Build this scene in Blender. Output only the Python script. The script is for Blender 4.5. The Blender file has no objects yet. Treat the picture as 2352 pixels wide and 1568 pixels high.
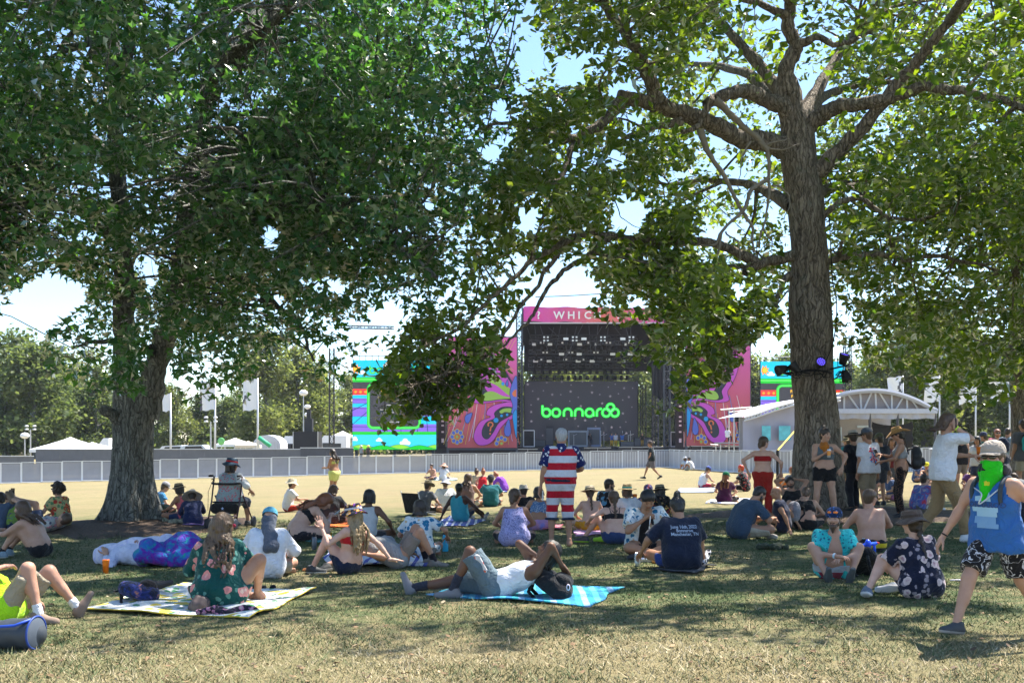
import bpy, bmesh, math, random
import numpy as np
from mathutils import Vector, Matrix
from mathutils.bvhtree import BVHTree
random.seed(4); rng = np.random.default_rng(4)
SC = bpy.context.scene; COL = SC.collection
# ------------------------------------------------------------ camera, sky, sun, exposure
CH = 1.55                                   # eye height
cam = bpy.data.cameras.new('camera'); camo = bpy.data.objects.new('camera', cam); COL.objects.link(camo)
camo.location = (0, 0, CH); camo.rotation_euler = (math.pi/2, 0, 0)
cam.lens = 35; cam.sensor_width = 36; cam.shift_y = .0972; cam.clip_end = 4000; cam.clip_start = .1
SC.camera = camo
SUN_EL, SUN_AZ = 59, 52                     # degrees; azimuth clockwise from +Y
wd = bpy.data.worlds.new('World'); SC.world = wd; wd.use_nodes = True
wn = wd.node_tree; bg = wn.nodes['Background']
sky = wn.nodes.new('ShaderNodeTexSky'); sky.sky_type = 'NISHITA'; sky.sun_disc = False
sky.sun_elevation = math.radians(SUN_EL); sky.sun_rotation = math.radians(SUN_AZ)
sky.air_density = 1.0; sky.dust_density = .12; sky.ozone_density = 3.5
wn.links.new(sky.outputs[0], bg.inputs[0]); bg.inputs[1].default_value = .098
sl = bpy.data.lights.new('sun', 'SUN'); so = bpy.data.objects.new('sun', sl); COL.objects.link(so)
sl.energy = 4.7; sl.angle = math.radians(.55); sl.color = (1, .94, .84)
_e, _a = math.radians(SUN_EL), math.radians(SUN_AZ)
SUND = Vector((math.sin(_a)*math.cos(_e), math.cos(_a)*math.cos(_e), math.sin(_e)))
so.rotation_euler = SUND.to_track_quat('Z', 'Y').to_euler(); so.location = (30, 30, 60)
vs = SC.view_settings; vs.view_transform = 'Standard'; vs.look = 'None'; vs.gamma = 1; vs.exposure = 1.62
SC.cycles.max_bounces = 6; SC.cycles.diffuse_bounces = 3; SC.cycles.glossy_bounces = 2; SC.cycles.transparent_max_bounces = 6; SC.cycles.volume_bounces = 0

# ------------------------------------------------------------ the lie of the land
F_, CX, HY = 2286.7, 1176., 1012.7
MOUND = [(-7.6, 20.0, 2.4, .16), (6.0, 19.6, 2.3, .2)]
def gz(x, y):
    x = np.asarray(x, float); y = np.asarray(y, float)
    z = .0175*np.clip(x, -32, 30) - .0035*np.clip(y, -20, 95)
    for mx, my, r, h in MOUND: z = z + h*np.exp(-((x-mx)**2+(y-my)**2)/(r*r))
    return z + .012*np.sin(x*1.3+.4)*np.sin(y*1.1) + .008*np.sin(x*2.9+y*2.3)
def gp(px, py):
    "the spot on the ground seen at a place of the photograph"
    u, v = (px-CX)/F_, (py-HY)/F_
    Y = CH/(v+.0175*u-.0035)
    for _ in range(12):
        Y = .5*Y + .5*(CH-float(gz(u*Y, Y)))/v
    return np.array((u*Y, Y, float(gz(u*Y, Y))))
def at(px, py, Y): return np.array(((px-CX)/F_*Y, Y, CH+(HY-py)/F_*Y))

# ------------------------------------------------------------ scene helpers
def setp(o, label=None, cat=None, group=None, kind=None):
    for k, v in (('label', label), ('category', cat), ('group', group), ('kind', kind)):
        if v: o[k] = v
    return o
def thing(name, label, cat, loc=(0, 0, 0), rz=0, group=None):
    o = bpy.data.objects.new(name, None); o.empty_display_size = .1; COL.objects.link(o)
    o.location = Vector(loc); o.rotation_euler = (0, 0, rz)
    return setp(o, label, cat, group)
def mk(name, V, Fc, mats, parent=None, mi=None, smooth=True, loc=None):
    V = np.asarray(V, np.float32); me = bpy.data.meshes.new(name)
    if isinstance(Fc, np.ndarray):
        n, k = Fc.shape
        me.vertices.add(len(V)); me.vertices.foreach_set('co', V.ravel())
        me.loops.add(n*k); me.loops.foreach_set('vertex_index', Fc.astype(np.int32).ravel())
        me.polygons.add(n)
        me.polygons.foreach_set('loop_start', np.arange(0, n*k, k, dtype=np.int32))
        me.update(calc_edges=True)
    else:
        me.from_pydata([tuple(map(float, v)) for v in V], [], Fc); me.update()
    for m in (mats if isinstance(mats, (list, tuple)) else [mats]): me.materials.append(m)
    n = len(me.polygons)
    if mi is not None: me.polygons.foreach_set('material_index', np.asarray(mi, np.int32))
    me.polygons.foreach_set('use_smooth', np.full(n, bool(smooth)))
    o = bpy.data.objects.new(name, me); COL.objects.link(o)
    if parent is not None: o.parent = parent
    if loc is not None: o.location = Vector(loc)
    return o
def copy_tree(o, parent=None):
    c = o.copy(); COL.objects.link(c); c.parent = parent
    for ch in o.children: copy_tree(ch, c)
    return c
class MB:
    "collects boxes, bars, tubes and lathes for one mesh"
    def __init__(s): s.V = []; s.F = []; s.M = []; s.n = 0
    def add(s, V, Fc, m=0):
        s.V.append(np.asarray(V, float).reshape(-1, 3))
        for f in Fc: s.F.append(tuple(int(i)+s.n for i in f)); s.M.append(m)
        s.n += len(s.V[-1]); return s
    def box(s, c, d, m=0, R=None):
        d = np.array(d)/2; P = np.array([(x, y, z) for x in (-1, 1) for y in (-1, 1) for z in (-1, 1)])*d
        if R is not None: P = P@np.asarray(R).T
        return s.add(P+np.array(c), [(0, 1, 3, 2), (4, 6, 7, 5), (0, 4, 5, 1), (2, 3, 7, 6), (0, 2, 6, 4), (1, 5, 7, 3)], m)
    def bar(s, a, b, w=.04, m=0, n=4): return s.tube([a, b], [w/2*1.2]*2, n, m)
    def tube(s, P, r, n=8, m=0, cap=True):
        V, Fq = tube(P, r, n); Fq = [tuple(f) for f in Fq]
        L = len(P)
        if cap: Fq += [tuple(range(n))[::-1], tuple(range((L-1)*n, L*n))]
        return s.add(V, Fq, m)
    def lathe(s, prof, n=20, m=0, c=(0, 0, 0), sx=1, sy=1, warp=None):
        a = np.arange(n)*2*math.pi/n; V = []
        for r, z in prof: V += [(r*sx*math.cos(t), r*sy*math.sin(t), z) for t in a]
        V = np.array(V)
        if warp: V = warp(V)
        Fq = [(i*n+j, i*n+(j+1) % n, (i+1)*n+(j+1) % n, (i+1)*n+j) for i in range(len(prof)-1) for j in range(n)]
        return s.add(V+np.array(c), Fq, m)
    def out(s): return np.concatenate(s.V) if s.V else np.zeros((0, 3))
    def build(s, name, mats, parent=None, smooth=False, loc=None):
        return mk(name, s.out(), s.F, mats, parent, s.M, smooth, loc)
def tube(P, r, n=8):
    P = np.asarray(P, float); L = len(P); T = np.gradient(P, axis=0); T /= np.linalg.norm(T, axis=1)[:, None]+1e-9
    u = np.cross(T[0], (0, 0, 1)); u = u if np.linalg.norm(u) > .05 else np.cross(T[0], (1, 0, 0)); u /= np.linalg.norm(u)
    a = np.arange(n)*2*math.pi/n; V = np.zeros((L, n, 3))
    for i in range(L):
        u = u-T[i]*u.dot(T[i]); u /= np.linalg.norm(u)+1e-9; w = np.cross(T[i], u)
        V[i] = P[i]+r[i]*(np.cos(a)[:, None]*u+np.sin(a)[:, None]*w)
    i, j = np.meshgrid(np.arange(L-1), np.arange(n), indexing='ij'); j2 = (j+1) % n
    Fq = np.stack([i*n+j, i*n+j2, (i+1)*n+j2, (i+1)*n+j], -1).reshape(-1, 4)
    return V.reshape(-1, 3), Fq
def spline(P, m=6):
    P = np.asarray(P, float); Q = np.vstack([2*P[0]-P[1], P, 2*P[-1]-P[-2]]); out = []
    for i in range(1, len(Q)-2):
        for t in np.arange(m)/m:
            a, b, c, d = Q[i-1:i+3]
            out.append(.5*(2*b+(c-a)*t+(2*a-5*b+4*c-d)*t*t+(3*b-a-3*c+d)*t**3))
    return np.array(out+[P[-1]])
def cspline(P, m=6):
    P = np.asarray(P, float); n = len(P); out = []
    for i in range(n):
        a, b, c, d = P[i-1], P[i], P[(i+1) % n], P[(i+2) % n]
        for t in np.arange(m)/m:
            out.append(.5*(2*b+(c-a)*t+(2*a-5*b+4*c-d)*t*t+(3*b-a-3*c+d)*t**3))
    return np.array(out)
def text_mesh(s, size=1., align='CENTER', extrude=0., font_offset=0.):
    cu = bpy.data.curves.new('lettering', 'FONT'); cu.body = s; cu.size = size; cu.align_x = align; cu.resolution_u = 2
    cu.offset = font_offset; cu.extrude = extrude
    o = bpy.data.objects.new('lettering', cu); COL.objects.link(o)
    dg = bpy.context.evaluated_depsgraph_get(); me = bpy.data.meshes.new_from_object(o.evaluated_get(dg))
    V = np.array([v.co[:] for v in me.vertices]).reshape(-1, 3); Fq = [tuple(p.vertices) for p in me.polygons]
    bpy.data.objects.remove(o); bpy.data.meshes.remove(me); bpy.data.curves.remove(cu)
    return V, Fq

# ------------------------------------------------------------ materials
def nmat(name):
    m = bpy.data.materials.new(name); m.use_nodes = True; nt = m.node_tree
    return m, nt, nt.nodes['Principled BSDF']
def nd(nt, t, ins=None, **pr):
    n = nt.nodes.new('ShaderNode'+t)
    for k, v in pr.items(): setattr(n, k, v)
    for k, v in (ins or {}).items():
        if isinstance(v, bpy.types.NodeSocket): nt.links.new(v, n.inputs[k])
        else: n.inputs[k].default_value = v
    return n
def c4(c): return (c[0], c[1], c[2], 1)
def ramp(nt, fac, stops, mode='LINEAR'):
    r = nd(nt, 'ValToRGB', {0: fac}); cr = r.color_ramp; cr.interpolation = mode
    while len(cr.elements) < len(stops): cr.elements.new(.5)
    for e, (p, c) in zip(cr.elements, stops): e.position = p; e.color = c4(c)
    return r.outputs[0]
def mixc(nt, f, a, b, mode='MIX'):
    n = nd(nt, 'MixRGB', blend_type=mode)
    for k, v in ((0, f), (1, a), (2, b)):
        if isinstance(v, bpy.types.NodeSocket): nt.links.new(v, n.inputs[k])
        else: n.inputs[k].default_value = v if k == 0 else c4(v)
    return n.outputs[0]
def bump(nt, b, h, s, d=.01):
    n = nd(nt, 'Bump', {'Height': h, 'Strength': s, 'Distance': d}); nt.links.new(n.outputs[0], b.inputs['Normal'])
def ocoord(nt): return nd(nt, 'TexCoord').outputs['Object']
_MC = {}
def plain(col, rough=.6, metal=0., var=.12, scale=9., spec=.4, bmp=0.):
    k = ('p', col, rough, metal, var, scale, spec, bmp)
    if k in _MC: return _MC[k]
    m, nt, b = nmat('paint'); co = ocoord(nt)
    n = nd(nt, 'TexNoise', {'Vector': co, 'Scale': scale, 'Detail': 4.}).outputs[0]
    c = mixc(nt, n, tuple(x*(1-var) for x in col), tuple(min(1, x*(1+var)) for x in col))
    nt.links.new(c, b.inputs['Base Color']); b.inputs['Roughness'].default_value = rough
    b.inputs['Metallic'].default_value = metal; b.inputs['Specular IOR Level'].default_value = spec
    if bmp: bump(nt, b, n, bmp)
    _MC[k] = m; return m
def fabric(col, pat=None, cols=(), s=8., rough=.9, seed=0.):
    k = ('f', col, pat, cols, s, rough, seed)
    if k in _MC: return _MC[k]
    m, nt, b = nmat('cloth'); co = ocoord(nt)
    base = nd(nt, 'VectorMath', {0: co, 1: (seed, seed*.7, seed*.3)}).outputs[0]
    nz = nd(nt, 'TexNoise', {'Vector': base, 'Scale': s*1.7, 'Detail': 2.})
    dst = nd(nt, 'VectorMath', {0: nz.outputs['Color'], 'Scale': .55/s}, operation='SCALE').outputs[0]
    wco = nd(nt, 'VectorMath', {0: base, 1: dst}).outputs[0]
    c = None
    if pat in ('floral', 'hawaii'):
        a = nd(nt, 'TexVoronoi', {'Vector': wco, 'Scale': s}).outputs['Distance']
        off = nd(nt, 'VectorMath', {0: wco, 1: (3.3, 1.7, 5.1)}).outputs[0]
        l = nd(nt, 'TexVoronoi', {'Vector': off, 'Scale': s*1.5}).outputs['Distance']
        lf = nd(nt, 'Math', {0: l, 1: .3 if pat == 'floral' else .42}, operation='LESS_THAN').outputs[0]
        g = mixc(nt, lf, col, cols[1])
        fl = nd(nt, 'Math', {0: a, 1: .36 if pat == 'floral' else .42}, operation='LESS_THAN').outputs[0]
        fc = ramp(nt, a, [(0, cols[2]), (.13, cols[2]), (.2, cols[0]), (.42, tuple(min(1, x*1.15) for x in cols[0]))])
        c = mixc(nt, fl, g, fc)
    elif pat == 'tie':
        n2 = nd(nt, 'TexNoise', {'Vector': wco, 'Scale': s, 'Detail': 3., 'Distortion': 1.5}).outputs[0]
        c = ramp(nt, n2, [(.3+.4*i/max(1, len(cols)-1), q) for i, q in enumerate(cols)])
    elif pat == 'stripe':
        z = nd(nt, 'SeparateXYZ', {0: base}).outputs[int(cols[-1])]
        z = nd(nt, 'Math', {0: z, 1: s}, operation='MULTIPLY').outputs[0]
        z = nd(nt, 'Math', {0: z}, operation='FRACT').outputs[0]
        q = cols[:-1]; c = ramp(nt, z, [(i/len(q), x) for i, x in enumerate(q)], 'CONSTANT')
    elif pat == 'spots':
        a = nd(nt, 'TexVoronoi', {'Vector': wco, 'Scale': s}).outputs['Distance']
        fl = nd(nt, 'Math', {0: a, 1: .3}, operation='LESS_THAN').outputs[0]; c = mixc(nt, fl, col, cols[0])
    elif pat == 'line':
        a = nd(nt, 'TexNoise', {'Vector': wco, 'Scale': s, 'Detail': 1., 'Distortion': 2.}).outputs[0]
        c = ramp(nt, a, [(0, col), (.49, col), (.5, cols[0]), (.54, cols[0]), (.55, col)], 'CONSTANT')
    elif pat == 'net':
        a = nd(nt, 'TexVoronoi', {'Vector': base, 'Scale': s}).outputs['Distance']
        fl = nd(nt, 'Math', {0: a, 1: .33}, operation='LESS_THAN').outputs[0]; c = mixc(nt, fl, col, cols[0])
    elif pat == 'check':
        c = nd(nt, 'TexChecker', {'Vector': base, 'Scale': s, 'Color1': c4(col), 'Color2': c4(cols[0])}).outputs[0]
    w = nd(nt, 'TexNoise', {'Vector': co, 'Scale': 10., 'Detail': 4., 'Distortion': 2.2}).outputs[0]
    sh = ramp(nt, w, [(.25, (.86, .86, .86)), (.75, (1, 1, 1))])
    c = mixc(nt, 1., c if c is not None else col, sh, 'MULTIPLY')
    nt.links.new(c, b.inputs['Base Color']); b.inputs['Roughness'].default_value = rough
    b.inputs['Specular IOR Level'].default_value = .15
    try: b.inputs['Sheen Weight'].default_value = .12
    except Exception: pass
    bump(nt, b, w, .75, .04); _MC[k] = m; return m
def emit(col, st=1.):
    k = ('e', col, st)
    if k in _MC: return _MC[k]
    m, nt, b = nmat('led'); b.inputs['Base Color'].default_value = (.01, .01, .01, 1)
    b.inputs['Emission Color'].default_value = c4(col); b.inputs['Emission Strength'].default_value = st
    b.inputs['Roughness'].default_value = .6; _MC[k] = m; return m
SKIN = {'pale': (.60, .37, .28), 'light': (.48, .285, .2), 'tan': (.40, .215, .135), 'olive': (.36, .20, .12), 'brown': (.16, .078, .046), 'dark': (.075, .036, .023), 'red': (.48, .27, .19)}
def skin(k):
    if ('s', k) in _MC: return _MC[('s', k)]
    m, nt, b = nmat('skin'); co = ocoord(nt)
    n = nd(nt, 'TexNoise', {'Vector': co, 'Scale': 14., 'Detail': 4.}).outputs[0]; c = SKIN[k]
    cc = mixc(nt, n, (c[0]*.8, c[1]*.7, c[2]*.68), (c[0]*1.1, c[1]*1.14, c[2]*1.14))
    tint = nd(nt, 'Attribute', attribute_name='tint').outputs['Color']
    cc = mixc(nt, 1., cc, tint, 'MULTIPLY')
    nt.links.new(cc, b.inputs['Base Color']); b.inputs['Roughness'].default_value = .5
    b.inputs['Specular IOR Level'].default_value = .35
    try:
        b.inputs['Subsurface Weight'].default_value = .12; b.inputs['Subsurface Radius'].default_value = (.02, .008, .004)
        b.inputs['Subsurface Scale'].default_value = .4
    except Exception: pass
    _MC[('s', k)] = m; return m
HAIRC = {'black': (.012, .01, .01), 'dark': (.03, .019, .013), 'brown': (.075, .042, .024), 'red': (.2, .07, .03), 'ginger': (.3, .1, .035), 'blonde': (.27, .19, .1), 'grey': (.34, .34, .35), 'mix': (.1, .06, .03), 'orange': (.5, .05, .012)}
def hairm(k):
    if ('h', k) in _MC: return _MC[('h', k)]
    m, nt, b = nmat('hair'); co = ocoord(nt); c = HAIRC[k]
    sc = nd(nt, 'Mapping', {0: co, 'Scale': (1, 1, .12)}).outputs[0]
    n = nd(nt, 'TexNoise', {'Vector': sc, 'Scale': 90., 'Detail': 3.}).outputs[0]
    cc = mixc(nt, n, tuple(x*.4 for x in c), tuple(x*1.7 for x in c))
    nt.links.new(cc, b.inputs['Base Color']); b.inputs['Roughness'].default_value = .45; bump(nt, b, n, .8, .01)
    _MC[('h', k)] = m; return m
# ------------------------------------------------------------ ground
def ground_mat():
    m, nt, b = nmat('dry_grass'); co = nd(nt, 'NewGeometry').outputs['Position']
    n1 = nd(nt, 'TexNoise', {'Vector': co, 'Scale': .55, 'Detail': 5., 'Roughness': .65}).outputs[0]
    n2 = nd(nt, 'TexNoise', {'Vector': co, 'Scale': 6., 'Detail': 6., 'Roughness': .7}).outputs[0]
    n3 = nd(nt, 'TexNoise', {'Vector': co, 'Scale': 42., 'Detail': 4., 'Roughness': .7}).outputs[0]
    straw = mixc(nt, n3, (.225, .17, .088), (.47, .375, .215))
    green = mixc(nt, n3, (.045, .075, .032), (.15, .185, .08))
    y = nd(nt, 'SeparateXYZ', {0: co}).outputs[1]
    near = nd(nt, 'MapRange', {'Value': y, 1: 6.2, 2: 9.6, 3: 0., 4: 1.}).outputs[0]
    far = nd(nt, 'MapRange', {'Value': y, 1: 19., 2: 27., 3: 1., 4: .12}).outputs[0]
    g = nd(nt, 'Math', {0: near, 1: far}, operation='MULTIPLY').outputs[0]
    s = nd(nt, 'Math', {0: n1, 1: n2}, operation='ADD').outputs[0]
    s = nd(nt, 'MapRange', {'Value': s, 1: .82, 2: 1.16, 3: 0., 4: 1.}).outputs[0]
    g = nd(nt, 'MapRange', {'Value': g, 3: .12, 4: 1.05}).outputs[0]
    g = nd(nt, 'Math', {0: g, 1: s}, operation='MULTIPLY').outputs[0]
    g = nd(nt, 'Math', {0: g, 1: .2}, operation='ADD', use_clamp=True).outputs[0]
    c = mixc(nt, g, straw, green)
    soil = nd(nt, 'MapRange', {'Value': n2, 1: .60, 2: .72, 3: 0., 4: .55}).outputs[0]
    c = mixc(nt, soil, c, (.2, .14, .09))
    n4 = nd(nt, 'TexNoise', {'Vector': co, 'Scale': .16, 'Detail': 4., 'Distortion': .8}).outputs[0]
    worn = nd(nt, 'MapRange', {'Value': n4, 1: .5, 2: .66, 3: 0., 4: .6}).outputs[0]; c = mixc(nt, worn, c, mixc(nt, n3, (.2, .15, .085), (.36, .29, .17)))
    nt.links.new(c, b.inputs['Base Color']); b.inputs['Roughness'].default_value = .95; b.inputs['Specular IOR Level'].default_value = .1
    h = nd(nt, 'Math', {0: n3, 1: n2}, operation='ADD').outputs[0]; bump(nt, b, h, .9, .05); return m
GM = ground_mat()
gx = np.concatenate([-np.geomspace(1500, 32, 12), np.linspace(-30, 30, 121), np.geomspace(32, 1500, 12)])
gy = np.concatenate([[-1500, -300, -60, -20], np.linspace(-5, 32, 101), np.geomspace(33, 2500, 34)])
XX, YY = np.meshgrid(gx, gy, indexing='ij'); ZZ = gz(XX, YY); i, j = np.meshgrid(np.arange(len(gx)-1), np.arange(len(gy)-1), indexing='ij'); ny = len(gy)
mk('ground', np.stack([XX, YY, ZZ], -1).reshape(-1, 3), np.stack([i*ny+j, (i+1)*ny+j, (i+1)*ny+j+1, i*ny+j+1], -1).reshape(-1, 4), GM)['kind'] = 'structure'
# bare soil and bark mulch round the two big trees
mul, nt, b = nmat('mulch'); co = nd(nt, 'NewGeometry').outputs['Position']
n = nd(nt, 'TexNoise', {'Vector': co, 'Scale': 26., 'Detail': 6., 'Roughness': .75}).outputs[0]
nt.links.new(ramp(nt, n, [(.3, (.03, .02, .014)), (.55, (.105, .066, .042)), (.75, (.2, .13, .085))]), b.inputs['Base Color']); b.inputs['Roughness'].default_value = .95; bump(nt, b, n, 1., .06)
for cx, cy, rx, ry in ((-7.5, 19.6, 2.5, 2.1), (6.6, 19.3, 3.0, 2.0)):
    V = [(cx, cy, float(gz(cx, cy))+.05)]; n = 64; Fq = []
    for q in range(1, 13):
        for a in range(n):
            t = a*2*math.pi/n; r = q/12*(1+.13*math.sin(3*t+cx)+.07*math.sin(7*t)); x, y = cx+rx*r*math.cos(t), cy+ry*r*math.sin(t)
            V.append((x, y, float(gz(x, y))+(.05*(1-(q/12)**3)-.006)+random.uniform(-.008, .012)))
    for a in range(n): Fq.append((0, 1+a, 1+(a+1) % n))
    for q in range(11):
        for a in range(n): Fq.append((1+q*n+a, 1+(q+1)*n+a, 1+(q+1)*n+(a+1) % n, 1+q*n+(a+1) % n))
    mk('soil', V, Fq, mul)['kind'] = 'structure'

# ------------------------------------------------------------ trees
def bark_mat(ca, cb, cc):
    m, nt, b = nmat('bark'); co = ocoord(nt)
    dn = nd(nt, 'TexNoise', {'Vector': co, 'Scale': 5., 'Detail': 3.}).outputs['Color']; ds = nd(nt, 'VectorMath', {0: dn, 'Scale': .16}, operation='SCALE').outputs[0]
    st = nd(nt, 'Mapping', {0: nd(nt, 'VectorMath', {0: co, 1: ds}).outputs[0], 'Scale': (1, 1, .15)}).outputs[0]
    n = nd(nt, 'TexNoise', {'Vector': st, 'Scale': 16., 'Detail': 6., 'Roughness': .7, 'Distortion': .5}).outputs[0]
    v = nd(nt, 'TexVoronoi', {'Vector': st, 'Scale': 15.}, feature='DISTANCE_TO_EDGE').outputs['Distance']
    l = nd(nt, 'TexNoise', {'Vector': co, 'Scale': 3., 'Detail': 6., 'Roughness': .75}).outputs[0]
    c = ramp(nt, n, [(.32, ca), (.55, cb), (.72, cc)])
    lich = nd(nt, 'MapRange', {'Value': l, 1: .56, 2: .68, 3: 0., 4: .5}).outputs[0]
    c = mixc(nt, lich, c, (.2, .22, .18))
    dk = nd(nt, 'MapRange', {'Value': v, 1: 0., 2: .12, 3: .5, 4: 1.}).outputs[0]
    c = mixc(nt, 1., c, dk, 'MULTIPLY')
    nt.links.new(c, b.inputs['Base Color']); b.inputs['Roughness'].default_value = .92; b.inputs['Specular IOR Level'].default_value = .15
    h = nd(nt, 'Math', {0: n, 1: dk}, operation='ADD').outputs[0]; bump(nt, b, h, 1., .05); return m
BARK_M = bark_mat((.07, .072, .066), (.21, .212, .195), (.36, .36, .33)); BARK_O = bark_mat((.1, .083, .066), (.29, .245, .2), (.44, .385, .325))
def leaf_mat(c0, c1, tr, gloss=.28):
    m, nt, b = nmat('leaf'); r = nd(nt, 'Attribute', attribute_name='lr').outputs['Fac']
    c = mixc(nt, r, c0, c1)
    df = nd(nt, 'BsdfDiffuse', {'Color': c}); trn = nd(nt, 'BsdfTranslucent', {'Color': mixc(nt, 1., c, tr, 'MULTIPLY')})
    gl = nd(nt, 'BsdfGlossy', {'Color': (1, 1, 1, 1), 'Roughness': .38}); fr = nd(nt, 'LayerWeight', {'Blend': .25}).outputs['Fresnel']
    frs = nd(nt, 'Math', {0: fr, 1: gloss}, operation='MULTIPLY').outputs[0]
    a = nd(nt, 'MixShader', {0: .5}); nt.links.new(df.outputs[0], a.inputs[1]); nt.links.new(trn.outputs[0], a.inputs[2])
    s = nd(nt, 'MixShader', {0: frs}); nt.links.new(a.outputs[0], s.inputs[1]); nt.links.new(gl.outputs[0], s.inputs[2])
    nt.links.new(s.outputs[0], nt.nodes['Material Output'].inputs['Surface']); nt.nodes.remove(b); return m
LEAF_M = leaf_mat((.024, .078, .032), (.075, .145, .046), (2.2, 2.6, .7), .5); LEAF_O = leaf_mat((.03, .07, .018), (.1, .145, .024), (3.8, 3.4, .5), .4)
LEAF_B = [leaf_mat((.1, .13, .055), (.17, .19, .085), (2., 2., .9), .1), leaf_mat((.07, .105, .05), (.13, .16, .075), (2., 2., .9), .1)]
MAPLE = np.array([(0, 0, 0), (.52, .36, .1), (.2, .5, .02), (0, 1, -.1), (-.2, .5, .02), (-.52, .36, .1)])
OAK = np.array([(0, 0, 0), (.33, .42, .07), (.17, .62, .0), (0, 1, -.07), (-.26, .78, .07), (-.3, .4, .04)])
OAKTRI = np.array([(0, 1, 2), (0, 2, 3), (0, 3, 4), (0, 4, 5), (0, 5, 6), (0, 6, 7)])
LEAFTRI = np.array([(0, 1, 2), (0, 2, 3), (0, 3, 4), (0, 4, 5)])
QUADLEAF = np.array([(0, 0, 0), (.38, .5, .06), (0, 1, -.05), (-.38, .5, .06)]); QUADTRI = np.array([(0, 1, 2), (0, 2, 3)])
def leaves(C, size, shape, tri, up=1., droop=.5, spread=.75):
    "one small face group per leaf: centres C, sizes, mostly facing up and hanging a little"
    N = len(C); nrmv = rng.normal(0, spread, (N, 3)); nrmv[:, 2] += up; nrmv /= np.linalg.norm(nrmv, axis=1)[:, None]
    t = rng.normal(0, 1, (N, 3)); t[:, 2] -= droop; t -= nrmv*(t*nrmv).sum(1)[:, None]; t /= np.linalg.norm(t, axis=1)[:, None]+1e-9
    sd = np.cross(t, nrmv); S = (size*np.clip(rng.normal(.95, .28, N), .4, 1.6))[:, None, None]
    V = C[:, None]+S*(shape[None, :, :1]*sd[:, None]+shape[None, :, 1:2]*t[:, None]+shape[None, :, 2:]*nrmv[:, None]*rng.uniform(-.6, 2.2, (N, 1, 1)))
    k = len(shape); Fq = (tri[None]+(np.arange(N)*k)[:, None, None]).reshape(-1, 3)
    lr = np.repeat(np.clip(rng.normal(.45, .28, N), 0, 1), k)
    return V.reshape(-1, 3), Fq, lr
def leaf_obj(name, dat, mat, parent):
    o = mk(name, dat[0], dat[1], mat, parent, smooth=False)
    a = o.data.attributes.new('lr', 'FLOAT', 'POINT'); a.data.foreach_set('value', dat[2].astype(np.float32)); return o
def inpoly(poly, x, y):
    P = np.asarray(poly, float); ins = np.zeros(np.shape(x), bool); j = len(P)-1
    for i in range(len(P)):
        xi, yi = P[i]; xj, yj = P[j]
        ins ^= ((yi > y) != (yj > y)) & (x < (xj-xi)*(y-yi)/(yj-yi+1e-9)+xi); j = i
    return ins
def proj(P): return CX+P[:, 0]/P[:, 1]*F_, HY-(P[:, 2]-CH)/P[:, 1]*F_
def trunk_mesh(P, R, base, flare, nseg=72, rows=150, furrow=.035, seed=0):
    P = spline(P, 14); L = np.linspace(0, 1, len(P)); t = np.linspace(0, 1, rows)
    C = np.stack([np.interp(t, L, P[:, d]) for d in range(3)], 1); r = np.interp(t, np.linspace(0, 1, len(R)), R)
    a = np.arange(nseg)*2*math.pi/nseg; h = C[:, 2:]-C[0, 2]; rs = np.random.default_rng(seed)
    fl = flare*np.exp(-h/.42)*(1+.45*np.sin(5*a+seed)+.25*np.sin(8*a+2*seed)+.15*np.sin(3*a))
    ph = rs.uniform(0, 6, 8); fz = sum(np.sin(a*k+ph[q]+h*(1.5+q)*.9+.8*np.sin(h*4+q)) for q, k in enumerate((17, 23, 31, 13)))/4
    fr = furrow*(np.abs(fz)-.4)*1.2+rs.normal(0, furrow*.16, (rows, nseg))
    rr = r[:, None]*(1+.06*np.sin(2*a+h*.9)+.05*np.sin(3*a-h*1.7+seed)+.04*np.sin(h*2.3+seed)+.03*np.sin(a+h*4.1)+fr)+np.maximum(fl, 0)
    V = np.stack([C[:, :1]+rr*np.cos(a), C[:, 1:2]+rr*np.sin(a), np.repeat(C[:, 2:], nseg, 1)], -1).reshape(-1, 3)
    i, j = np.meshgrid(np.arange(rows-1), np.arange(nseg), indexing='ij'); j2 = (j+1) % nseg
    return V, np.stack([i*nseg+j, i*nseg+j2, (i+1)*nseg+j2, (i+1)*nseg+j], -1).reshape(-1, 4)
def wob(P, amp, seed, m=7):
    r = np.random.default_rng(seed); P = spline(P, m); n = len(P); w = r.normal(0, amp, (n, 3)); w[0] = 0
    return P+(w+np.roll(w, 1, 0)+np.roll(w, -1, 0))/2.2
class Wood:
    def __init__(s): s.V = []; s.F = []; s.n = 0; s.pts = []
    def limb(s, P, r0, r1, seed=0, n=10, amp=.03, keep=True, flare=.5):
        P = wob(P, amp, seed, 7 if keep else 3); r = np.linspace(r0, r1, len(P))*(1+.07*np.sin(np.arange(len(P))*2.1+seed)+.05*np.sin(np.arange(len(P))*.8+seed)+(flare*np.exp(-np.arange(len(P))/3.2) if keep and r0 > .05 else 0)); V, Fq = tube(P, r, n)
        s.V.append(V); s.F.append(Fq+s.n); s.n += len(V)
        if keep: s.pts.append(np.hstack([P, r[:, None]]))
        return P
    def put(s, V, Fq): s.V.append(V); s.F.append(Fq+s.n); s.n += len(V)
    def mesh(s): return np.concatenate(s.V), np.concatenate(s.F)
SHAFT = [(random.uniform(-12, 9), 6.8+12*random.random()**1.4, random.uniform(.2, .5)) for _ in range(150)]   # gaps in the crowns that let the sun through to the grass
def shafted(P):
    k = np.zeros(len(P), bool); S = np.array(SUND)
    for x, y, r in SHAFT:
        t = P[:, 2]/S[2]; k |= ((P[:, 0]-S[0]*t-x)/(r*2.2))**2+((P[:, 1]-S[1]*t-y)/r)**2 < 1
    return k
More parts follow.
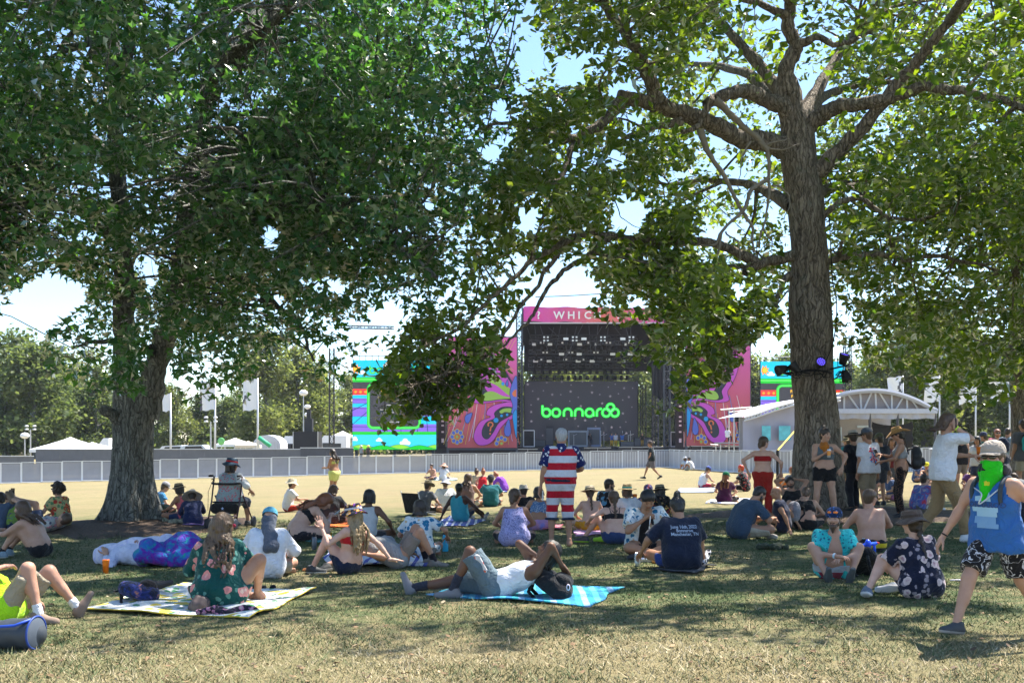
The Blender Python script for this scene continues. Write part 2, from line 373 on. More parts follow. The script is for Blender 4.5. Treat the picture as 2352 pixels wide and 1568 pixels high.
def grow(root, wood, blobs, poly, holes, nb, per, sig, lsize, shape, lmat, bmat, clear=None, seed=0, extra=None, droop=.5):
    "boughs in the crown's volume, each with a branch from the nearest limb and many leaves round it"
    r = np.random.default_rng(seed); B = []
    tot = sum(b[2] for b in blobs)
    def ok(P, m=0.):
        x, y = proj(P); k = inpoly(poly, x, y) | (P[:, 1] < 2)
        for hx, hy, ax, ay in holes: k &= ((x-hx)/(ax+m))**2+((y-hy)/(ay+m))**2 > 1
        if clear is not None: k &= ~clear(x, y, P)
        return k
    for c, rad, wt in blobs:
        n = int(nb*wt/tot); got = 0
        while got < n:
            u = r.normal(0, 1, (n*3, 3)); u /= np.linalg.norm(u, axis=1)[:, None]; u *= (r.uniform(.12, 1, (n*3, 1)))**(1/2.2)
            P = np.array(c)+u*np.array(rad); P = P[(P[:, 2] > 1.9)]; P = P[ok(P, 10)][:n-got]; B.append(P); got += len(P)
            if len(P) == 0: break
    B = np.concatenate(B); LP = np.concatenate(wood.pts); tw = Wood()
    for k, p in enumerate(B):
        d = np.linalg.norm((LP[:, :3]-p)*np.array((1, 1, 1.3)), axis=1)+np.where(LP[:, 2] > p[2]+1.5, .8, 0); q = LP[d.argmin()]
        if d.min() > 4.5: continue
        a = q[:3]; mid = (a+p)/2+r.normal(0, .18, 3)+np.array((0, 0, .12*d.min()))
        if not ok(np.array([a*.7+mid*.3, mid, (mid+p)/2, p])).all(): continue
        tw.limb([a, mid, p], min(q[3]*.55, .02+.014*d.min()), .006, k, 4, .02, False)
        for _ in range(1):
            e = p+r.normal(0, sig*.8, 3)
            if ok(e[None])[0]: tw.limb([(mid+p)/2, (p+e)/2+r.normal(0, .08, 3), e], .009, .003, k, 3, .01, False)
    n = len(B)*per; ci = np.repeat(np.arange(len(B)), per//14)
    cc = B[ci]+r.normal(0, 1, (len(ci), 3))*np.array((sig, sig, sig*.6)); cc = cc[ok(cc) & (cc[:, 2] > 1.75)]
    C = np.repeat(cc, 14, 0)+r.normal(0, 1, (len(cc)*14, 3))*np.array((.16, .16, .085)); C = C[ok(C)]; C = C[~shafted(C)]
    leaf_obj('crown', leaves(C-np.array(root.location), lsize, shape, LEAFTRI if len(shape) == 6 else OAKTRI, droop=droop), lmat, root)
    V, Fq = wood.mesh(); mk('trunk', V-np.array(root.location), Fq, bmat, root)
    V, Fq = tw.mesh(); mk('branches', V-np.array(root.location), Fq, bmat, root)
    return len(C)
# --- the maple on the left
MX, MY = -7.62, 20.0; mz = float(gz(MX, MY))
maple = thing('maple_tree', 'big dark green maple tree with forked grey trunk on the left', 'tree', (MX, MY, mz))
W = Wood(); tb = lambda px, py, Y: at(px, py, Y)
fork = at(312, 930, 20.0)
V, Fq = trunk_mesh([(MX, MY, mz-.15), at(303, 1090, 20), at(305, 1000, 20), at(315, 900, 20)], [.42, .385, .37, .38], mz, .3, seed=2); W.put(V, Fq)
W.limb([at(288, 950, 20), at(286, 830, 20), at(288, 700, 19.9), at(280, 520, 19.8), at(268, 380, 19.6), at(260, 150, 19.4), at(240, -150, 19.2), at(250, -500, 19)], .25, .09, 3, 22, .02, flare=0)
W.limb([at(338, 960, 20), at(352, 860, 19.9), at(380, 770, 19.7), at(415, 640, 19.4), at(430, 480, 19.2), at(470, 250, 19), at(520, 0, 18.8), at(560, -300, 18.6)], .26, .09, 4, 22, .02, flare=0)
W.limb([at(300, 980, 19.9), at(262, 950, 19.7), at(240, 940, 19.6)], .15, .09, 5, 12, flare=0)
for q, (P, r0, r1) in enumerate([
  ([at(425, 560, 19.3), at(500, 505, 18.5), at(620, 470, 17.5), at(760, 480, 16.6), at(900, 560, 16), at(1000, 640, 15.6)], .15, .03),
  ([at(435, 450, 19.2), at(600, 300, 18.5), at(800, 230, 18), at(1000, 220, 17.5), at(1150, 200, 17)], .15, .03),
  ([at(285, 560, 19.8), at(180, 480, 18.8), at(60, 470, 17.8), at(-60, 520, 17)], .15, .04),
  ([at(265, 380, 19.6), at(120, 250, 18.5), at(-50, 180, 17.5), at(-250, 200, 17)], .14, .03),
  ([at(470, 260, 19), at(520, 150, 17), at(620, 60, 15), at(700, -20, 13.5)], .12, .03),
  ([at(262, 200, 19.4), at(300, 60, 17), at(260, -60, 14.8), at(200, -160, 13)], .12, .03),
  ([at(400, 690, 19.5), at(480, 640, 19), at(580, 660, 18.3), at(680, 740, 17.6), at(720, 830, 17.2)], .1, .02),
  ([at(480, 200, 19), at(620, 0, 21), at(800, -100, 23), at(900, -150, 25)], .13, .03),
  ([at(260, 150, 19.4), at(120, 0, 22), at(0, -100, 24)], .13, .03),
  ([at(286, 800, 20), at(230, 780, 19.4), at(170, 800, 18.8)], .07, .02)]): W.limb(P, r0, r1, 10+q)
MPOLY = [(-900, -3000), (1215, -3000), (1215, 40), (1185, 150), (1190, 300), (1130, 420), (1080, 560), (1040, 640), (990, 720), (930, 770), (885, 860), (835, 885), (800, 930), (722, 955), (692, 905), (664, 890), (690, 812), (640, 775), (603, 850), (575, 935), (532, 890), (470, 937), (400, 925), (385, 850), (300, 935), (212, 946), (172, 885), (102, 853), (100, 763), (150, 735), (200, 690), (205, 655), (105, 620), (60, 652), (0, 708), (-100, 760), (-900, 900)]
MHOLES = [(620, 545, 22, 30), (345, 628, 18, 42), (895, 722, 45, 28), (1125, 345, 28, 20), (1070, 622, 22, 36), (770, 660, 25, 16), (520, 140, 15, 22), (200, 110, 14, 20), (700, 795, 26, 18), (640, 690, 14, 20), (300, 715, 10, 30), (370, 230, 18, 12), (985, 470, 14, 16), (1150, 250, 22, 22), (820, 760, 22, 30)]
def mclear(x, y, P):
    s1 = (np.abs(x-np.interp(y, [380, 520, 700, 830, 950], [268, 280, 288, 286, 288])) < 22) & (y > 400) & (y < 470)
    s2 = (np.abs(x-312) < 90) & (y > 905)
    s3 = (np.abs(x-np.interp(y, [480, 640, 770, 860], [430, 415, 380, 352])) < 25) & (y > 770) & (P[:, 1] < 20.3)
    return s1 & (P[:, 1] < 20) | s2 | s3
nm = grow(maple, W, [((-7.2, 17.9, 8.5), (8.6, 7.2, 5.0), 1.), ((-5.6, 17.2, 5.0), (4.0, 3.2, 2.9), .26), ((-8.6, 18.3, 4.6), (3.0, 2.4, 2.4), .1), ((-12.5, 18, 6.2), (3.5, 4, 3.2), .14), ((-2.6, 16.2, 6.2), (2.6, 2.6, 3.6), .17), ((-7.6, 15.6, 7.4), (6.2, 2.4, 4.0), .34)],
     MPOLY, MHOLES, 900, 210, .48, .13, MAPLE, LEAF_M, BARK_M, mclear, 5, droop=.9)
# --- the oak on the right
OX, OY = 6.02, 19.5; oz = float(gz(OX, OY))
oak = thing('oak_tree', 'old oak with a stout straight trunk and dead hanging branches', 'tree', (OX, OY, oz))
W = Wood(); Z = lambda x, y, d=0.: at(x/2.+1176, y/2., 19.5+d)
V, Fq = trunk_mesh([(at(1884, 1150, 19.5)[0], 19.5, oz-.15), at(1876, 1020, 19.5), at(1868, 850, 19.5), at(1858, 640, 19.5), at(1852, 480, 19.5), at(1838, 380, 19.5), at(1834, 300, 19.5), at(1812, 235, 19.5), at(1806, 190, 19.45)], [.42, .4, .39, .38, .37, .35, .32, .25, .17], oz, .34, rows=190, furrow=.026, seed=5); W.put(V, Fq)
OL = [([Z(1310, 690), Z(1180, 655), Z(1040, 630, -.2), Z(900, 560, -.5), Z(780, 520, -.7), Z(650, 480, -.9), Z(520, 445, -1.1)], .23, .15),
 ([Z(680, 490, -.9), Z(640, 380, -1.0), Z(575, 230, -1.2), Z(500, 120, -1.4), Z(420, 20, -1.6), Z(300, -60, -1.8), Z(150, -160, -2)], .155, .07),
 ([Z(520, 445, -1.1), Z(430, 560, -1.3), Z(300, 640, -1.5), Z(255, 740, -1.7), Z(215, 850, -1.9), Z(140, 1010, -2.1)], .12, .03),
 ([Z(1318, 590), Z(1240, 490, -.1), Z(1090, 420, -.3), Z(960, 450, -.6), Z(890, 480, -.8)], .2, .12),
 ([Z(905, 470, -.8), Z(875, 550, -.9), Z(840, 590, -1.), Z(780, 608, -1.05)], .07, .055),
 ([Z(1275, 480), Z(1265, 320, -.1), Z(1300, 210, -.2), Z(1268, 90, -.3), Z(1290, -20, -.4), Z(1310, -250, -.6), Z(1280, -600, -.8)], .19, .09),
 ([Z(1305, 205, -.2), Z(1400, 175, -.4), Z(1510, 210, -.7), Z(1640, 150, -1)], .09, .04),
 ([Z(1270, 80, -.3), Z(1150, 20, -.6), Z(1050, -10, -.9), Z(900, -120, -1.4)], .08, .04),
 ([Z(1330, 600), Z(1420, 530, -.2), Z(1500, 490, -.4), Z(1620, 480, -.7), Z(1760, 440, -1), Z(1900, 405, -1.3), Z(2050, 420, -1.6), Z(2200, 450, -2), Z(2420, 520, -2.3)], .19, .07),
 ([Z(1330, 830), Z(1440, 750, -.2), Z(1560, 640, -.4), Z(1700, 470, -.8), Z(1820, 330, -1.1), Z(1900, 230, -1.4), Z(2020, 90, -1.8), Z(2160, -80, -2.2)], .19, .08),
 ([Z(1345, 1040), Z(1420, 1000, -.1), Z(1500, 930, -.2), Z(1600, 912, -.3), Z(1710, 985, -.4), Z(1850, 1012, -.5), Z(2010, 965, -.6)], .085, .03),
 ([Z(1350, 1225), Z(1430, 1205, -.1), Z(1560, 1175, -.2), Z(1700, 1168, -.4), Z(1800, 1190, -.5), Z(1950, 1180, -.7), Z(2120, 1210, -.9), Z(2300, 1260, -1.2)], .085, .03),
 ([Z(1345, 1160), Z(1250, 1190, -.1), Z(1150, 1210, -.2), Z(1070, 1250, -.4)], .13, .1),
 ([Z(1120, 1215, -.3), Z(1000, 1145, -.5), Z(880, 1112, -.8), Z(700, 1115, -1.1), Z(550, 1102, -1.4), Z(420, 1082, -1.7), Z(300, 1082, -2), Z(200, 1140, -2.2), Z(100, 1185, -2.4), Z(0, 1285, -2.6), Z(-130, 1400, -2.8), Z(-260, 1520, -3), Z(-420, 1600, -3.2)], .1, .03),
 ([Z(440, 1090, -1.7), Z(330, 1190, -1.8), Z(235, 1250, -1.9), Z(155, 1330, -2), Z(105, 1430, -2.1), Z(62, 1495, -2.2), Z(-40, 1590, -2.3)], .062, .025),
 ([Z(270, 1090, -2), Z(190, 1200, -2.1), Z(100, 1330, -2.2), Z(10, 1460, -2.3), Z(-90, 1610, -2.5), Z(-220, 1690, -2.6), Z(-420, 1760, -2.8)], .05, .02),
 ([Z(1345, 1225), Z(1250, 1285, -.1), Z(1222, 1370, -.2), Z(1190, 1450, -.3), Z(1100, 1500, -.5), Z(980, 1500, -.7), Z(860, 1470, -.9)], .08, .03),
 ([Z(300, 640, -1.5), Z(120, 602, -1.8), Z(0, 565, -2), Z(-160, 590, -2.3)], .07, .03),
 ([Z(220, 835, -1.9), Z(100, 830, -2.1), Z(0, 842, -2.3), Z(-150, 800, -2.5)], .06, .02),
 ([Z(780, 560, -.7), Z(640, 590, -.9), Z(520, 640, -1.1), Z(440, 700, -1.2), Z(370, 790, -1.3), Z(350, 900, -1.4)], .07, .025),
 ([Z(1270, 460, .0), Z(1150, 320, .4), Z(1000, 150, .8), Z(900, 0, 1.6), Z(850, -200, 2.4)], .15, .06),
 ([Z(1310, 560), Z(1400, 420, .7), Z(1500, 250, 1.5), Z(1650, 50, 3), Z(1750, -150, 4.5)], .16, .06),
 ([Z(1310, 580), Z(1380, 500, .8), Z(1480, 420, 2), Z(1700, 380, 4), Z(1950, 380, 6)], .15, .05),
 ([Z(1300, 540), Z(1100, 350, 2), Z(900, 300, 4), Z(700, 300, 6)], .15, .05),
 ([Z(1380, 900), Z(1520, 850, 1.5), Z(1700, 860, 3), Z(1950, 900, 4.5)], .12, .04),
 ([Z(1290, 950), Z(1100, 850, 1.2), Z(900, 830, 2.5), Z(700, 850, 3.6)], .12, .04),
 ([Z(1280, -20, -.4), Z(1300, -200, -3), Z(1400, -400, -5.5)], .12, .04),
 ([Z(2020, 90, -1.8), Z(2100, -50, -4), Z(2250, -200, -6)], .08, .03)]
for q, (P, r0, r1) in enumerate(OL): W.limb(P, r0*.88, r1*.8, 50+q, 14 if r0 > .1 else 8, .018)
# dead grey branches hanging below the first fork
DW = Wood()
for q, (P, r0, r1) in enumerate([
 ([Z(930, 460, -.8), Z(1040, 560, -.9), Z(1140, 650, -.95), Z(1178, 720, -1), Z(1180, 850, -1), Z(1168, 990, -1), Z(1125, 1130, -1)], .062, .012),
 ([Z(1180, 820, -1), Z(1095, 880, -1.1), Z(1062, 970, -1.2), Z(965, 1060, -1.3), Z(930, 1125, -1.3), Z(830, 1130, -1.3), Z(770, 1130, -1.4)], .045, .01),
 ([Z(868, 600, -1), Z(905, 710, -1.05), Z(980, 820, -1.1), Z(1040, 940, -1.1), Z(1100, 1040, -1.1), Z(1112, 1160, -1.1)], .055, .02),
 ([Z(1190, 850, -1), Z(1250, 870, -1), Z(1275, 930, -1.05), Z(1245, 1010, -1.1)], .022, .006), ([Z(1275, 930, -1), Z(1305, 1020, -1)], .015, .005),
 ([Z(1140, 660, -1), Z(1230, 690, -1), Z(1330, 660, -1)], .026, .006), ([Z(1170, 670, -1), Z(1250, 640, -1), Z(1290, 670, -1)], .02, .005), ([Z(1100, 650, -1), Z(1060, 720, -1.1), Z(1040, 830, -1.2)], .024, .006),
 ([Z(965, 1060, -1.3), Z(935, 1200, -1.3), Z(905, 1280, -1.3), Z(915, 1370, -1.3)], .026, .005), ([Z(935, 1190, -1.3), Z(970, 1270, -1.3), Z(985, 1370, -1.3)], .016, .004), ([Z(830, 1130, -1.3), Z(790, 1160, -1.3), Z(770, 1250, -1.3)], .016, .004),
 ([Z(825, 1130, -1.3), Z(815, 1220, -1.3)], .014, .004), ([Z(1155, 1050, -1), Z(1190, 1110, -1), Z(1200, 1140, -1)], .018, .005), ([Z(980, 1060, -1.3), Z(1040, 1120, -1.3), Z(1045, 1230, -1.3), Z(1060, 1310, -1.3)], .018, .004),
 ([Z(560, 220, -1.2), Z(470, 195, -1.3), Z(390, 178, -1.3)], .045, .015), ([Z(470, 920, -1.4), Z(510, 1000, -1.4), Z(590, 1055, -1.4)], .012, .006)]): DW.limb(P, r0, r1, 90+q, 7, .016)
OPOLY = [(863, 855), (883, 840), (930, 760), (1040, 640), (1070, 560), (1120, 420), (1180, 330), (1176, 280), (1200, 150), (1232, 50), (1232, -3000), (3600, -3000), (3600, 960), (2352, 925), (2231, 945), (2144, 931), (2116, 922), (2060, 870), (2000, 850), (1930, 800), (1905, 810), (1816, 818), (1766, 762), (1738, 777), (1733, 804), (1716, 805), (1685, 850), (1660, 880), (1625, 895), (1606, 935), (1508, 1000), (1466, 997), (1463, 977), (1488, 942), (1536, 912), (1551, 842), (1501, 838), (1461, 848), (1438, 862), (1398, 838), (1415, 815), (1461, 785), (1513, 760), (1476, 748), (1413, 747), (1366, 737), (1346, 708), (1375, 650), (1290, 600), (1215, 640), (1150, 770), (1168, 852), (1126, 877), (1063, 940), (1048, 985), (1013, 957), (976, 945), (961, 987), (913, 977), (898, 1022), (873, 1022)]
H_ = [(100, 260, 90, 60), (280, 330, 70, 70), (380, 250, 50, 40), (500, 410, 75, 40), (555, 545, 55, 38), (470, 735, 45, 55), (535, 985, 85, 95), (70, 1010, 62, 75), (250, 1300, 120, 70), (580, 1390, 60, 35), (850, 270, 60, 35), (1000, 340, 55, 60), (1390, 440, 75, 42), (950, 640, 45, 45), (1040, 1340, 35, 60), (285, 720, 35, 55), (45, 1215, 40, 50), (640, 380, 22, 40), (1080, 40, 24, 30), (1600, 20, 35, 16), (30, 420, 30, 30), (690, 830, 26, 36), (620, 1190, 25, 18), (760, 810, 20, 30), (1010, 1010, 18, 40), (1500, 1420, 25, 35), (960, 870, 14, 24), (1840, 770, 16, 26), (1250, 330, 12, 40)]
OHOLES = [(hx/2+1176, hy/2, ax/2, ay/2) for hx, hy, ax, ay in H_]
LPX = np.concatenate([np.stack(list(proj(p[:, :3]))+[p[:, 1], p[:, 3]], 1) for p in W.pts[:14]])
def oclear(x, y, P):
    t = (np.abs(x-np.interp(y, [300, 480, 640, 850, 1100], [1836, 1846, 1856, 1868, 1880])) < 62) & (y > 150) & (P[:, 1] < 19.8)
    near = np.zeros(len(P), bool)
    for a in range(0, len(P), 20000):
        s = slice(a, a+20000); d = np.hypot(x[s, None]-LPX[None, :, 0], y[s, None]-LPX[None, :, 1])-LPX[None, :, 3]*117
        near[s] = ((d < 9) & (P[s, 1][:, None] < LPX[None, :, 2]+.1)).any(1)
    dead = (x > 1600) & (x < 1830) & (y > 230) & (y < 600) & (P[:, 1] < 18.7)
    return t | (near & (rng.random(len(P)) < .55)) | dead
no = grow(oak, W, [((6.6, 18.7, 8.9), (9.4, 7.8, 5.2), .95), ((1.2, 16.8, 4.6), (3.8, 2.2, 2.7), .2), ((9.6, 18.6, 4.9), (5.2, 4.8, 3.1), .2), ((4.2, 18.2, 4.3), (2.6, 2.2, 1.9), .12), ((.5, 17.2, 9.5), (3., 3.4, 4.2), .14), ((-1.3, 16.6, 2.75), (1.25, .8, 1.3), .1)],
     OPOLY, OHOLES, 980, 154, .43, .15, OAK, LEAF_O, BARK_O, oclear, 11, droop=.35)
for V, Fq in zip(DW.V, DW.F): mk('dead_branch', V-np.array(oak.location), Fq-Fq.min(), plain((.23, .2, .165), .95, var=.35, scale=14, bmp=.6), oak)
# a third tree just outside the right edge lends its branch and shade
TX, TY = 12.6, 24.5; tz = float(gz(TX, TY)); t3 = thing('oak_tree', 'leafy oak at the right edge behind the crowd', 'tree', (TX, TY, tz))
W = Wood(); V, Fq = trunk_mesh([(TX, TY, tz-.1), (TX, TY, 2), (TX-.1, TY, 4), (TX, TY, 7)], [.3, .27, .25, .2], tz, .2, 40, 60, seed=8); W.put(V, Fq)
for q, (P, r0, r1) in enumerate([([(TX, TY, 3.4), (TX-1.2, TY-.6, 3.9), (TX-2.6, TY-1, 3.4)], .08, .02), ([(TX, TY, 4.5), (TX+1.5, TY, 6), (TX+3, TY+.5, 7)], .12, .03), ([(TX, TY, 6), (TX-1.5, TY+.5, 8), (TX-2.5, TY+1, 10)], .13, .03), ([(TX, TY, 7), (TX+.3, TY, 10), (TX, TY, 13)], .16, .03)]): W.limb(P, r0, r1, 130+q)
grow(t3, W, [((TX+.6, TY, 8.2), (4.6, 4.0, 5.0), 1.), ((TX-1.6, TY-.6, 3.4), (1.9, 1.2, .9), .16)], [(-9e3, -9e3), (9e3, -9e3), (9e3, 905), (2352, 935), (2150, 940), (2090, 850), (-9e3, 850)], [(2210, 900, 50, 16), (2130, 860, 20, 16)], 120, 98, .45, .15, OAK, LEAF_O, BARK_O, None, 21)
print('leaves', nm, no)
# --- the hazy treeline
def far_tree(seed, h, r, n, mat):
    g = np.random.default_rng(seed); root = thing('forest_tree', 'tall leafy tree in the hazy row behind the festival field', 'tree', (0, 0, 0), 0, 'trees of the far treeline')
    W = Wood(); W.limb([(0, 0, -.3), (g.normal(0, .2), 0, h*.3), (g.normal(0, .4), 0, h*.6), (g.normal(0, .5), 0, h*.92)], .34, .06, seed, 8, .06)
    B = []
    for k in range(26):
        z = h*g.uniform(.1, .97); rr = r*(1-.75*max(0, (z/h-.45)/.55)**1.6)*g.uniform(.25, 1.); a = g.uniform(0, 6.283); p = np.array((rr*math.cos(a), rr*math.sin(a), z)); B.append(p)
        W.limb([(0, 0, z*.8), p*np.array((.5, .5, .92)), p], .1, .02, seed+k, 4, .05)
    B = np.array(B); ci = np.repeat(np.arange(len(B)), n//len(B)); C = B[ci]+g.normal(0, 1, (len(ci), 3))*np.array((1.0, 1.0, .85)); C = C[C[:, 2] > .6]
    leaf_obj('crown', leaves(C, .56, QUADLEAF, QUADTRI, spread=1.), mat, root); V, Fq = W.mesh(); mk('trunk', V, Fq, BARK_M, root); return root
protos = [far_tree(200+i, h, r, 8200, LEAF_B[i % 2]) for i, (h, r) in enumerate(((19, 4.9), (16.5, 4.6), (20, 5.2), (14.5, 4.4), (17.5, 5.4)))]
spots = []
for q in range(46):                                                          # left of and behind the stage, then right of it
    u = q/45; spots.append((-105+u*190+random.uniform(-1.5, 1.5), 176+random.uniform(-12, 14), 1))
for q in range(18): spots.append((44+q*3.4+random.uniform(-1, 1), 118+random.uniform(-8, 8)-q*.6, .86))
for q, (x, y, s) in enumerate([(-71, 140, 1.2), (-66, 138, 1.0), (-61, 146, .75), (-37, 150, 1.0), (-34, 158, 1.05)]): spots.append((x, y, s))
for q in range(30): spots.append((-120+q*8+random.uniform(-2, 2), 200+random.uniform(0, 10), 1.05))
for q, (x, y, s) in enumerate(spots):
    o = protos[q] if q < 5 else copy_tree(protos[random.randrange(5)])
    o.location = (x, y, float(gz(x, y))); k = s*random.uniform(.82, 1.12)*(.7 if -82 < x < -10 and y > 160 else 1); o.scale = (k*random.uniform(.9, 1.2), k*random.uniform(.9, 1.2), k); o.rotation_euler[2] = random.uniform(0, 6.28)
# low scrub under the treeline
C = np.stack([rng.uniform(-110, 95, 9000), rng.uniform(166, 176, 9000), rng.gamma(2., .9, 9000)], 1); C[:, 2] += gz(C[:, 0], C[:, 1])
setp(leaf_obj('undergrowth', leaves(C, .8, QUADLEAF, QUADTRI, spread=1.), LEAF_B[1], None), 'dense green scrub at the foot of the treeline', 'scrub', kind='stuff')
# ------------------------------------------------------------ barriers and fences
def sheet_mat(c, alpha, vs=0., rough=.7):
    m, nt, b = nmat('mesh_sheet'); co = ocoord(nt)
    n = nd(nt, 'TexNoise', {'Vector': co, 'Scale': 2.2, 'Detail': 5.}).outputs[0]
    cc = mixc(nt, n, tuple(x*.78 for x in c), tuple(min(1, x*1.15) for x in c))
    nt.links.new(cc, b.inputs['Base Color']); b.inputs['Roughness'].default_value = rough
    if alpha < 1: b.inputs['Alpha'].default_value = alpha
    return m
STEEL = plain((.5, .5, .5), .45, .55, .08, 4); WSTEEL = plain((.66, .67, .69), .5, .2, .06, 4)
MESH = sheet_mat((.36, .37, .41), .72); CORR = sheet_mat((.42, .42, .44), .9)
def barrier(L, h, corr):
    root = thing('crowd_barrier', 'grey mesh crowd barrier panel standing along the stage field', 'barrier', group='crowd barrier panels')
    m = MB(); m.box((0, 0, h/2), (L-.05, .012, h-.1)); m.build('mesh_sheet', CORR if corr else MESH, root)
    for x in (-L/2+.02, L/2-.02): MB().box((x, -.025, h/2), (.045, .04, h)).build('post', WSTEEL, root)
    MB().box((0, -.02, h), (L, .07, .035)).build('top_rail', WSTEEL, root)
    MB().box((0, -.22, .035), (L, .48, .035)).build('base_plate', WSTEEL, root)
    if corr:
        for k in range(1, 6): MB().box((-L/2+L*k/6, -.018, h/2), (.028, .022, h-.12)).build('slat', WSTEEL, root)
    return root
line = [(-31, 50.2), (-26.5, 51.6), (-5, 58), (9.5, 60), (11.2, 47), (24, 43.5)]; bp0 = bp1 = None; PL = .98
for (x0, y0), (x1, y1) in zip(line[:-1], line[1:]):
    L = math.hypot(x1-x0, y1-y0); n = max(1, round(L/PL))
    for k in range(n):
        t = (k+.5)/n; x, y = x0+(x1-x0)*t, y0+(y1-y0)*t; corr = x > -5
        if corr: bp1 = o = barrier(PL, 1.06, True) if bp1 is None else copy_tree(bp1)
        else: bp0 = o = barrier(PL, 1.06, False) if bp0 is None else copy_tree(bp0)
        o.location = (x, y, float(gz(x, y))+.002); o.rotation_euler[2] = math.atan2(y1-y0, x1-x0); o.scale[0] = L/n/PL*.995
FAB = sheet_mat((.15, .155, .175), 1.); FAB2 = sheet_mat((.085, .09, .11), 1.)
def screen_fence(px0, px1, py, Y, n, mat, lab):
    a, b = at(px0, py, Y), at(px1, py, Y)
    for k in range(n):
        x0, x1 = a[0]+(b[0]-a[0])*k/n, a[0]+(b[0]-a[0])*(k+1)/n; g = float(gz((x0+x1)/2, Y)); h = a[2]-g; w = x1-x0
        r = thing('fence_panel', lab, 'fence', ((x0+x1)/2, Y, g), 0, 'fabric covered fence panels '+str(int(Y)))
        V = [(-w/2+w*i/10, .02*math.sin(i*1.9+k+z*2), z*h/4) for i in range(11) for z in range(5)]
        mk('fabric', V, [(i*5+j, (i+1)*5+j, (i+1)*5+j+1, i*5+j+1) for i in range(10) for j in range(4)], mat, r)
        MB().box((0, -.04, h), (w, .05, .05)).build('top_rail', WSTEEL, r)
        MB().box((-w/2+.03, .05, h/2), (.05, .05, h)).build('post', STEEL, r)
screen_fence(82, 690, 1031, 68, 11, FAB, 'tall grey fabric screen fence behind the crowd barriers')
screen_fence(690, 812, 1028, 67, 2, FAB2, 'darker slate fabric screen fence beside the left video screen')
screen_fence(-40, 78, 1047, 64, 3, FAB, 'low grey fabric fence at the far left edge')
# ------------------------------------------------------------ things behind the fences
CANV = plain((.8, .8, .82), .7, 0, .04, 2); CANVS = plain((.62, .62, .66), .7, 0, .05, 2)
def tent(px, py_peak, hw, py_eave, Y, lab, mat=CANV):
    p = at(px, py_peak, Y); w = hw/F_*Y; e = at(px, py_eave, Y)[2]; g = float(gz(p[0], Y)); r = thing('canopy_tent', lab, 'tent', (p[0], Y, g)); H, E = p[2]-g, e-g
    V = []; n = 7; Fq = []
    for s in range(4):
        a = s*math.pi/2+math.pi/4
        for i in range(n):
            t = i/(n-1); rr = w*1.414*t; z = H+(E-H)*(t**.85); V += [(rr*math.cos(a), rr*math.sin(a), z), (rr*math.cos(a+math.pi/2), rr*math.sin(a+math.pi/2), z)]
        b = s*2*n; Fq += [(b+2*i, b+2*i+1, b+2*i+3, b+2*i+2) for i in range(n-1)]
    mk('roof', V, Fq, mat, r, smooth=False)
    MB().box((0, -w, E-.12), (2*w, .02, .24)).box((-w, 0, E-.12), (.02, 2*w, .24)).box((w, 0, E-.12), (.02, 2*w, .24)).build('valance', mat, r)
    for x in (-1, 1):
        for y in (-1, 1): MB().box((x*w*.97, y*w*.97, E/2), (.08, .08, E)).build('leg', STEEL, r)
tent(162, 1003, 64, 1031, 80, 'large white peaked tent behind the fence at left')
tent(212, 1015, 50, 1031, 86, 'white tent half hidden behind the larger peak by the maple')
tent(540, 1005, 34, 1019, 84, 'white peaked tent between the flagpoles left of stage')
tent(570, 1012, 25, 1022, 82, 'smaller cream tent beside the white peaked tent', plain((.72, .62, .48), .7))
tent(787, 989, 26, 1002, 130, 'white tent roof close by the left video screen')
def flag(px, py_top, py_bot, fw, fh, Y, lab, marks, sgn=-1):
    p = at(px, py_top, Y); g = float(gz(p[0], Y)); H = p[2]-g; r = thing('flag', lab, 'flag', (p[0], Y, g)); k = Y/F_
    MB().tube([(0, 0, 0), (0, 0, H)], [.09, .06], 8).build('pole', WSTEEL, r, True)
    w, h = fw*k, fh*k; nx, nz = 12, 8; V = []
    for i in range(nx+1):
        for j in range(nz+1):
            u = i/nx; V.append((sgn*(u*w+.05), .18*math.sin(u*7+j*.5+px)*u*w*.5, H-h*j/nz-.1-.12*w*u*u*(1 if sgn < 0 else .6)+.05*math.sin(u*9)))
    c = mk('cloth', V, [(i*(nz+1)+j, (i+1)*(nz+1)+j, (i+1)*(nz+1)+j+1, i*(nz+1)+j+1) for i in range(nx) for j in range(nz)], [CANV, plain((.12, .12, .14), .8)], r, [1 if (i, j) in marks else 0 for i in range(nx) for j in range(nz)])
arc = {(i, j) for i in range(5) for j in range(8) if 2.0 < math.hypot(i+.5, j-5.5) < 3.6}; sq = {(i, j) for i in range(8, 12) for j in range(0, 3)}; dg = {(i, j) for i in range(3, 9) for j in range(4, 8) if abs(i-5-(j-5)) < 1}; notch = {(i, j) for i in range(10, 12) for j in range(3, 8)}
flag(392, 902, 1024, 17, 39, 76, 'white flag partly behind the right stem of the maple', set())
flag(494, 870, 1024, 34, 68, 76, 'tall white flag with dark patches on the second pole', notch)
flag(592, 868, 1024, 32, 70, 77, 'torn white flag on the pole nearest the stage', {(9, 4), (10, 4), (10, 5), (11, 5)})
flag(2074, 862, 1030, 34, 34, 95, 'white flag with round dark mark above the arched tent', arc)
flag(2158, 862, 1030, 34, 58, 92, 'white flag with dark square corner right of the arched tent', sq)
flag(2241, 880, 1030, 36, 44, 90, 'white flag with a dark slanting stroke on leaning pole', dg | {(i, 2) for i in range(6, 12)})
flag(2319, 872, 1030, 46, 44, 90, 'rightmost white flag with a grey curve', arc)
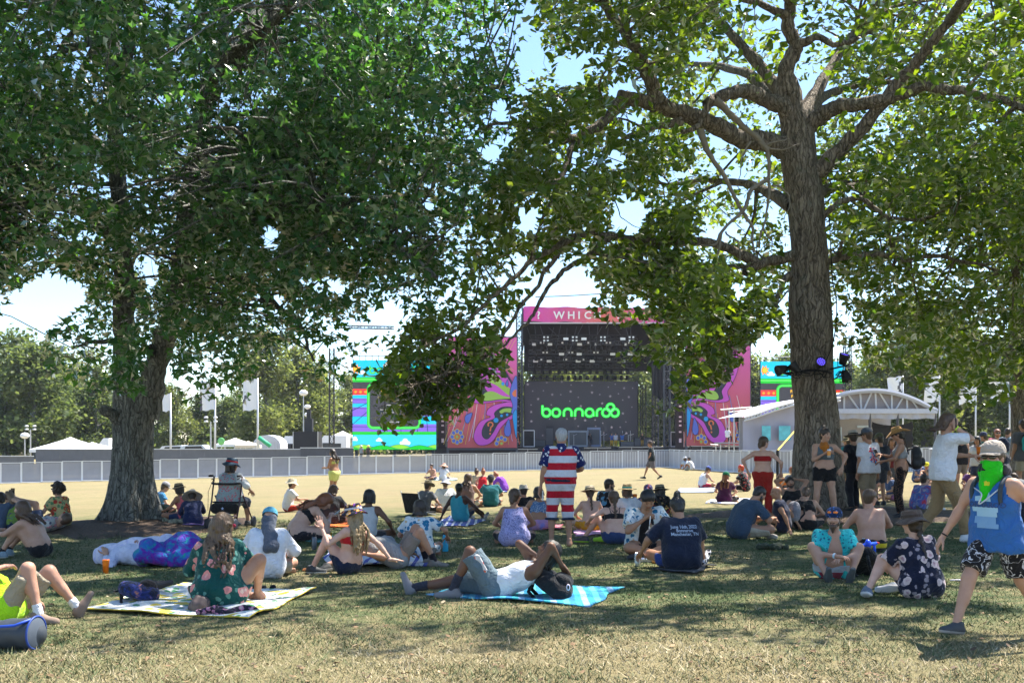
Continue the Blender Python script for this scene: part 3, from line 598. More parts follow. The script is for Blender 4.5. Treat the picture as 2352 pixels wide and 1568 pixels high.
def ball_light(px, py, rad, Y, lab, ybot, mast=STEEL):
    p = at(px, py, Y); g = float(gz(p[0], Y)); r = thing('balloon_light', lab, 'lamp', (p[0], Y, g)); R = rad/F_*Y; H = p[2]-g
    MB().lathe([(R*math.sin(t)+.001, H-R*.7*math.cos(t)) for t in np.linspace(0, math.pi, 10)], 18).build('globe', CANV, r, True); MB().tube([(0, 0, 0), (0, 0, H-R*.6)], [.06, .05], 6).build('mast', mast, r)
ball_light(57, 1000, 10, 88, 'white oval balloon light on a mast at far left', 1030)
for q, (px, py, rd) in enumerate(((697, 902, 10), (706, 934, 7.5), (706, 952, 7))): ball_light(px, py, rd, 92+q, ('upper', 'middle', 'lowest')[q]+' white balloon in the stack above the black box', 990)
def light_mast(px, py, Y, lab):
    p = at(px, py, Y); g = float(gz(p[0], Y)); r = thing('flood_light', lab, 'lamp', (p[0], Y, g)); H = p[2]-g
    MB().tube([(0, 0, 0), (0, 0, H)], [.07, .05], 6).build('mast', STEEL, r)
    for x in (-.35, .35):
        for z in (0, .3): MB().lathe([(.001, .1), (.14, .08), (.16, -.05), (.001, -.06)], 10, c=(x, 0, H+z)).build('lamp_head', CANV, r, True)
light_mast(70, 986, 90, 'four-headed flood light mast left of the white tent'); light_mast(484, 968, 74, 'twin speaker pole behind the fence between the flags')
# green round sign, slide banner, shed, RV, black cube
def simple(name, lab, cat, loc, parts, rz=0):
    r = thing(name, lab, cat, loc, rz)
    for n, m, mats, sm in parts: m.build(n, mats, r, sm)
    return r
p = at(508, 1013, 82); g = float(gz(p[0], 82)); h = p[2]-g
disc = MB().lathe([(.001, .04), (.28, .04), (.30, 0), (.28, -.04), (.001, -.04)], 24); D = disc.out(); D = np.stack([D[:, 0], D[:, 2], D[:, 1]+h], 1); d2 = MB().add(D, disc.F)
simple('round_sign', 'round green sign disc above the grey fence', 'sign', (p[0], 82, g), [('disc', d2, plain((.22, .62, .2), .6), True), ('post', MB().bar((0, .03, 0), (0, .03, h), .05), STEEL, False)])
p = at(621, 999, 95); g = float(gz(p[0], 95)); R = 1.25; V = [(x*1.25*1.0, -.0, 0) for x in ()]
m = MB(); pr = [(-1.3, 0), (-1.3, .9)]+[(1.3*math.cos(t)*-1, .9+.45*math.sin(t)) for t in np.linspace(.15, math.pi-.15, 9)]+[(1.3, .9), (1.3, 0)]
hh = p[2]-g; pr = [(x, z*hh/1.35) for x, z in pr]; n = len(pr)
m.add([(x, -1.5, z) for x, z in pr]+[(x, 1.5, z) for x, z in pr], [tuple(range(n))[::-1], tuple(range(n, 2*n))]+[(i, (i+1) % n, n+(i+1) % n, n+i) for i in range(n)])
rib = MB()
for k in range(9): rib.box((-1.1+k*.27, -1.52, hh*.4), (.03, .03, hh*.8))
simple('storage_shed', 'pale grey corrugated shed with rounded roof behind the fence', 'shed', (p[0], 95, g), [('wall', m, CANVS, False), ('rib', rib, STEEL, False), ('vent', MB().box((.5, -1.53, hh*.3), (.4, .04, .3)), plain((.1, .1, .11)), False)])
p = at(612, 1013, 72); g = float(gz(p[0], 72)); m = MB(); a0, a1 = at(594, 1004, 72)-np.array((p[0], 72, g)), at(621, 1024, 72)-np.array((p[0], 72, g)); m.tube([a0, (a0+a1)/2, a1], [.14, .15, .15], 8)
simple('slide_banner', 'green slanting slide tube beside the third flagpole', 'slide', (p[0], 72, g), [('tube', m, plain((.05, .42, .2)), True), ('support', MB().bar(a0+np.array((0, .15, 0)), (a0[0], .15, 0), .06), STEEL, False)])
p0, p1 = at(679, 991, 90), at(735, 1030, 90); g = float(gz(p0[0], 90)); w = p1[0]-p0[0]; h = p0[2]-g
simple('equipment_cube', 'black clad equipment tower block behind the dark fence', 'structure', ((p0[0]+p1[0])/2, 90, g), [('cladding', MB().box((0, 0, h/2), (w, 2, h)), plain((.02, .021, .026), .7), False), ('stack', MB().box((.1, 0, h+.6), (.7, .7, 1.2)).box((.1, 0, h+1.6), (.35, .4, .8)), plain((.025, .026, .03)), False), ('frame', MB().box((-w/2, -1.01, h/2), (.06, .06, h)).box((w/2, -1.01, h/2), (.06, .06, h)), STEEL, False)])
for px0, px1, py, Y, lab in ((650, 700, 1001, 100, 'white motorhome with a dark windscreen behind the fence'), (738, 800, 1000, 105, 'long white trailer between the lattice mast and the screen'), (237, 262, 1006, 92, 'white box trailer framed behind the maple trunk')):
    a, b = at(px0, py, Y), at(px1, py, Y); g = float(gz(a[0], Y)); w = b[0]-a[0]; h = a[2]-g; m = MB(); pr = [(-w/2, .4), (-w/2, h*.75), (-w/2+.5, h), (w/2, h), (w/2, .4)]; n = 5
    m.add([(x, -1.2, z) for x, z in pr]+[(x, 1.2, z) for x, z in pr], [tuple(range(n))[::-1], tuple(range(n, 2*n))]+[(i, (i+1) % n, n+(i+1) % n, n+i) for i in range(n)])
    r = simple('trailer', lab, 'trailer', ((a[0]+b[0])/2, Y, g), [('body', m, CANV, False), ('window', MB().box((-w/2+.9, -1.21, h*.62), (1.1, .03, .6)).box((w*.15, -1.21, h*.62), (w*.3, .03, .5)), plain((.03, .035, .04), .2), False)])
    for x in (-w*.3, w*.3):
        q = MB().lathe([(.001, .1), (.3, .1), (.33, 0), (.3, -.1), (.001, -.1)], 14); D = q.out(); MB().add(np.stack([D[:, 0]+x, D[:, 2]-1.1, D[:, 1]+.33], 1), q.F).build('wheel', plain((.02, .02, .02)), r, True)
def car(px, py, Y, col, lab):
    p = at(px, py, Y); g = float(gz(p[0], Y)); r = thing('parked_car', lab, 'car', (p[0], Y, g)); H = max(1.3, p[2]-g)
    pr = [(-2.1, .35), (-2.1, .75), (-1.5, .9), (-.9, 1.35), (.7, 1.4), (1.4, .95), (2.1, .85), (2.1, .35)]; pr = [(x, z*H/1.4) for x, z in pr]; n = len(pr); m = MB()
    m.add([(x, -.85, z) for x, z in pr]+[(x, .85, z) for x, z in pr], [tuple(range(n))[::-1], tuple(range(n, 2*n))]+[(i, (i+1) % n, n+(i+1) % n, n+i) for i in range(n)]); m.build('body', plain(col, .3), r)
    MB().add([(-.95, -.86, H*.68), (-.65, -.86, H*.93), (.6, -.86, H*.95), (1.1, -.86, H*.68)], [(0, 1, 2, 3)]).build('window', plain((.03, .035, .04), .1), r)
    for x in (-1.3, 1.3):
        q = MB().lathe([(.001, .1), (.3, .1), (.33, 0), (.3, -.1), (.001, -.1)], 14); D = q.out(); MB().add(np.stack([D[:, 0]+x, D[:, 2]-.8, D[:, 1]+.33], 1), q.F).build('wheel', plain((.02, .02, .02)), r, True)
car(405, 1022, 84, (.7, .7, .72), 'white car roof showing above the fence by the maple'); car(452, 1021, 83, (.55, .6, .66), 'pale blue-grey car between the first two flags'); car(2210, 1026, 70, (.6, .62, .64), 'silver car behind the fence right of the arched tent'); car(2320, 1024, 74, (.25, .32, .28), 'grey-green car near the right edge of the field')
# ------------------------------------------------------------ the stage
BLK = plain((.009, .0095, .012), .75, 0, .3, 3); BLK2 = plain((.02, .021, .026), .7, 0, .3, 3); TRS = plain((.075, .085, .105), .5, .3, .15, 3)
class Pic:
    "flat printed or LED picture in a plane parallel to the stage front; points in the photograph's grid, built at real size at distance Y"
    def __init__(s, Y, org): s.Y = Y; s.o = np.array(org); s.V = []; s.F = []; s.M = []; s.mats = []; s.lay = 0
    def mi(s, m):
        if m not in s.mats: s.mats.append(m)
        return s.mats.index(m)
    def poly(s, P, m, sm=0, lay=None):
        P = cspline(P, sm) if sm else np.asarray(P, float); s.lay += 1
        b = len(s.V); d = .02+.004*(s.lay if lay is None else lay)
        for x, y in P: s.V.append(at(x, y, s.Y)-s.o-np.array((0, d, 0)))
        s.F.append(tuple(range(b, b+len(P)))); s.M.append(s.mi(m)); return s
    def rect(s, x0, y0, x1, y1, m): return s.poly([(x0, y1), (x1, y1), (x1, y0), (x0, y0)], m)
    def ribbon(s, P, w, m, sm=0, closed=False):
        P = np.asarray(P, float); P = (cspline(P, sm) if closed else spline(P, sm)) if sm else P
        T = np.gradient(P, axis=0) if not closed else np.roll(P, -1, 0)-np.roll(P, 1, 0); T /= np.linalg.norm(T, axis=1)[:, None]+1e-9; N = np.stack([-T[:, 1], T[:, 0]], 1)
        W = np.broadcast_to(np.asarray(w, float), (len(P),))[:, None]/2; a, c = P+N*W, P-N*W; b = len(s.V); s.lay += 1; d = .02+.004*s.lay; n = len(P)
        for q in np.vstack([a, c]): s.V.append(at(q[0], q[1], s.Y)-s.o-np.array((0, d, 0)))
        for i in range(n if closed else n-1): j = (i+1) % n; s.F.append((b+i, b+j, b+n+j, b+n+i)); s.M.append(s.mi(m))
        return s
    def text(s, t, x, y, h, m, align='LEFT', bold=0.):
        V, Fq = text_mesh(t, h*1.38, align, font_offset=bold*h); b = len(s.V); s.lay += 1; d = .02+.004*s.lay
        for v in V: s.V.append(at(x+v[0], y-v[1], s.Y)-s.o-np.array((0, d, 0)))
        for f in Fq: s.F.append(tuple(i+b for i in f)); s.M.append(s.mi(m))
        return s
    def build(s, name, par): return mk(name, s.V, s.F, s.mats, par, s.M, False)
def ring(cx, cy, r, a0=0, a1=360, n=28): return [(cx+r*math.cos(math.radians(a)), cy+r*math.sin(math.radians(a))) for a in np.linspace(a0, a1, n)]
def logo(p, x0, y0, sc, cols):
    "the festival's rounded lettering: b o n n a r and a knot of three rings; letter height about 20 units"
    w = 6.2
    def st(P): return [(x0+sc*a, y0+sc*b) for a, b in P]
    S = [[(3, -30), (3, 0)], ring(12, 0, 9), ring(35, 0, 9), [(53, 9), (53, 0)]+ring(62, 0, 9, 180, 360, 16)+[(71, 9)], [(79, 9), (79, 0)]+ring(88, 0, 9, 180, 360, 16)+[(97, 9)], ring(113, 0, 9), [(122, 0), (122, 9)], [(130, 9), (130, 0)]+ring(139, 0, 9, 180, 285, 10), ring(152, 0, 9), ring(172, 0, 9), ring(162, -12, 8.5)]
    S[0] = [(3, -17), (3, 0)]
    for c, k in zip(cols, (1., .78, .2)):
        for P in S: p.ribbon(st(P), w*k*sc, c)
def base_thing(name, lab, cat, px, Y, gr=None):
    x = (px-CX)/F_*Y; g = float(gz(x, Y)); return thing(name, lab, cat, (x, Y, g), 0, gr), np.array((x, Y, g))
E = lambda r, g, b, k=.5: emit((r, g, b), k)
cy_, pu_, gr_, gd_, dk_, rd_, or_, wh_, nv_, lg_, yl_ = E(.0, .5, .78), E(.2, .11, .62), E(.0, .5, .02), E(.0, .28, .03), E(.035, .035, .045), E(.72, .03, .03), E(.9, .3, .02), E(.9, .9, .9), E(.01, .03, .14), E(.22, .6, .03), E(.9, .5, .02)
def video_screen(x0, x1, y0, y1, Y, lab):
    r, o = base_thing('video_screen', lab, 'screen', (x0+x1)/2, Y); W = x1-x0; H = y1-y0; X = lambda u: x0+u*W; Yy = lambda v: y0+v*H
    a, b = at(x0, y0, Y)-o, at(x1, y1, Y)-o; c = (a+b)/2
    MB().box((c[0], .3, c[2]), (b[0]-a[0], .5, a[2]-b[2])).build('cabinet', BLK, r)
    leg = MB()
    for x in (a[0]+.4, c[0], b[0]-.4): leg.box((x, .35, b[2]/2), (.3, .4, b[2]))
    leg.build('support', BLK2, r); tr = MB()
    for k in range(14): xx = a[0]+(b[0]-a[0])*k/13; tr.bar((xx, .2, a[2]), (xx, .2, a[2]+.55), .06)
    tr.bar((a[0], .2, a[2]+.55), (b[0], .2, a[2]+.55), .08).build('top_rail', TRS, r)
    p = Pic(Y, o); p.rect(x0, y0, x1, y1, cy_)
    p.rect(x0, Yy(.245), x1, Yy(.32), dk_)
    p.rect(x0, Yy(.19), x1, Yy(.245), gr_); p.rect(x0, Yy(.205), x1, Yy(.222), E(.1, .75, .12)); p.rect(x0, Yy(.32), x1, Yy(.39), rd_)
    for k in range(3): p.poly(ring(X(.035+.06*k), Yy(.355), W*.017, n=14), or_); p.poly(ring(X(.85+.06*k), Yy(.355), W*.017, n=14), or_)
    v = .39; hs = [.05, .045, .055, .09, .115, .12]
    p.rect(x0, Yy(.39), x1, Yy(.8), pu_)
    for k, h in enumerate(hs):
        if k % 2 == 0: p.rect(x0, Yy(v), x1, Yy(v+h*.75), cy_)
        p.rect(x0, Yy(v+h)-.6, x1, Yy(v+h)+.6, nv_); v += h
    for u0, u1 in ((-.5, .2), (-.1, .3), (.3, .42), (.58, .6), (.78, .93), (.9, 1.3)):
        P = [(X(u0), Yy(.8)), (X(.5+(u1-.5)*.45), Yy(.39))]
        q = [(min(max(x, x0), x1), y) for x, y in P]
        if abs(q[0][0]-P[0][0]) > 1: t = (q[0][0]-P[0][0])/(P[1][0]-P[0][0]); q[0] = (q[0][0], P[0][1]+t*(P[1][1]-P[0][1]))
        p.ribbon(q, 1.6, nv_)
    p.rect(x0, Yy(.8), x1, Yy(.835), gr_); p.rect(x0, Yy(.835), x1, Yy(1), E(.03, .55, .8))
    for cx, cyv, s in ((.63, .915, 1.), (.02, .88, .7), (.32, .89, .6), (.12, .2-.06, .7), (.42, .045, .8), (.8, .1, .7)):
        for dx, dy, rr in ((-.045, .012, .02), (0, -.008, .033), (.04, .012, .023)): p.poly(ring(min(max(X(cx+dx*s), x0+W*.03), x1-W*.03), Yy(cyv+dy*s), W*rr*s, n=14), wh_)
        p.poly([(max(x0+.5, X(cx-.06*s)), Yy(cyv+.015*s)), (X(cx+.06*s), Yy(cyv+.015*s)), (X(cx+.055*s), Yy(cyv+.03*s)), (max(x0+.5, X(cx-.055*s)), Yy(cyv+.03*s))], wh_)
    for off, m in ((0, lg_), (.18, gr_)):
        xs = np.linspace(0, 1, 40); P = [(X(u), Yy(.965-.022*math.sin(u*14+off*16)+(.008 if m is gr_ else 0))) for u in xs]; p.poly([(x1, y1), (x0, y1)]+P, m); p.ribbon(P, .8, nv_)
    sun = []
    for k in range(16): a_ = k*math.pi/8; rr = W*(.065 if k % 2 else .035); sun.append((X(.04)+max(rr*math.cos(a_), -W*.038), Yy(.1)+rr*math.sin(a_)))
    p.poly(sun, E(.9, .28, .03)); p.poly(ring(X(.045), Yy(.1), W*.03, n=16), yl_)
    logo(p, X(.2), Yy(.12), W/290, (gd_, gr_, E(.3, .85, .2)))
    rx0, rx1, ry0, ry1, R = X(.175), X(.825), Yy(.255), Yy(.775), W*.075
    rr = lambda e: [q for cx, cyv, a0 in ((rx1-R, ry1-R, 0), (rx0+R, ry1-R, 90), (rx0+R, ry0+R, 180), (rx1-R, ry0+R, 270)) for q in ring(cx, cyv, R-e, a0, a0+90, 8)]
    p.poly(rr(0), gr_); p.poly(rr(W*.012), E(.08, .72, .1)); p.poly(rr(W*.028), gr_); p.poly(rr(W*.035), dk_)
    for t, y, h, m, bd in (('FRIENDS MAKE', .335, .032, yl_, .05), ('FRIEND CAMP', .39, .032, yl_, .05), ('Visit the Calling All Friends booth', .445, .015, wh_, .0), ('sexual violence space', .5, .015, wh_, 0), ('We have trained women here to help', .553, .015, wh_, 0), ('Go to any tent day or night', .583, .015, wh_, 0), ('exiting warning', .69, .013, wh_, 0)):
        p.text(t, X(.5), Yy(y)+h*H*.5, h*H, m, 'CENTER', bd)
    p.build('picture', r); return r
video_screen(810, 1002, 827, 1032, 118, 'large cartoon video screen left of the stage behind oak leaves')
video_screen(1747, 1940, 830, 1035, 118, 'cartoon video screen right of the stage behind the oak trunk')
# butterfly banners
K = lambda r, g, b: plain((r, g, b), .8, 0, .06, 1)
def grad_pink():
    m, nt, b = nmat('banner_pink'); z = nd(nt, 'SeparateXYZ', {0: ocoord(nt)}).outputs[2]; t = nd(nt, 'MapRange', {'Value': z, 1: 1., 2: 12., 3: 0., 4: 1.}).outputs[0]
    nt.links.new(ramp(nt, t, [(0, (.62, .12, .12)), (.5, (.66, .12, .2)), (1, (.72, .13, .42))]), b.inputs['Base Color']); b.inputs['Roughness'].default_value = .8; return m
PINK = grad_pink(); MAG, DRK, LIME, BLU, CYA, ORG, YEL, VIO, LIL, INK, WHT = K(.62, .1, .55), K(.04, .045, .06), K(.34, .55, .1), K(.12, .17, .6), K(.03, .33, .75), K(.75, .2, .08), K(.75, .5, .1), K(.3, .14, .55), K(.5, .5, .85), K(.02, .02, .05), K(.85, .85, .85)
def banner(lab, x0, x1, y0, y1, Y, mir):
    r, o = base_thing('butterfly_banner', lab, 'banner', (x0+x1)/2, Y); W, H = x1-x0, y1-y0; a, b = at(x0, y0, Y)-o, at(x1, y1, Y)-o
    T = lambda P: [((x0+u*W) if not mir else (x1-u*W), y0+v*H) for u, v in P]
    nx, nz = 24, 30; V = []
    for i in range(nx+1):
        for j in range(nz+1): V.append((a[0]+(b[0]-a[0])*i/nx, .04*math.sin(i*.9+j*.25)*(j/nz), a[2]+(b[2]-a[2])*j/nz))
    mk('banner_cloth', V, [(i*(nz+1)+j, i*(nz+1)+j+1, (i+1)*(nz+1)+j+1, (i+1)*(nz+1)+j) for i in range(nx) for j in range(nz)], PINK, r)
    fr = MB()
    for x in (a[0], b[0]): fr.box((x, .25, a[2]/2), (.25, .3, a[2]))
    fr.box((0, .25, a[2]), (b[0]-a[0]+.3, .3, .25)).box((0, .25, 1.), (b[0]-a[0], .3, .2)).build('scaffold', TRS, r)
    p = Pic(Y, o); p.lay = 8
    for k in range(22):                                           # rays
        u = .02+k*.045; c = (YEL, LIL, WHT, ORG, YEL, CYA)[k % 6]; v0 = .62+.1*math.sin(k*2.1); P = T([(u+.16*(u-.5), .97-.03*(k % 3)), (u*.85+.12, v0)]); p.ribbon(P, 1.0, c)
    for k in range(5): p.ribbon(T([(.78+.05*k, .02), (.72+.03*k, .2), (.83+.03*k, .3)]), .9, YEL, 4)
    # wings: upper and lower, outlined
    def sh(P, m, sm=6, ol=True):
        p.poly(T(P), m, sm)
        if ol: p.ribbon(T(P), .9, INK, sm, True)
    up = [(1., .46), (.93, .4), (.75, .22), (.55, .12), (.33, .1), (.2, .18), (.2, .3), (.28, .42), (.36, .5), (.34, .58), (.5, .6), (.75, .58), (.98, .58)]
    sh(up, MAG); sh([(u*.84+.15, v*.84+.075) for u, v in up], DRK); sh([(u*.62+.36, v*.6+.2) for u, v in up], MAG, 6, False)
    sh([(.98, .5), (.85, .44), (.72, .36), (.62, .34), (.6, .4), (.72, .44), (.9, .53)], LIME, 5, False); sh([(.97, .55), (.8, .53), (.66, .49), (.55, .5), (.5, .55), (.56, .575), (.75, .56)], LIME, 5, False)
    lw = [(.98, .59), (.75, .6), (.6, .64), (.56, .7), (.62, .72), (.48, .76), (.4, .84), (.38, .92), (.45, .975), (.58, .97), (.68, .92), (.76, .83), (.86, .76), (.97, .72)]
    sh(lw, MAG); sh([(.95, .64), (.8, .63), (.68, .68), (.68, .73), (.56, .77), (.5, .84), (.51, .9), (.58, .92), (.66, .86), (.75, .77), (.93, .7)], DRK)
    sh([(.93, .645), (.82, .645), (.75, .67), (.78, .69), (.83, .675), (.92, .68)], LIME, 4, False)
    for u, v, ru, rv, m in ((.7, .75, .035, .022, CYA), (.78, .71, .02, .012, CYA), (.86, .7, .018, .012, CYA), (.8, .42, .022, .016, CYA), (.6, .45, .014, .01, CYA), (.55, .3, .02, .015, CYA), (.4, .3, .03, .02, MAG)): p.poly(T([(u+ru*math.cos(t), v+rv*math.sin(t)) for t in np.linspace(0, 6.2, 14)]), m)
    for k in range(2): p.ribbon(T([(.62+.035*math.cos(t), .79+.022*math.sin(t)) for t in np.linspace(2.4, 7.6, 10)]+[(.62, .835), (.615, .85)]), 3.2, ORG)
    p.poly(T([(.615+.014*math.cos(t), .872+.009*math.sin(t)) for t in np.linspace(0, 6.2, 10)]), ORG)
    sh([(1., .36), (.93, .42), (.9, .52), (.94, .62), (.92, .68), (1., .7)], BLU, 5); p.poly(T([(.995, .47), (.96, .48), (.93, .51), (.95, .535), (.995, .54)]), ORG)
    sh([(1., .66), (.94, .7), (.95, .78), (.97, .86), (.985, .9), (1., .9)], CYA, 4)
    for u, v, s, ro in ((.3, .73, 1., .9), (.87, .83, 1.25, .15), (.86, .42, .5, .2)):
        d = [(0, -.075), (.03, -.02), (.04, .02), (.02, .05), (-.02, .05), (-.04, .02), (-.03, -.02)]; c_, s_ = math.cos(ro), math.sin(ro); sh([(u+s*(x*c_-y*s_), v+s*(x*s_+y*c_)) for x, y in d], BLU, 4)
    for u, v in ((.14, .9), (.78, .96)):
        for k in range(8 if u < .5 else 4):
            t = k*math.pi/4+math.pi*(1 if u > .5 else 0); p.poly(T([(u+.07*math.cos(t)+.035*math.cos(q), v+.05*math.sin(t)+.025*math.sin(q)) for q in np.linspace(0, 6.1, 12)]), YEL); p.poly(T([(u+.07*math.cos(t)+.026*math.cos(q), v+.05*math.sin(t)+.018*math.sin(q)) for q in np.linspace(0, 6.1, 12)]), BLU)
        p.poly(T([(u+.035*math.cos(q), v+.024*math.sin(q)) for q in np.linspace(0, 6.1, 14)]), ORG); p.poly(T([(u+.018*math.cos(q), v+.012*math.sin(q)) for q in np.linspace(0, 6.1, 10)]), LIME)
    p.build('artwork', r)
banner('tall pink banner with butterfly wing left of the stage', 1028, 1187, 775, 1028, 119, False)
banner('tall pink banner with butterfly wing right of the stage', 1577, 1723, 775, 1024, 119, True)
# stage house
SY = 121.; st, so_ = base_thing('concert_stage', 'black concert stage with lighting roof and pink name banner', 'stage', 1380, SY)
def Q(px, py, dy=0.): return at(px, py, SY)-so_+np.array((0, dy, 0))
xl, xr = Q(1000, 1000)[0], Q(1760, 1000)[0]; zd = Q(1300, 1026)[2]
MB().box(((xl+xr)/2, 6, zd/2), (xr-xl, 14, zd)).build('deck', BLK, st)
MB().box(((xl+xr)/2, -1.06, zd*.45), (xr-xl, .1, zd*.85)).build('skirt', BLK2, st)
def truss(m, a, b, w, bay=1.2, bw=.1):
    a, b = np.array(a), np.array(b); d = b-a; L = np.linalg.norm(d); d = d/L; u = np.cross(d, (0, 1, 0)) if abs(d[1]) < .9 else np.cross(d, (0, 0, 1)); u /= np.linalg.norm(u); v = np.cross(d, u); n = max(1, int(L/bay)); C = [(u*s+v*t)*w/2 for s, t in ((-1, -1), (1, -1), (1, 1), (-1, 1))]
    for c in C: m.bar(a+c, b+c, bw, n=4)
    for k in range(n):
        p0, p1 = a+d*L*k/n, a+d*L*(k+1)/n
        for q in range(4):
            c0, c1 = C[q], C[(q+1) % 4]; m.bar(p0+c0, p1+c1, bw*.6, n=3) if k % 2 else m.bar(p0+c1, p1+c0, bw*.6, n=3); m.bar(p0+c0, p0+c1, bw*.5, n=3)
for px, dy, pt in ((1193, -.6, 690), (1530, -.6, 720), (1193, 9, 700), (1530, 9, 720)):
    m = MB(); p = Q(px, 1030, dy); truss(m, (p[0], dy, 0), (p[0], dy, Q(px, pt)[2]), .7, 1.0, .1); m.build('tower', TRS, st)
x0, x1 = Q(1206, 0)[0], Q(1545, 0)[0]; zt, zb = Q(0, 707)[2], Q(0, 741)[2]
m = MB().box(((x0+x1)/2, 5.5, zt-.3), (x1-x0+.6, 11.5, .3)); m.build('roof', BLK, st)
zs = Q(0, 790)[2]
MB().box((x0-.2, 5.5, (zt+zb)/2-1.2), (.2, 11, zt-zb+2.4)).box((x1+.2, 5.5, (zt+zs)/2), (.2, 11, zt-zs)).build('side_curtain', BLK, st)
bk = MB().box(((x0+x1)/2, 10.9, (zt+Q(0, 838)[2])/2), (x1-x0, .2, zt-Q(0, 838)[2])); bk.build('back_curtain', BLK, st)
# name banner along the roof edge
nm_, nt, b = nmat('name_banner'); xx = nd(nt, 'SeparateXYZ', {0: ocoord(nt)}).outputs[0]; t = nd(nt, 'MapRange', {'Value': xx, 1: x0, 2: x1, 3: 0., 4: 1.}).outputs[0]
nt.links.new(ramp(nt, t, [(0, (.72, .07, .42)), (.25, (.7, .1, .3)), (.55, (.78, .18, .14)), (.8, (.75, .1, .3)), (1, (.66, .08, .5))]), b.inputs['Base Color']); b.inputs['Roughness'].default_value = .55
V = []; nx, nz = 90, 8
for i in range(nx+1):
    for j in range(nz+1): V.append((x0-.2+(x1-x0+.4)*i/nx, -.75+.1*math.sin(i*.8+j*.9)*math.sin(i*.23)-.05*math.sin(i*1.7-j*1.1), zt+.05-.25*i/nx+(zb-zt)*j/nz+.06*math.sin(i*.31)))
nb_ = mk('name_banner', V, [(i*(nz+1)+j, i*(nz+1)+j+1, (i+1)*(nz+1)+j+1, (i+1)*(nz+1)+j) for i in range(nx) for j in range(nz)], nm_, st)
p = Pic(SY-.95, so_); p.lay = 6
for ch, px in zip('?WHICH?', (1237, 1284, 1312, 1330, 1350, 1372, 1420)): p.text(ch, px, 732, 17.5, WHT, 'CENTER', .03)
p.build('lettering', nb_)
MB().box(((x0+x1)/2, -.7, zb-.12), (x1-x0+.4, .12, .16)).build('hem', plain((.6, .55, .6)), nb_)
# hung trusses with lamps
for r_, (py, dy, n) in enumerate(((772, .5, 11), (782, 2, 14), (803, 3, 12), (818, 4, 14), (832, 5, 13), (845, 6, 15), (862, 8.5, 16))):
    m = MB(); truss(m, Q(1216, py, dy), Q(1466, py+2, dy), .45, 1.1, .09); m.build('light_truss', TRS if r_ else BLK2, st); l = MB(); bd = MB()
    for k in range(n):
        q = Q(1222+(1462-1222)*(k+.5)/n+random.uniform(-2, 2), py+6, dy-.3); z = q+np.array((0, 0, -.3))
        bd.lathe([(.001, .25), (.18, .22), (.24, -.15), (.2, -.35), (.001, -.36)], 8, c=z-np.array((0, 0, .15)))
        if r_ < 4:
            if k % 3 == 1: [l.box(q+np.array((sx*.22, -.2, sz*.2)), (.22, .06, .2)) for sx in (-1, 1) for sz in (-1, 1) if r_ == 0 or sz > 0]
            elif (k+r_) % 2: l.box(q+np.array((0, -.2, 0)), (.62, .06, .3))
    o = bd.build('lamp', BLK, st, True); o['kind'] = 'stuff'
    if l.F: o = l.build('lamp_face', plain((.75, .78, .8), .3), st); o['kind'] = 'stuff'
m = MB()
for k in range(16): a_ = Q(1212+k*16+random.uniform(-4, 4), 745, random.uniform(0, 4)); MB().bar(a_, a_+np.array((random.uniform(-2, 2), 0, -random.uniform(1.5, 4.))), .07).build('rigging', TRS, st)
# rear video wall
vw = MB(); a, b2 = Q(1205, 875, 7), Q(1466, 1012, 7); vw.box(((a[0]+b2[0])/2, 7.2, (a[2]+b2[2])/2), (b2[0]-a[0], .3, a[2]-b2[2])); wall = vw.build('video_wall', plain((.013, .014, .02), .35), st)
p = Pic(SY+7, so_); k7 = (SY+7)/SY; p.o = so_; V7 = lambda x, y: (x, y)
dim = E(.28, .25, .3, .3); p.rect(1206, 875.6, 1465.5, 1011, E(.012, .013, .02))
def star(cx, cy, r): p.poly([(cx+(r if q % 2 == 0 else r*.42)*math.sin(q*math.pi/5), cy-(r if q % 2 == 0 else r*.42)*math.cos(q*math.pi/5)) for q in range(10)], dim)
for zx, zy in ((145, 852), (240, 985), (370, 945), (538, 917), (735, 926), (902, 960), (1030, 886), (1073, 967), (632, 1050), (828, 1025), (1018, 1118), (176, 1104), (178, 1190), (358, 1270), (672, 1182), (915, 1245), (580, 1165), (1050, 1300)): star(zx/4+1176, zy/4+669.7, 3.8)
for zx, zy in ((190, 913), (288, 910), (448, 946), (543, 857), (608, 970), (733, 860), (806, 945), (884, 876), (948, 850), (977, 938), (1107, 886), (1016, 995), (530, 1005), (360, 1040), (175, 1040), (1100, 1060), (345, 1168), (505, 1168), (763, 1178), (833, 1207), (993, 1244), (1045, 1196), (607, 1235), (768, 1236), (282, 1320), (842, 1295), (320, 836), (458, 829), (646, 826)): p.poly(ring(zx/4+1176, zy/4+669.7, 1.7, n=10), dim)
logo(p, 1243, 947.5, .98, (E(.0, .5, .02, .7), E(.01, .8, .03, .7), E(.15, 1., .25, .7))); p.build('picture', wall)
m = MB(); c0, c1 = Q(1500, 826, 1), Q(1562, 912, 1); V = []
for i in range(31):
    for j in range(7): V.append((c0[0]+(c1[0]-c0[0])*i/30, 1+.18*math.sin(i*1.7+j*.4)+.1*math.sin(i*3.9), c0[2]+(c1[2]-c0[2])*j/6+.2*math.sin(i*.5)*(j == 6)))
mk('hanging_drape', V, [(i*7+j, (i+1)*7+j, (i+1)*7+j+1, i*7+j+1) for i in range(30) for j in range(6)], plain((.02, .022, .03), .8), st)
for px in (1478, 1490, 1512, 1545, 1566):
    m = MB(); q = Q(px, 1026, 4); truss(m, (q[0], 4, zd), (q[0], 4, Q(px, 880 if px < 1500 else 905)[2]), .4, .9, .07); m.build('scaffold_leg', BLK2, st)
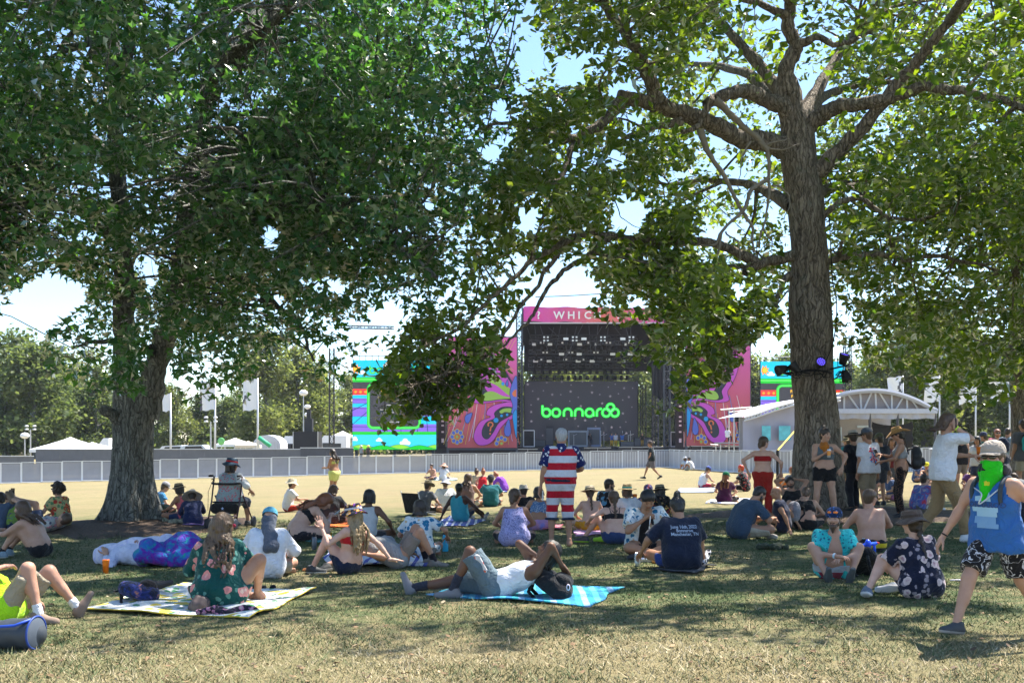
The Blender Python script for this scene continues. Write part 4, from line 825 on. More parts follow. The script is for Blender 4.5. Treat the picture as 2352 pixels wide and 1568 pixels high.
for k, (px, w, h) in enumerate(((1186, 1.2, 9), (1015, 1.2, 9), (1560, 1.3, 10))):
    q = Q(px, 1030); m = MB().box((q[0], .3, zd+h/2), (w*.75, .8, h)); m.build('side_stack', BLK2, st); f = MB()
    for z in (.6, 1.4, 2., 2.4, 2.8, 3.8, 4.6): MB().box((q[0]+.1, -.13, zd+z*1.3), (.3, .04, .2 if z > 1.3 else .5)).build('stack_light', plain((.75, .75, .78)), st)
# gear and players on the deck
def gear(px, w, h, d=2., lab='', m=BLK2, name='amplifier', frame=False):
    q = at(px, 1026, SY+d); r = thing(name, lab, 'stage gear', (q[0], SY+d, so_[2]+zd))
    if frame:
        f = MB()
        for z in (0.05, h): f.box((0, 0, z), (w, .06, .1))
        for x in (-w/2, w/2): f.box((x, 0, h/2), (.1, .06, h))
        f.build('frame', plain((.6, .6, .62)), r); MB().box((0, .05, h/2), (w*.9, .04, h*.9)).build('face', BLK, r)
    else:
        MB().box((0, 0, h/2), (w, .6, h)).build('case', m, r); MB().box((0, -.31, h*.5), (w*.86, .02, h*.78)).build('grille', plain((.07, .075, .085)), r)
gear(1327, 2.4, 2., 2, 'grey road case left of the musicians on stage', plain((.2, .23, .27))); gear(1215, 1.3, 2, 0, 'white framed box at the left of the deck', name='monitor', frame=True); gear(1556, 1.6, 1.8, 0, 'white framed box right of the deck', name='monitor', frame=True)
gear(1364, 1.6, 2.4, 3, 'blue-grey drum case between two musicians', plain((.16, .2, .3))); gear(1240, 1.5, .9, 3, 'low black speaker behind the flag man'); gear(1440, 1.8, .7, .6, 'low wedge speaker right of the band'); gear(1475, 2.2, 1.2, 2.5, 'wide dark case at the right end of the band'); gear(1262, 1.0, 2.6, 4, 'tall black cabinet against the video wall left')
for k, px in enumerate((1318, 1351, 1372, 1380, 1387, 1430, 1443, 1448)):
    q = at(px, 1026, SY+1.4+k % 3); r = thing('microphone_stand', 'thin silver microphone stand among the band on stage', 'stand', (q[0], q[1], so_[2]+zd), 0, 'microphone stands on stage'); MB().bar((0, 0, 0), (0, 0, 1.5+.5*(k % 2)), .05).bar((0, 0, 1.4), (.4, 0, 1.6), .04).build('pole', STEEL, r); MB().lathe([(.25, 0), (.25, .04), (.001, .05)], 10).build('base', BLK, r)
for k, (px, w) in enumerate(((1212, 2.2), (1288, 2.6), (1372, 3.), (1450, 2.8), (1500, 2.2), (1610, 2.4))):
    q = at(px, 1038, 112); g = float(gz(q[0], 112)); r = thing('floor_case', 'low dark equipment case in front of the stage', 'case', (q[0], 112, g), 0, 'cases on the ground before the stage'); f = MB().box((0, 0, .5), (w, .8, 1.)); f.build('case', BLK2, r); MB().box((0, -.42, .96), (w, .05, .06)).box((0, -.42, .5), (.05, .05, 1)).build('edging', plain((.35, .36, .38)), r)
# lattice masts, cable
for px, pt, pb, Y, lab in ((762, 800, 1024, 100, 'slim black lattice mast left of the video screen'), (1946, 770, 905, 75, 'black lattice mast behind the arched tent')):
    q = at(px, pt, Y); g = float(gz(q[0], Y)); r = thing('lattice_mast', lab, 'mast', (q[0], Y, g)); m = MB(); truss(m, (0, 0, 0), (0, 0, q[2]-g), .45, .6, .07); m.build('lattice', BLK2, r)
c = [at(1230, 682, 100), at(1310, 679, 102), at(1420, 671, 105), at(1560, 655, 110)]; o = thing('overhead_cable', 'black overhead cable above the stage roof', 'cable', (0, 0, 0)); MB().tube(spline(c, 6), [.05]*19, 5).build('line', BLK, o)
m = MB(); pa, pb = at(905, 753, 116), at(770, 750, 116); r = thing('boom_beam', 'dark horizontal truss beam above the left screen', 'beam', (pa[0], 116, 0)); truss(m, pb-np.array((pa[0], 116, 0)), np.array((0, 0, pa[2])), .3, 1., .09); m.build('beam', TRS, r)
# ------------------------------------------------------------ tents at right
TY_ = 64.; r, o = base_thing('festival_tent', 'white and grey tent with an arched truss front right of the oak', 'tent', 2000, TY_)
def q3(px, py, dy=0.): return at(px, py, TY_)-o+np.array((0, dy, 0))
arcp = [(1900, 922), (1922, 908), (1950, 899), (1999, 894), (2040, 897), (2075, 906), (2110, 920), (2150, 941)]; arc_s = spline([(x, y) for x, y in arcp], 5); n = len(arc_s)
V = [q3(x, y, 0) for x, y in arc_s]+[q3(x, y, 9.) for x, y in arc_s]; mk('roof', V, [(i, i+1, n+i+1, n+i) for i in range(n-1)], CANV, r)
m = MB(); m.tube([q3(x, y+3, -.1) for x, y in arc_s], [.17]*n, 6); m.build('arch', plain((.36, .38, .44), .5), r)
MB().box((q3(2025, 0)[0], -.15, q3(0, 944)[2]), (q3(2150, 0)[0]-q3(1900, 0)[0], .2, .3)).build('beam', plain((.5, .52, .58), .5), r)
V = [q3(x, y+4, .3) for x, y in arc_s]+[q3(x, 944, .3) for x, y in arc_s]; mk('gable', V, [(i, i+1, n+i+1, n+i) for i in range(n-1)], plain((.33, .3, .31), .8), r)
m = MB()
for k, (xa, xb) in enumerate(((1940, 1940), (1948, 1975), (1977, 1980), (1985, 2004), (2012, 2014), (2020, 2046), (2050, 2050), (2058, 2080), (2085, 2085), (2096, 2112))):
    ya = float(np.interp(xa, arc_s[:, 0], arc_s[:, 1]))+4; m.bar(q3(xa if k % 4 != 3 else xb, ya, .1), q3(xb if k % 4 != 3 else xa, 942, .1), .1)
m.build('truss_web', WSTEEL, r)
V = []; nn = 40
for i in range(nn+1):
    x = 1905+245*i/nn
    for j, y in enumerate((947, 953, 960+2.5*abs(math.sin(i*.35)))): V.append(q3(x, y, -.1+.05*math.sin(i*1.3)*j))
mk('valance', V, [(i*3+j, (i+1)*3+j, (i+1)*3+j+1, i*3+j+1) for i in range(nn) for j in range(2)], plain((.42, .42, .46), .7, 0, .06, 2), r)
MB().box((q3(2030, 0)[0], 8.6, 2.2), (7.4, .1, 4.4)).build('rear_wall', plain((.4, .37, .37), .8), r)
wn_ = MB()
for x0_, x1_, y0_, y1_ in ((2007, 2031, 976, 1012), (2064, 2094, 972, 978), (2110, 2130, 970, 976)):
    a, b = q3(x0_, y0_, 8.4), q3(x1_, y1_, 8.4); MB().box(((a[0]+b[0])/2*1.12, 8.45, (a[2]+b[2])/2), (b[0]-a[0], .08, a[2]-b[2])).build('window', plain((.62, .7, .78), .5), r)
V = []
for i in range(25):
    for j in range(7):
        t = i/24; V.append(q3(2042+98*t, 966+30*t*(1-t)*1.2+((1028-(966+30*t*(1-t)*1.2))*j/6), 3.+.12*math.sin(j*2.2+i*.35)))
mk('black_drape', V, [(i*7+j, (i+1)*7+j, (i+1)*7+j+1, i*7+j+1) for i in range(24) for j in range(6)], plain((.012, .012, .015), .7), r)
for x in (1908, 1998, 2062, 2148): MB().bar(q3(x, 944), np.array((q3(x, 0)[0], 0, 0)), .16).build('pole', plain((.08, .08, .09)), r)
MB().box((q3(1960, 0)[0], 2., .55), (3., .9, 1.1)).build('counter', plain((.12, .125, .13)), r)
# the lower left wing of the tent with pale walls
w0, o2 = base_thing('festival_wing_tent', 'pale lavender walled tent with curved white roof behind the oak trunk', 'tent', 1790, 58.)
def q4(px, py, dy=0.): return at(px, py, 58.)-o2+np.array((0, dy, 0))
rp = spline([(1706, 957), (1740, 947), (1780, 933), (1829, 920), (1880, 913), (1925, 912)], 5); n = len(rp)
V = [q4(x, y, -.4) for x, y in rp]+[q4(x, y-3, 3) for x, y in rp]+[q4(x, y-2, 7) for x, y in rp]; mk('roof', V, [(k*n+i, k*n+i+1, (k+1)*n+i+1, (k+1)*n+i) for k in range(2) for i in range(n-1)], CANV, w0)
m = MB(); m.tube([q4(x, y+2, -.4) for x, y in rp], [.06]*n, 5); m.tube([q4(x, y+9, -.4) for x, y in rp], [.05]*n, 5)
for i in range(0, n-1): m.bar(q4(rp[i][0], rp[i][1]+2+7*(i % 2), -.4), q4(rp[i+1][0], rp[i+1][1]+2+7*((i+1) % 2), -.4), .06)
m.build('roof_truss', WSTEEL, w0)
V = [q4(x, max(y+9, 950 if x < 1760 else 0), 0) for x, y in rp]+[q4(x, 1000, 0)+np.array((0, -.15*math.sin(i), 0)) for i, (x, y) in enumerate(rp)]+[np.array((q4(x, 0)[0], -.1, 0)) for x, y in rp]
mk('wall', V, [(k*n+i, (k+1)*n+i, (k+1)*n+i+1, k*n+i+1) for k in range(2) for i in range(n-1)], plain((.36, .355, .43), .8, 0, .1, 1.5), w0)
for x0_, x1_ in ((1748, 1768), (1787, 1813), (1827, 1850)): a, b = q4(x0_, 978), q4(x1_, 1011); MB().box(((a[0]+b[0])/2, -.2, (a[2]+b[2])/2), (b[0]-a[0], .05, a[2]-b[2])).build('window', plain((.12, .5, .56), .35, 0, .5, 3), w0)
MB().box((q4(1815, 0)[0], 3, 1.6), (4.6, .1, 2.6)).build('rear_wall', plain((.4, .4, .46)), w0)
# yellow strap staked to a black post
a, b = at(1830, 984, 30), at(1786, 1034, 29); r = thing('guy_strap', 'yellow ratchet strap slanting from the oak trunk to a black post', 'strap', (b[0], 29, float(gz(b[0], 29)))); o = np.array(r.location); MB().bar(a-o, b-o, .05).build('webbing', plain((.72, .55, .05), .6), r); MB().bar((b-o), (0, 0, -.1), .07).build('post', BLK, r)
# camera platform
Yp = 88.; r, o = base_thing('camera_platform', 'steel scaffold platform with filming camera before the right banner', 'platform', 1688, Yp)
q5 = lambda px, py, dy=0.: at(px, py, Yp)-o+np.array((0, dy, 0)); m = MB()
for px in (1655, 1686, 1727):
    for dy in (0, 2): m.bar(np.array((q5(px, 0)[0], dy, 0)), q5(px, 936 if px > 1660 else 1020, dy), .09)
m.bar(q5(1655, 941), q5(1727, 935), .12).bar(q5(1686, 945, 2), q5(1727, 940, 2), .1).bar(q5(1700, 982), q5(1730, 982), .08).bar(q5(1632, 1020), q5(1730, 1026, 0), .06); m.build('scaffold', STEEL, r)
MB().box((q5(1692, 0)[0], 1, q5(0, 1017)[2]), (q5(1730, 0)[0]-q5(1650, 0)[0], 2.2, .12)).build('deck', plain((.3, .3, .32)), r)
m = MB().box(q5(1698, 962, .5), (.5, .9, .5)).box(q5(1699, 955, .5), (.35, .3, .3)).bar(q5(1698, 970, .5), q5(1700, 990, .5), .15).bar(q5(1700, 990, .5), q5(1692, 1016, .5), .06).bar(q5(1700, 990, .5), q5(1710, 1016, .5), .06); m.build('camera', BLK, r)
# ------------------------------------------------------------ organic shapes: smooth unions of tapered capsules, meshed by surface nets
def A(*v): return np.array(v, float)
def nrm(v): v = np.asarray(v, float); return v/(np.linalg.norm(v)+1e-9)
def cap(a, b, ra, rb=None, k=.03, sub=False, ca=False, cb=False):
    return ('c', A(*a), A(*b), ra, ra if rb is None else rb, k, sub, ca, cb)
def ell(c, r, k=.02, sub=False): return ('e', A(*c), A(*r), 0, 0, k, sub, False, False)
def half(p, n, sub=False): return ('h', A(*p), nrm(n), 0, 0, .004, sub, False, False)   # keeps the side against n
def pd(p, q):
    t, a, b, ra, rb, k, sub, ca, cb = q
    if t == 'c':
        ab = b-a; L2 = ab.dot(ab)+1e-9; pa = p-a; s = pa@ab/L2; sc = np.clip(s, 0, 1)
        d = np.sqrt(((pa-sc[..., None]*ab)**2).sum(-1))-(ra+sc*(rb-ra)); L = math.sqrt(L2)
        if cb: d = np.maximum(d, (s-1)*L)
        if ca: d = np.maximum(d, -s*L)
        return d
    if t == 'e':
        u = (p-a)/b; k0 = np.sqrt((u*u).sum(-1)); k1 = np.sqrt(((u/b)**2).sum(-1))
        return k0*(k0-1)/(k1+1e-6)
    return (p-a)@b
def comb(f, d, q):
    k = q[5]
    if q[0] == 'h': return np.maximum(f, d)
    if q[6]:
        h = np.maximum(k-np.abs(f+d), 0)/k; return np.maximum(f, -d)+h*h*k*.25
    h = np.maximum(k-np.abs(f-d), 0)/k; return np.minimum(f, d)-h*h*k*.25
def qbox(q):
    if q[0] == 'c': r = max(q[3], q[4]); return np.minimum(q[1], q[2])-r, np.maximum(q[1], q[2])+r
    return q[1]-q[2], q[1]+q[2]
def sdf_pts(prims, P):
    f = np.full(len(P), .3)
    for q in prims: f = comb(f, pd(P, q), q)
    return f
def sdf_mesh(prims, vox, fold=0., fs=22., seed=0):
    bb = [qbox(q) for q in prims if not q[6] and q[0] != 'h']
    lo = np.min([b[0] for b in bb], 0)-3*vox-.02; hi = np.max([b[1] for b in bb], 0)+3*vox+.02
    n = np.ceil((hi-lo)/vox).astype(int)+1; f = np.full(n, .3, np.float32)
    ax = [lo[i]+vox*np.arange(n[i]) for i in range(3)]
    for q in prims:
        if q[0] == 'h': sl = [slice(0, m) for m in n]
        else:
            b0, b1 = qbox(q); e = q[5]+2.5*vox
            sl = [slice(max(0, int((b0[i]-e-lo[i])/vox)), min(n[i], int((b1[i]+e-lo[i])/vox)+2)) for i in range(3)]
        if any(s.stop <= s.start for s in sl): continue
        g = np.stack(np.meshgrid(ax[0][sl[0]], ax[1][sl[1]], ax[2][sl[2]], indexing='ij'), -1)
        f[tuple(sl)] = comb(f[tuple(sl)], pd(g, q), q)
    if fold:
        g = np.stack(np.meshgrid(*ax, indexing='ij'), -1); o = seed*1.7
        f = f+fold*(np.sin(g@A(fs, fs*.4, fs*.7)+o)*np.sin(g@A(-fs*.5, fs*.8, fs*.6)+2*o)+.6*np.sin(g@A(fs*1.9, -fs*1.3, fs*.8)+o*.5))
    return nets(f, lo, vox)
def nets(f, lo, vox):
    s = f < 0; nx, ny, nz = f.shape
    c = np.zeros((nx-1, ny-1, nz-1, 3), np.float32); w = np.zeros((nx-1, ny-1, nz-1), np.float32)
    I = [(i, j, k) for i in (0, 1) for j in (0, 1) for k in (0, 1)]
    sl = lambda a, o: a[o[0]:nx-1+o[0], o[1]:ny-1+o[1], o[2]:nz-1+o[2]]
    for axis in range(3):
        for o in I:
            if o[axis]: continue
            o2 = tuple(1 if d == axis else o[d] for d in range(3))
            a, b = sl(f, o), sl(f, o2); x = (a < 0) != (b < 0); t = np.where(x, a/(a-b+1e-12), 0)
            for d in range(3): c[..., d] += np.where(x, t if d == axis else o[d], 0)
            w += x
    m = w > 0; idx = np.full(m.shape, -1, np.int64); idx[m] = np.arange(m.sum())
    cells = np.argwhere(m); V = lo+vox*(cells+c[m]/w[m][:, None]); Fq = []
    for axis in range(3):
        sh = [slice(1, -1)]*3; sh[axis] = slice(0, -1); sh2 = list(sh); sh2[axis] = slice(1, None)
        a, b = s[tuple(sh)], s[tuple(sh2)]; e = np.argwhere(a != b)
        if not len(e): continue
        flip = a[tuple(e.T)]; off = np.ones(3, int); off[axis] = 0; e = e+off
        u, v = [(1, 2), (2, 0), (0, 1)][axis]; du = np.zeros(3, int); dv = np.zeros(3, int); du[u] = 1; dv[v] = 1
        q = np.stack([idx[tuple((e-du-dv).T)], idx[tuple((e-dv).T)], idx[tuple(e.T)], idx[tuple((e-du).T)]], -1)
        q[~flip] = q[~flip][:, ::-1]; Fq.append(q)
    Fq = np.concatenate(Fq) if Fq else np.zeros((0, 4), int)
    return V, Fq[(Fq >= 0).all(1)]
def frame(y, up):
    y = nrm(y); z = np.asarray(up, float); z = z-y*z.dot(y)
    if np.linalg.norm(z) < 1e-3: z = np.cross(y, (1, .3, 0))
    z = nrm(z); return np.stack([np.cross(y, z), y, z], 1)
# ---- heads, hands, shoes, made once
def make_head(vox, fem):
    j = .9 if fem else 1.
    P = [ell((0, -.012, .03), (.076, .096, .086)), ell((0, .028, -.03), (.063*j, .066, .088), .03), cap((-.04*j, .02, -.068), (.04*j, .02, -.068), .026, k=.03),
         cap((-.014, .064, -.093), (.014, .064, -.093), .023*j, k=.025), cap((-.03, .082, .027), (.03, .082, .027), .011, k=.015),
         cap((0, .092, .012), (0, .112, -.026), .007, .013, .012), cap((-.014, .1, -.03), (.014, .1, -.03), .008, k=.01)]
    for s in (-1, 1):
        P += [ell((s*.042, .062, -.026), (.024, .026, .024), .025), ell((s*.031, .1, .005), (.016, .015, .011), .012, True), ell((s*.031, .081, .004), (.013, .012, .011), .004),
              ell((s*.079, -.004, -.008), (.01, .022, .033), .008)]
    P += [cap((-.017, .09, -.06), (.017, .09, -.06), .0085, k=.008), cap((0, -.02, -.06), (0, -.03, -.17), .05 if fem else .058, k=.03)]
    V, Fq = sdf_mesh(P, vox); T = np.ones((len(V), 3))
    for s in (-1, 1):
        d = np.linalg.norm((V-A(s*.031, .09, .004))*A(1, .6, 1.25), axis=1); T[d < .0125] = (.75, .85, .95); T[d < .007] = (.06, .06, .07)
        b = (np.abs(V[:, 0]-s*.032) < .021) & (np.abs(V[:, 2]-.027) < .0055) & (V[:, 1] > .05); T[b] = (.22, .2, .2)
    l = (np.abs(V[:, 0]) < .024) & (np.abs(V[:, 2]+.06) < .0085) & (V[:, 1] > .07); T[l] = (.82, .5, .5)
    return V, Fq, T
HEADS = {(v, f): make_head(v, f) for v in (.0122, .02) for f in (0, 1)}
def make_hand(kind):
    P = [cap((-.024, .02, 0), (-.028, .085, 0), .016, .015, .02), cap((0, .015, 0), (0, .09, 0), .017, .015, .02), cap((.022, .02, 0), (.026, .085, 0), .016, .014, .02), cap((0, -.03, 0), (0, .03, 0), .024, .022, .02)]
    curl = {'relax': 24, 'flat': 5, 'grip': 62, 'spread': 8}[kind]; sp = 2.6 if kind == 'spread' else 1.
    for i, (x, L) in enumerate(((-.031, .072), (-.011, .082), (.010, .077), (.029, .06))):
        p = A(x, .088-.006*abs(i-1), 0); g = curl*(.6+.15*i); ya = (-7+5*i)*sp
        for s in range(3):
            l = L*(.45, .31, .24)[s]; t = math.radians(g); y = math.radians(ya)
            q = p+l*A(math.sin(y)*math.cos(t), math.cos(y)*math.cos(t), -math.sin(t)); P.append(cap(p, q, .0095-.0009*s, .009-.001*s, .004)); p = q; g += curl*(.85 if s else 1)
    p = A(-.03, .02, -.004); g = 48*min(sp, 1.3)
    for s in range(3):
        t = math.radians(g); q = p+(.036, .032, .026)[s]*A(-math.sin(t), math.cos(t), -.35 if kind != 'grip' else -.8); P.append(cap(p, q, .0125-.0012*s, .0113-.0012*s, .006)); p = q; g -= 16
    return sdf_mesh(P, .0084)
HANDS = {k: make_hand(k) for k in ('relax', 'flat', 'grip', 'spread')}
def make_shoe(vox):
    P = [cap((0, -.055, .035), (0, .03, .045), .042, .042, .04), cap((0, .03, .035), (0, .15, .022), .043, .036, .04), cap((0, -.02, .06), (0, -.03, .11), .046, .047, .03, cb=True), half((0, 0, 0), (0, 0, -1))]
    V, Fq = sdf_mesh(P, vox); z = V[Fq].mean(1)[:, 2]; return V-A(0, 0, .08), Fq, (z < .024).astype(int)
SHOES = {v: make_shoe(v) for v in (.0145, .024)}
def make_foot():
    P = [cap((0, -.04, .035), (0, .02, .05), .034, .034, .03), cap((0, .02, .045), (0, .14, .018), .036, .03, .03), cap((0, -.02, .05), (0, -.01, .1), .036, .036, .03), half((0, 0, .002), (0, 0, -1))]
    P += [cap((-.03+.017*i, .14, .014), (-.033+.018*i, .172-.008*abs(i-1), .012), .0105-.001*i, k=.004) for i in range(5)]
    V, Fq = sdf_mesh(P, .011); return V-A(0, 0, .08), Fq
FOOT = make_foot()

# ------------------------------------------------------------ people
POSES = {
 'stand': dict(pz=.93, ra=(.1, .02, .08), la=(-.1, -.02, .08), rk=(.1, 1, 0), lk=(-.1, 1, 0), rd=(.25, 1, 0), ld=(-.25, 1, 0), lean=0, bend=4, rh=(.28, .06, .82), lh=(-.28, .06, .82), rp=(.5, -1, 0), lp=(-.5, -1, 0)),
 'walk': dict(pz=.90, ra=(.08, .34, .09), la=(-.08, -.36, .16), rk=(.1, 1, 0), lk=(-.1, 1, 0), rd=(.1, 1, .15), ld=(-.1, 1, -.5), lean=4, bend=4, rh=(.3, -.12, .84), lh=(-.3, .2, .86), rp=(.4, -1, 0), lp=(-.4, -1, 0)),
 'cross': dict(pz=.125, ra=(-.13, .34, .07), la=(.13, .44, .07), rk=(1, .3, .2), lk=(-1, .3, .2), rd=(-1, .5, -.1), ld=(1, .5, -.1), lean=6, bend=20, rh=(.2, .42, .26), lh=(-.2, .42, .26), rp=(1, -.6, -.4), lp=(-1, -.6, -.4)),
 'knees': dict(pz=.12, ra=(.13, .55, .08), la=(-.13, .52, .08), rk=(.12, .2, 1), lk=(-.12, .2, 1), rd=(.1, 1, 0), ld=(-.1, 1, 0), lean=10, bend=24, rh=(.02, .53, .37), lh=(-.03, .5, .34), rp=(1, -.2, -.5), lp=(-1, -.2, -.5)),
 'back': dict(pz=.12, ra=(.13, .72, .07), la=(-.16, .6, .08), rk=(.1, .2, 1), lk=(-.1, .2, 1), rd=(.2, .6, .8), ld=(-.2, 1, .2), lean=-24, bend=12, rh=(.32, -.42, .07), lh=(-.32, -.42, .07), rp=(.4, -1, .2), lp=(-.4, -1, .2)),
 'chair': dict(pz=.5, ra=(.12, .5, .08), la=(-.12, .47, .08), rk=(.1, .6, 1), lk=(-.1, .6, 1), rd=(.1, 1, 0), ld=(-.1, 1, 0), lean=-4, bend=12, rh=(.2, .35, .62), lh=(-.2, .35, .62), rp=(.8, -1, -.2), lp=(-.8, -1, -.2)),
 'lie': dict(pz=.115, ra=(.1, .42, .08), la=(-.1, .82, .07), rk=(.05, .1, 1), lk=(-.1, .1, 1), rd=(.05, 1, 0), ld=(-.2, .4, 1), lean=-80, bend=-4, rh=(.22, .1, .16), lh=(-.22, .1, .16), rp=(1, -.3, -.4), lp=(-1, -.3, -.4), hp=-62),
}
def ik(a, t, l1, l2, pole):
    a, t = A(*a), A(*t); d = t-a; L = np.linalg.norm(d); Lc = min(max(L, abs(l1-l2)+.02), (l1+l2)*.995); u = d/(L+1e-9); t = a+u*Lc
    x = (l1*l1-l2*l2+Lc*Lc)/(2*Lc); h = math.sqrt(max(l1*l1-x*x, 0)); p = A(*pole); p = nrm(p-u*p.dot(u)); return a+u*x+p*h, t
def pitch(d): d = math.radians(d); return A(0, math.sin(d), math.cos(d))
def joints(o, fem):
    J = {}; P = A(0, 0, o['pz']); ln, bd = o['lean'], o['bend']; sd = math.radians(o.get('side', 0)); tw = math.radians(o.get('twist', 0))
    Rs = np.array([[math.cos(sd), 0, math.sin(sd)], [0, 1, 0], [-math.sin(sd), 0, math.cos(sd)]]); Rt = np.array([[math.cos(tw), -math.sin(tw), 0], [math.sin(tw), math.cos(tw), 0], [0, 0, 1]])
    dd = [Rs@pitch(ln+bd*q) for q in (0, .35, .8, 1.0)]
    J['P'] = P; J['W'] = P+.13*dd[0]; J['C'] = J['W']+.15*dd[1]; J['U'] = J['C']+.13*dd[2]; J['N'] = J['U']+.075*dd[3]; J['d'] = dd
    X = A(1, 0, 0); X2 = Rt@(Rs@X); J['X'] = X; J['X2'] = X2
    J['bk'] = [-np.cross(X if i < 2 else X2, d)*-1 for i, d in enumerate(dd)]
    J['bk'] = [nrm(np.cross(d, X if i < 2 else X2)) for i, d in enumerate(dd)]     # points backward
    if J['bk'][0][1] > 0 and abs(ln) < 60: J['bk'] = [-b for b in J['bk']]
    if ln < -60: J['bk'] = [b if b[2] < 0 else -b for b in J['bk']]
    sw = .162 if fem else .182
    for s, n in ((1, 'r'), (-1, 'l')):
        J[n+'S'] = J['U']+.035*dd[3]+s*sw*X2; J[n+'H'] = P+A(s*.088, .0, -.01)
        J[n+'E'], J[n+'W'] = ik(J[n+'S'], o[n+'h'], .285, .255, o[n+'p']); J[n+'K'], J[n+'A'] = ik(J[n+'H'], o[n+'a'], .43, .42, o[n+'k'])
    hp = o.get('hp', 4 if ln > -50 else -70); hy = math.radians(o.get('hy', 0)); hr = math.radians(o.get('hr', 0))
    a = math.radians(hp); Ry = np.array([[math.cos(hy), -math.sin(hy), 0], [math.sin(hy), math.cos(hy), 0], [0, 0, 1]])
    f = Ry@A(0, math.cos(a), -math.sin(a)); u = Ry@A(0, math.sin(a), math.cos(a)); r = np.cross(f, u)
    u2 = u*math.cos(hr)+r*math.sin(hr); r2 = np.cross(f, u2); ht = math.radians(o.get('ht', 0)); f, r2 = f*math.cos(ht)+r2*math.sin(ht), r2*math.cos(ht)-f*math.sin(ht); J['HR'] = np.stack([r2, f, u2], 1)
    nk = nrm(.5*dd[3]+.5*u2); J['Hc'] = J['N']+.075*nk+.105*u2+.015*f
    return J
def torso(J, fem, w, e=0., lo=0, hi=9, bust=True):
    X, X2 = J['X'], J['X2']; b = J['bk']; q = []
    if fem: T = [(J['P'], X, .1, .108, b[0]), (J['W'], X, .055, .09, b[1]), (J['C'], X2, .07, .094, b[2]), (J['U'], X2, .105, .062, b[3])]
    else: T = [(J['P'], X, .085, .105, b[0]), (J['W'], X, .07, .1, b[1]), (J['C'], X2, .085, .108, b[2]), (J['U'], X2, .13, .068, b[3])]
    for i, (c, x, h, r, bb) in enumerate(T):
        if i < lo or i > hi: continue
        ww = w if i < 3 else 1+(w-1)*.35
        q.append(cap(c-x*h*ww, c+x*h*ww, r*(1+(ww-1)*.8)+e, k=.09))
        if i in (1, 2): q.append(cap(c-x*h*ww*.6-bb*.02*ww, c+x*h*ww*.6-bb*.02*ww, r*(1+(ww-1)*.9)*.92+e, k=.07))
    if lo <= 0 < hi: q.append(cap(J['P']*.5+J['W']*.5-X*.06*w, J['P']*.5+J['W']*.5+X*.06*w, (.098 if fem else .1)*w+e, k=.09))
    if fem and bust and hi >= 2 and lo <= 2:
        c = J['C']+.05*J['d'][2]; q += [ell(c-b[2]*.085+s*.07*X2, (.06+e, .06+e, .06+e), .03) for s in (-1, 1)]
    return q
def limb(a, b, t): return a+(b-a)*t
def body_prims(J, fem, w):
    q = torso(J, fem, w); m = .87 if fem else .95; wl = (1+(w-1)*.6)*.96
    for n in 'rl':
        S, E, Wr, H, K, An = (J[n+c] for c in 'SEWHKA')
        q += [cap(S, E, .052*m*wl, .039*m*wl, .04), cap(limb(S, E, .2), limb(S, E, .6), .05*m*wl, .046*m*wl, .03), cap(E, Wr, .041*m*wl, .026*m, .03), cap(limb(E, Wr, .1), limb(E, Wr, .4), .042*m*wl, .038*m*wl, .02),
              cap(H, K, .088*wl, .056*wl, .05), cap(limb(H, K, .1), limb(H, K, .5), .088*wl, .074*wl, .03), cap(K, An, .053*wl, .035, .04)]
        kb = nrm(np.cross(np.cross(An-K, H-K), An-K)); kb = kb if np.linalg.norm(np.cross(An-K, H-K)) > .01 else A(0, -1, 0)
        q += [cap(limb(K, An, .16)+kb*.012, limb(K, An, .48)+kb*.01, .054*wl, .044*wl, .03)]
    q.append(cap(J['N']-.03*J['d'][3], J['Hc']-.07*J['HR'][:, 2], .06*m, .054*m, .04))
    q.append(cap(J['rS'], J['lS'], .048*m, k=.05)); return q
def sleeves(J, t, e, wl=1., m=1.):
    q = []
    for n in 'rl':
        S, E, Wr = J[n+'S'], J[n+'E'], J[n+'W']
        if t <= 1: q.append(cap(S, limb(S, E, t), .055*m*wl+e, .052*wl+e*1.5, .03, cb=True))
        else: q += [cap(S, E, .055*m*wl+e, .045*wl+e, .03), cap(E, limb(E, Wr, t-1), .045*wl+e, .034+e, .02, cb=True)]
    return q
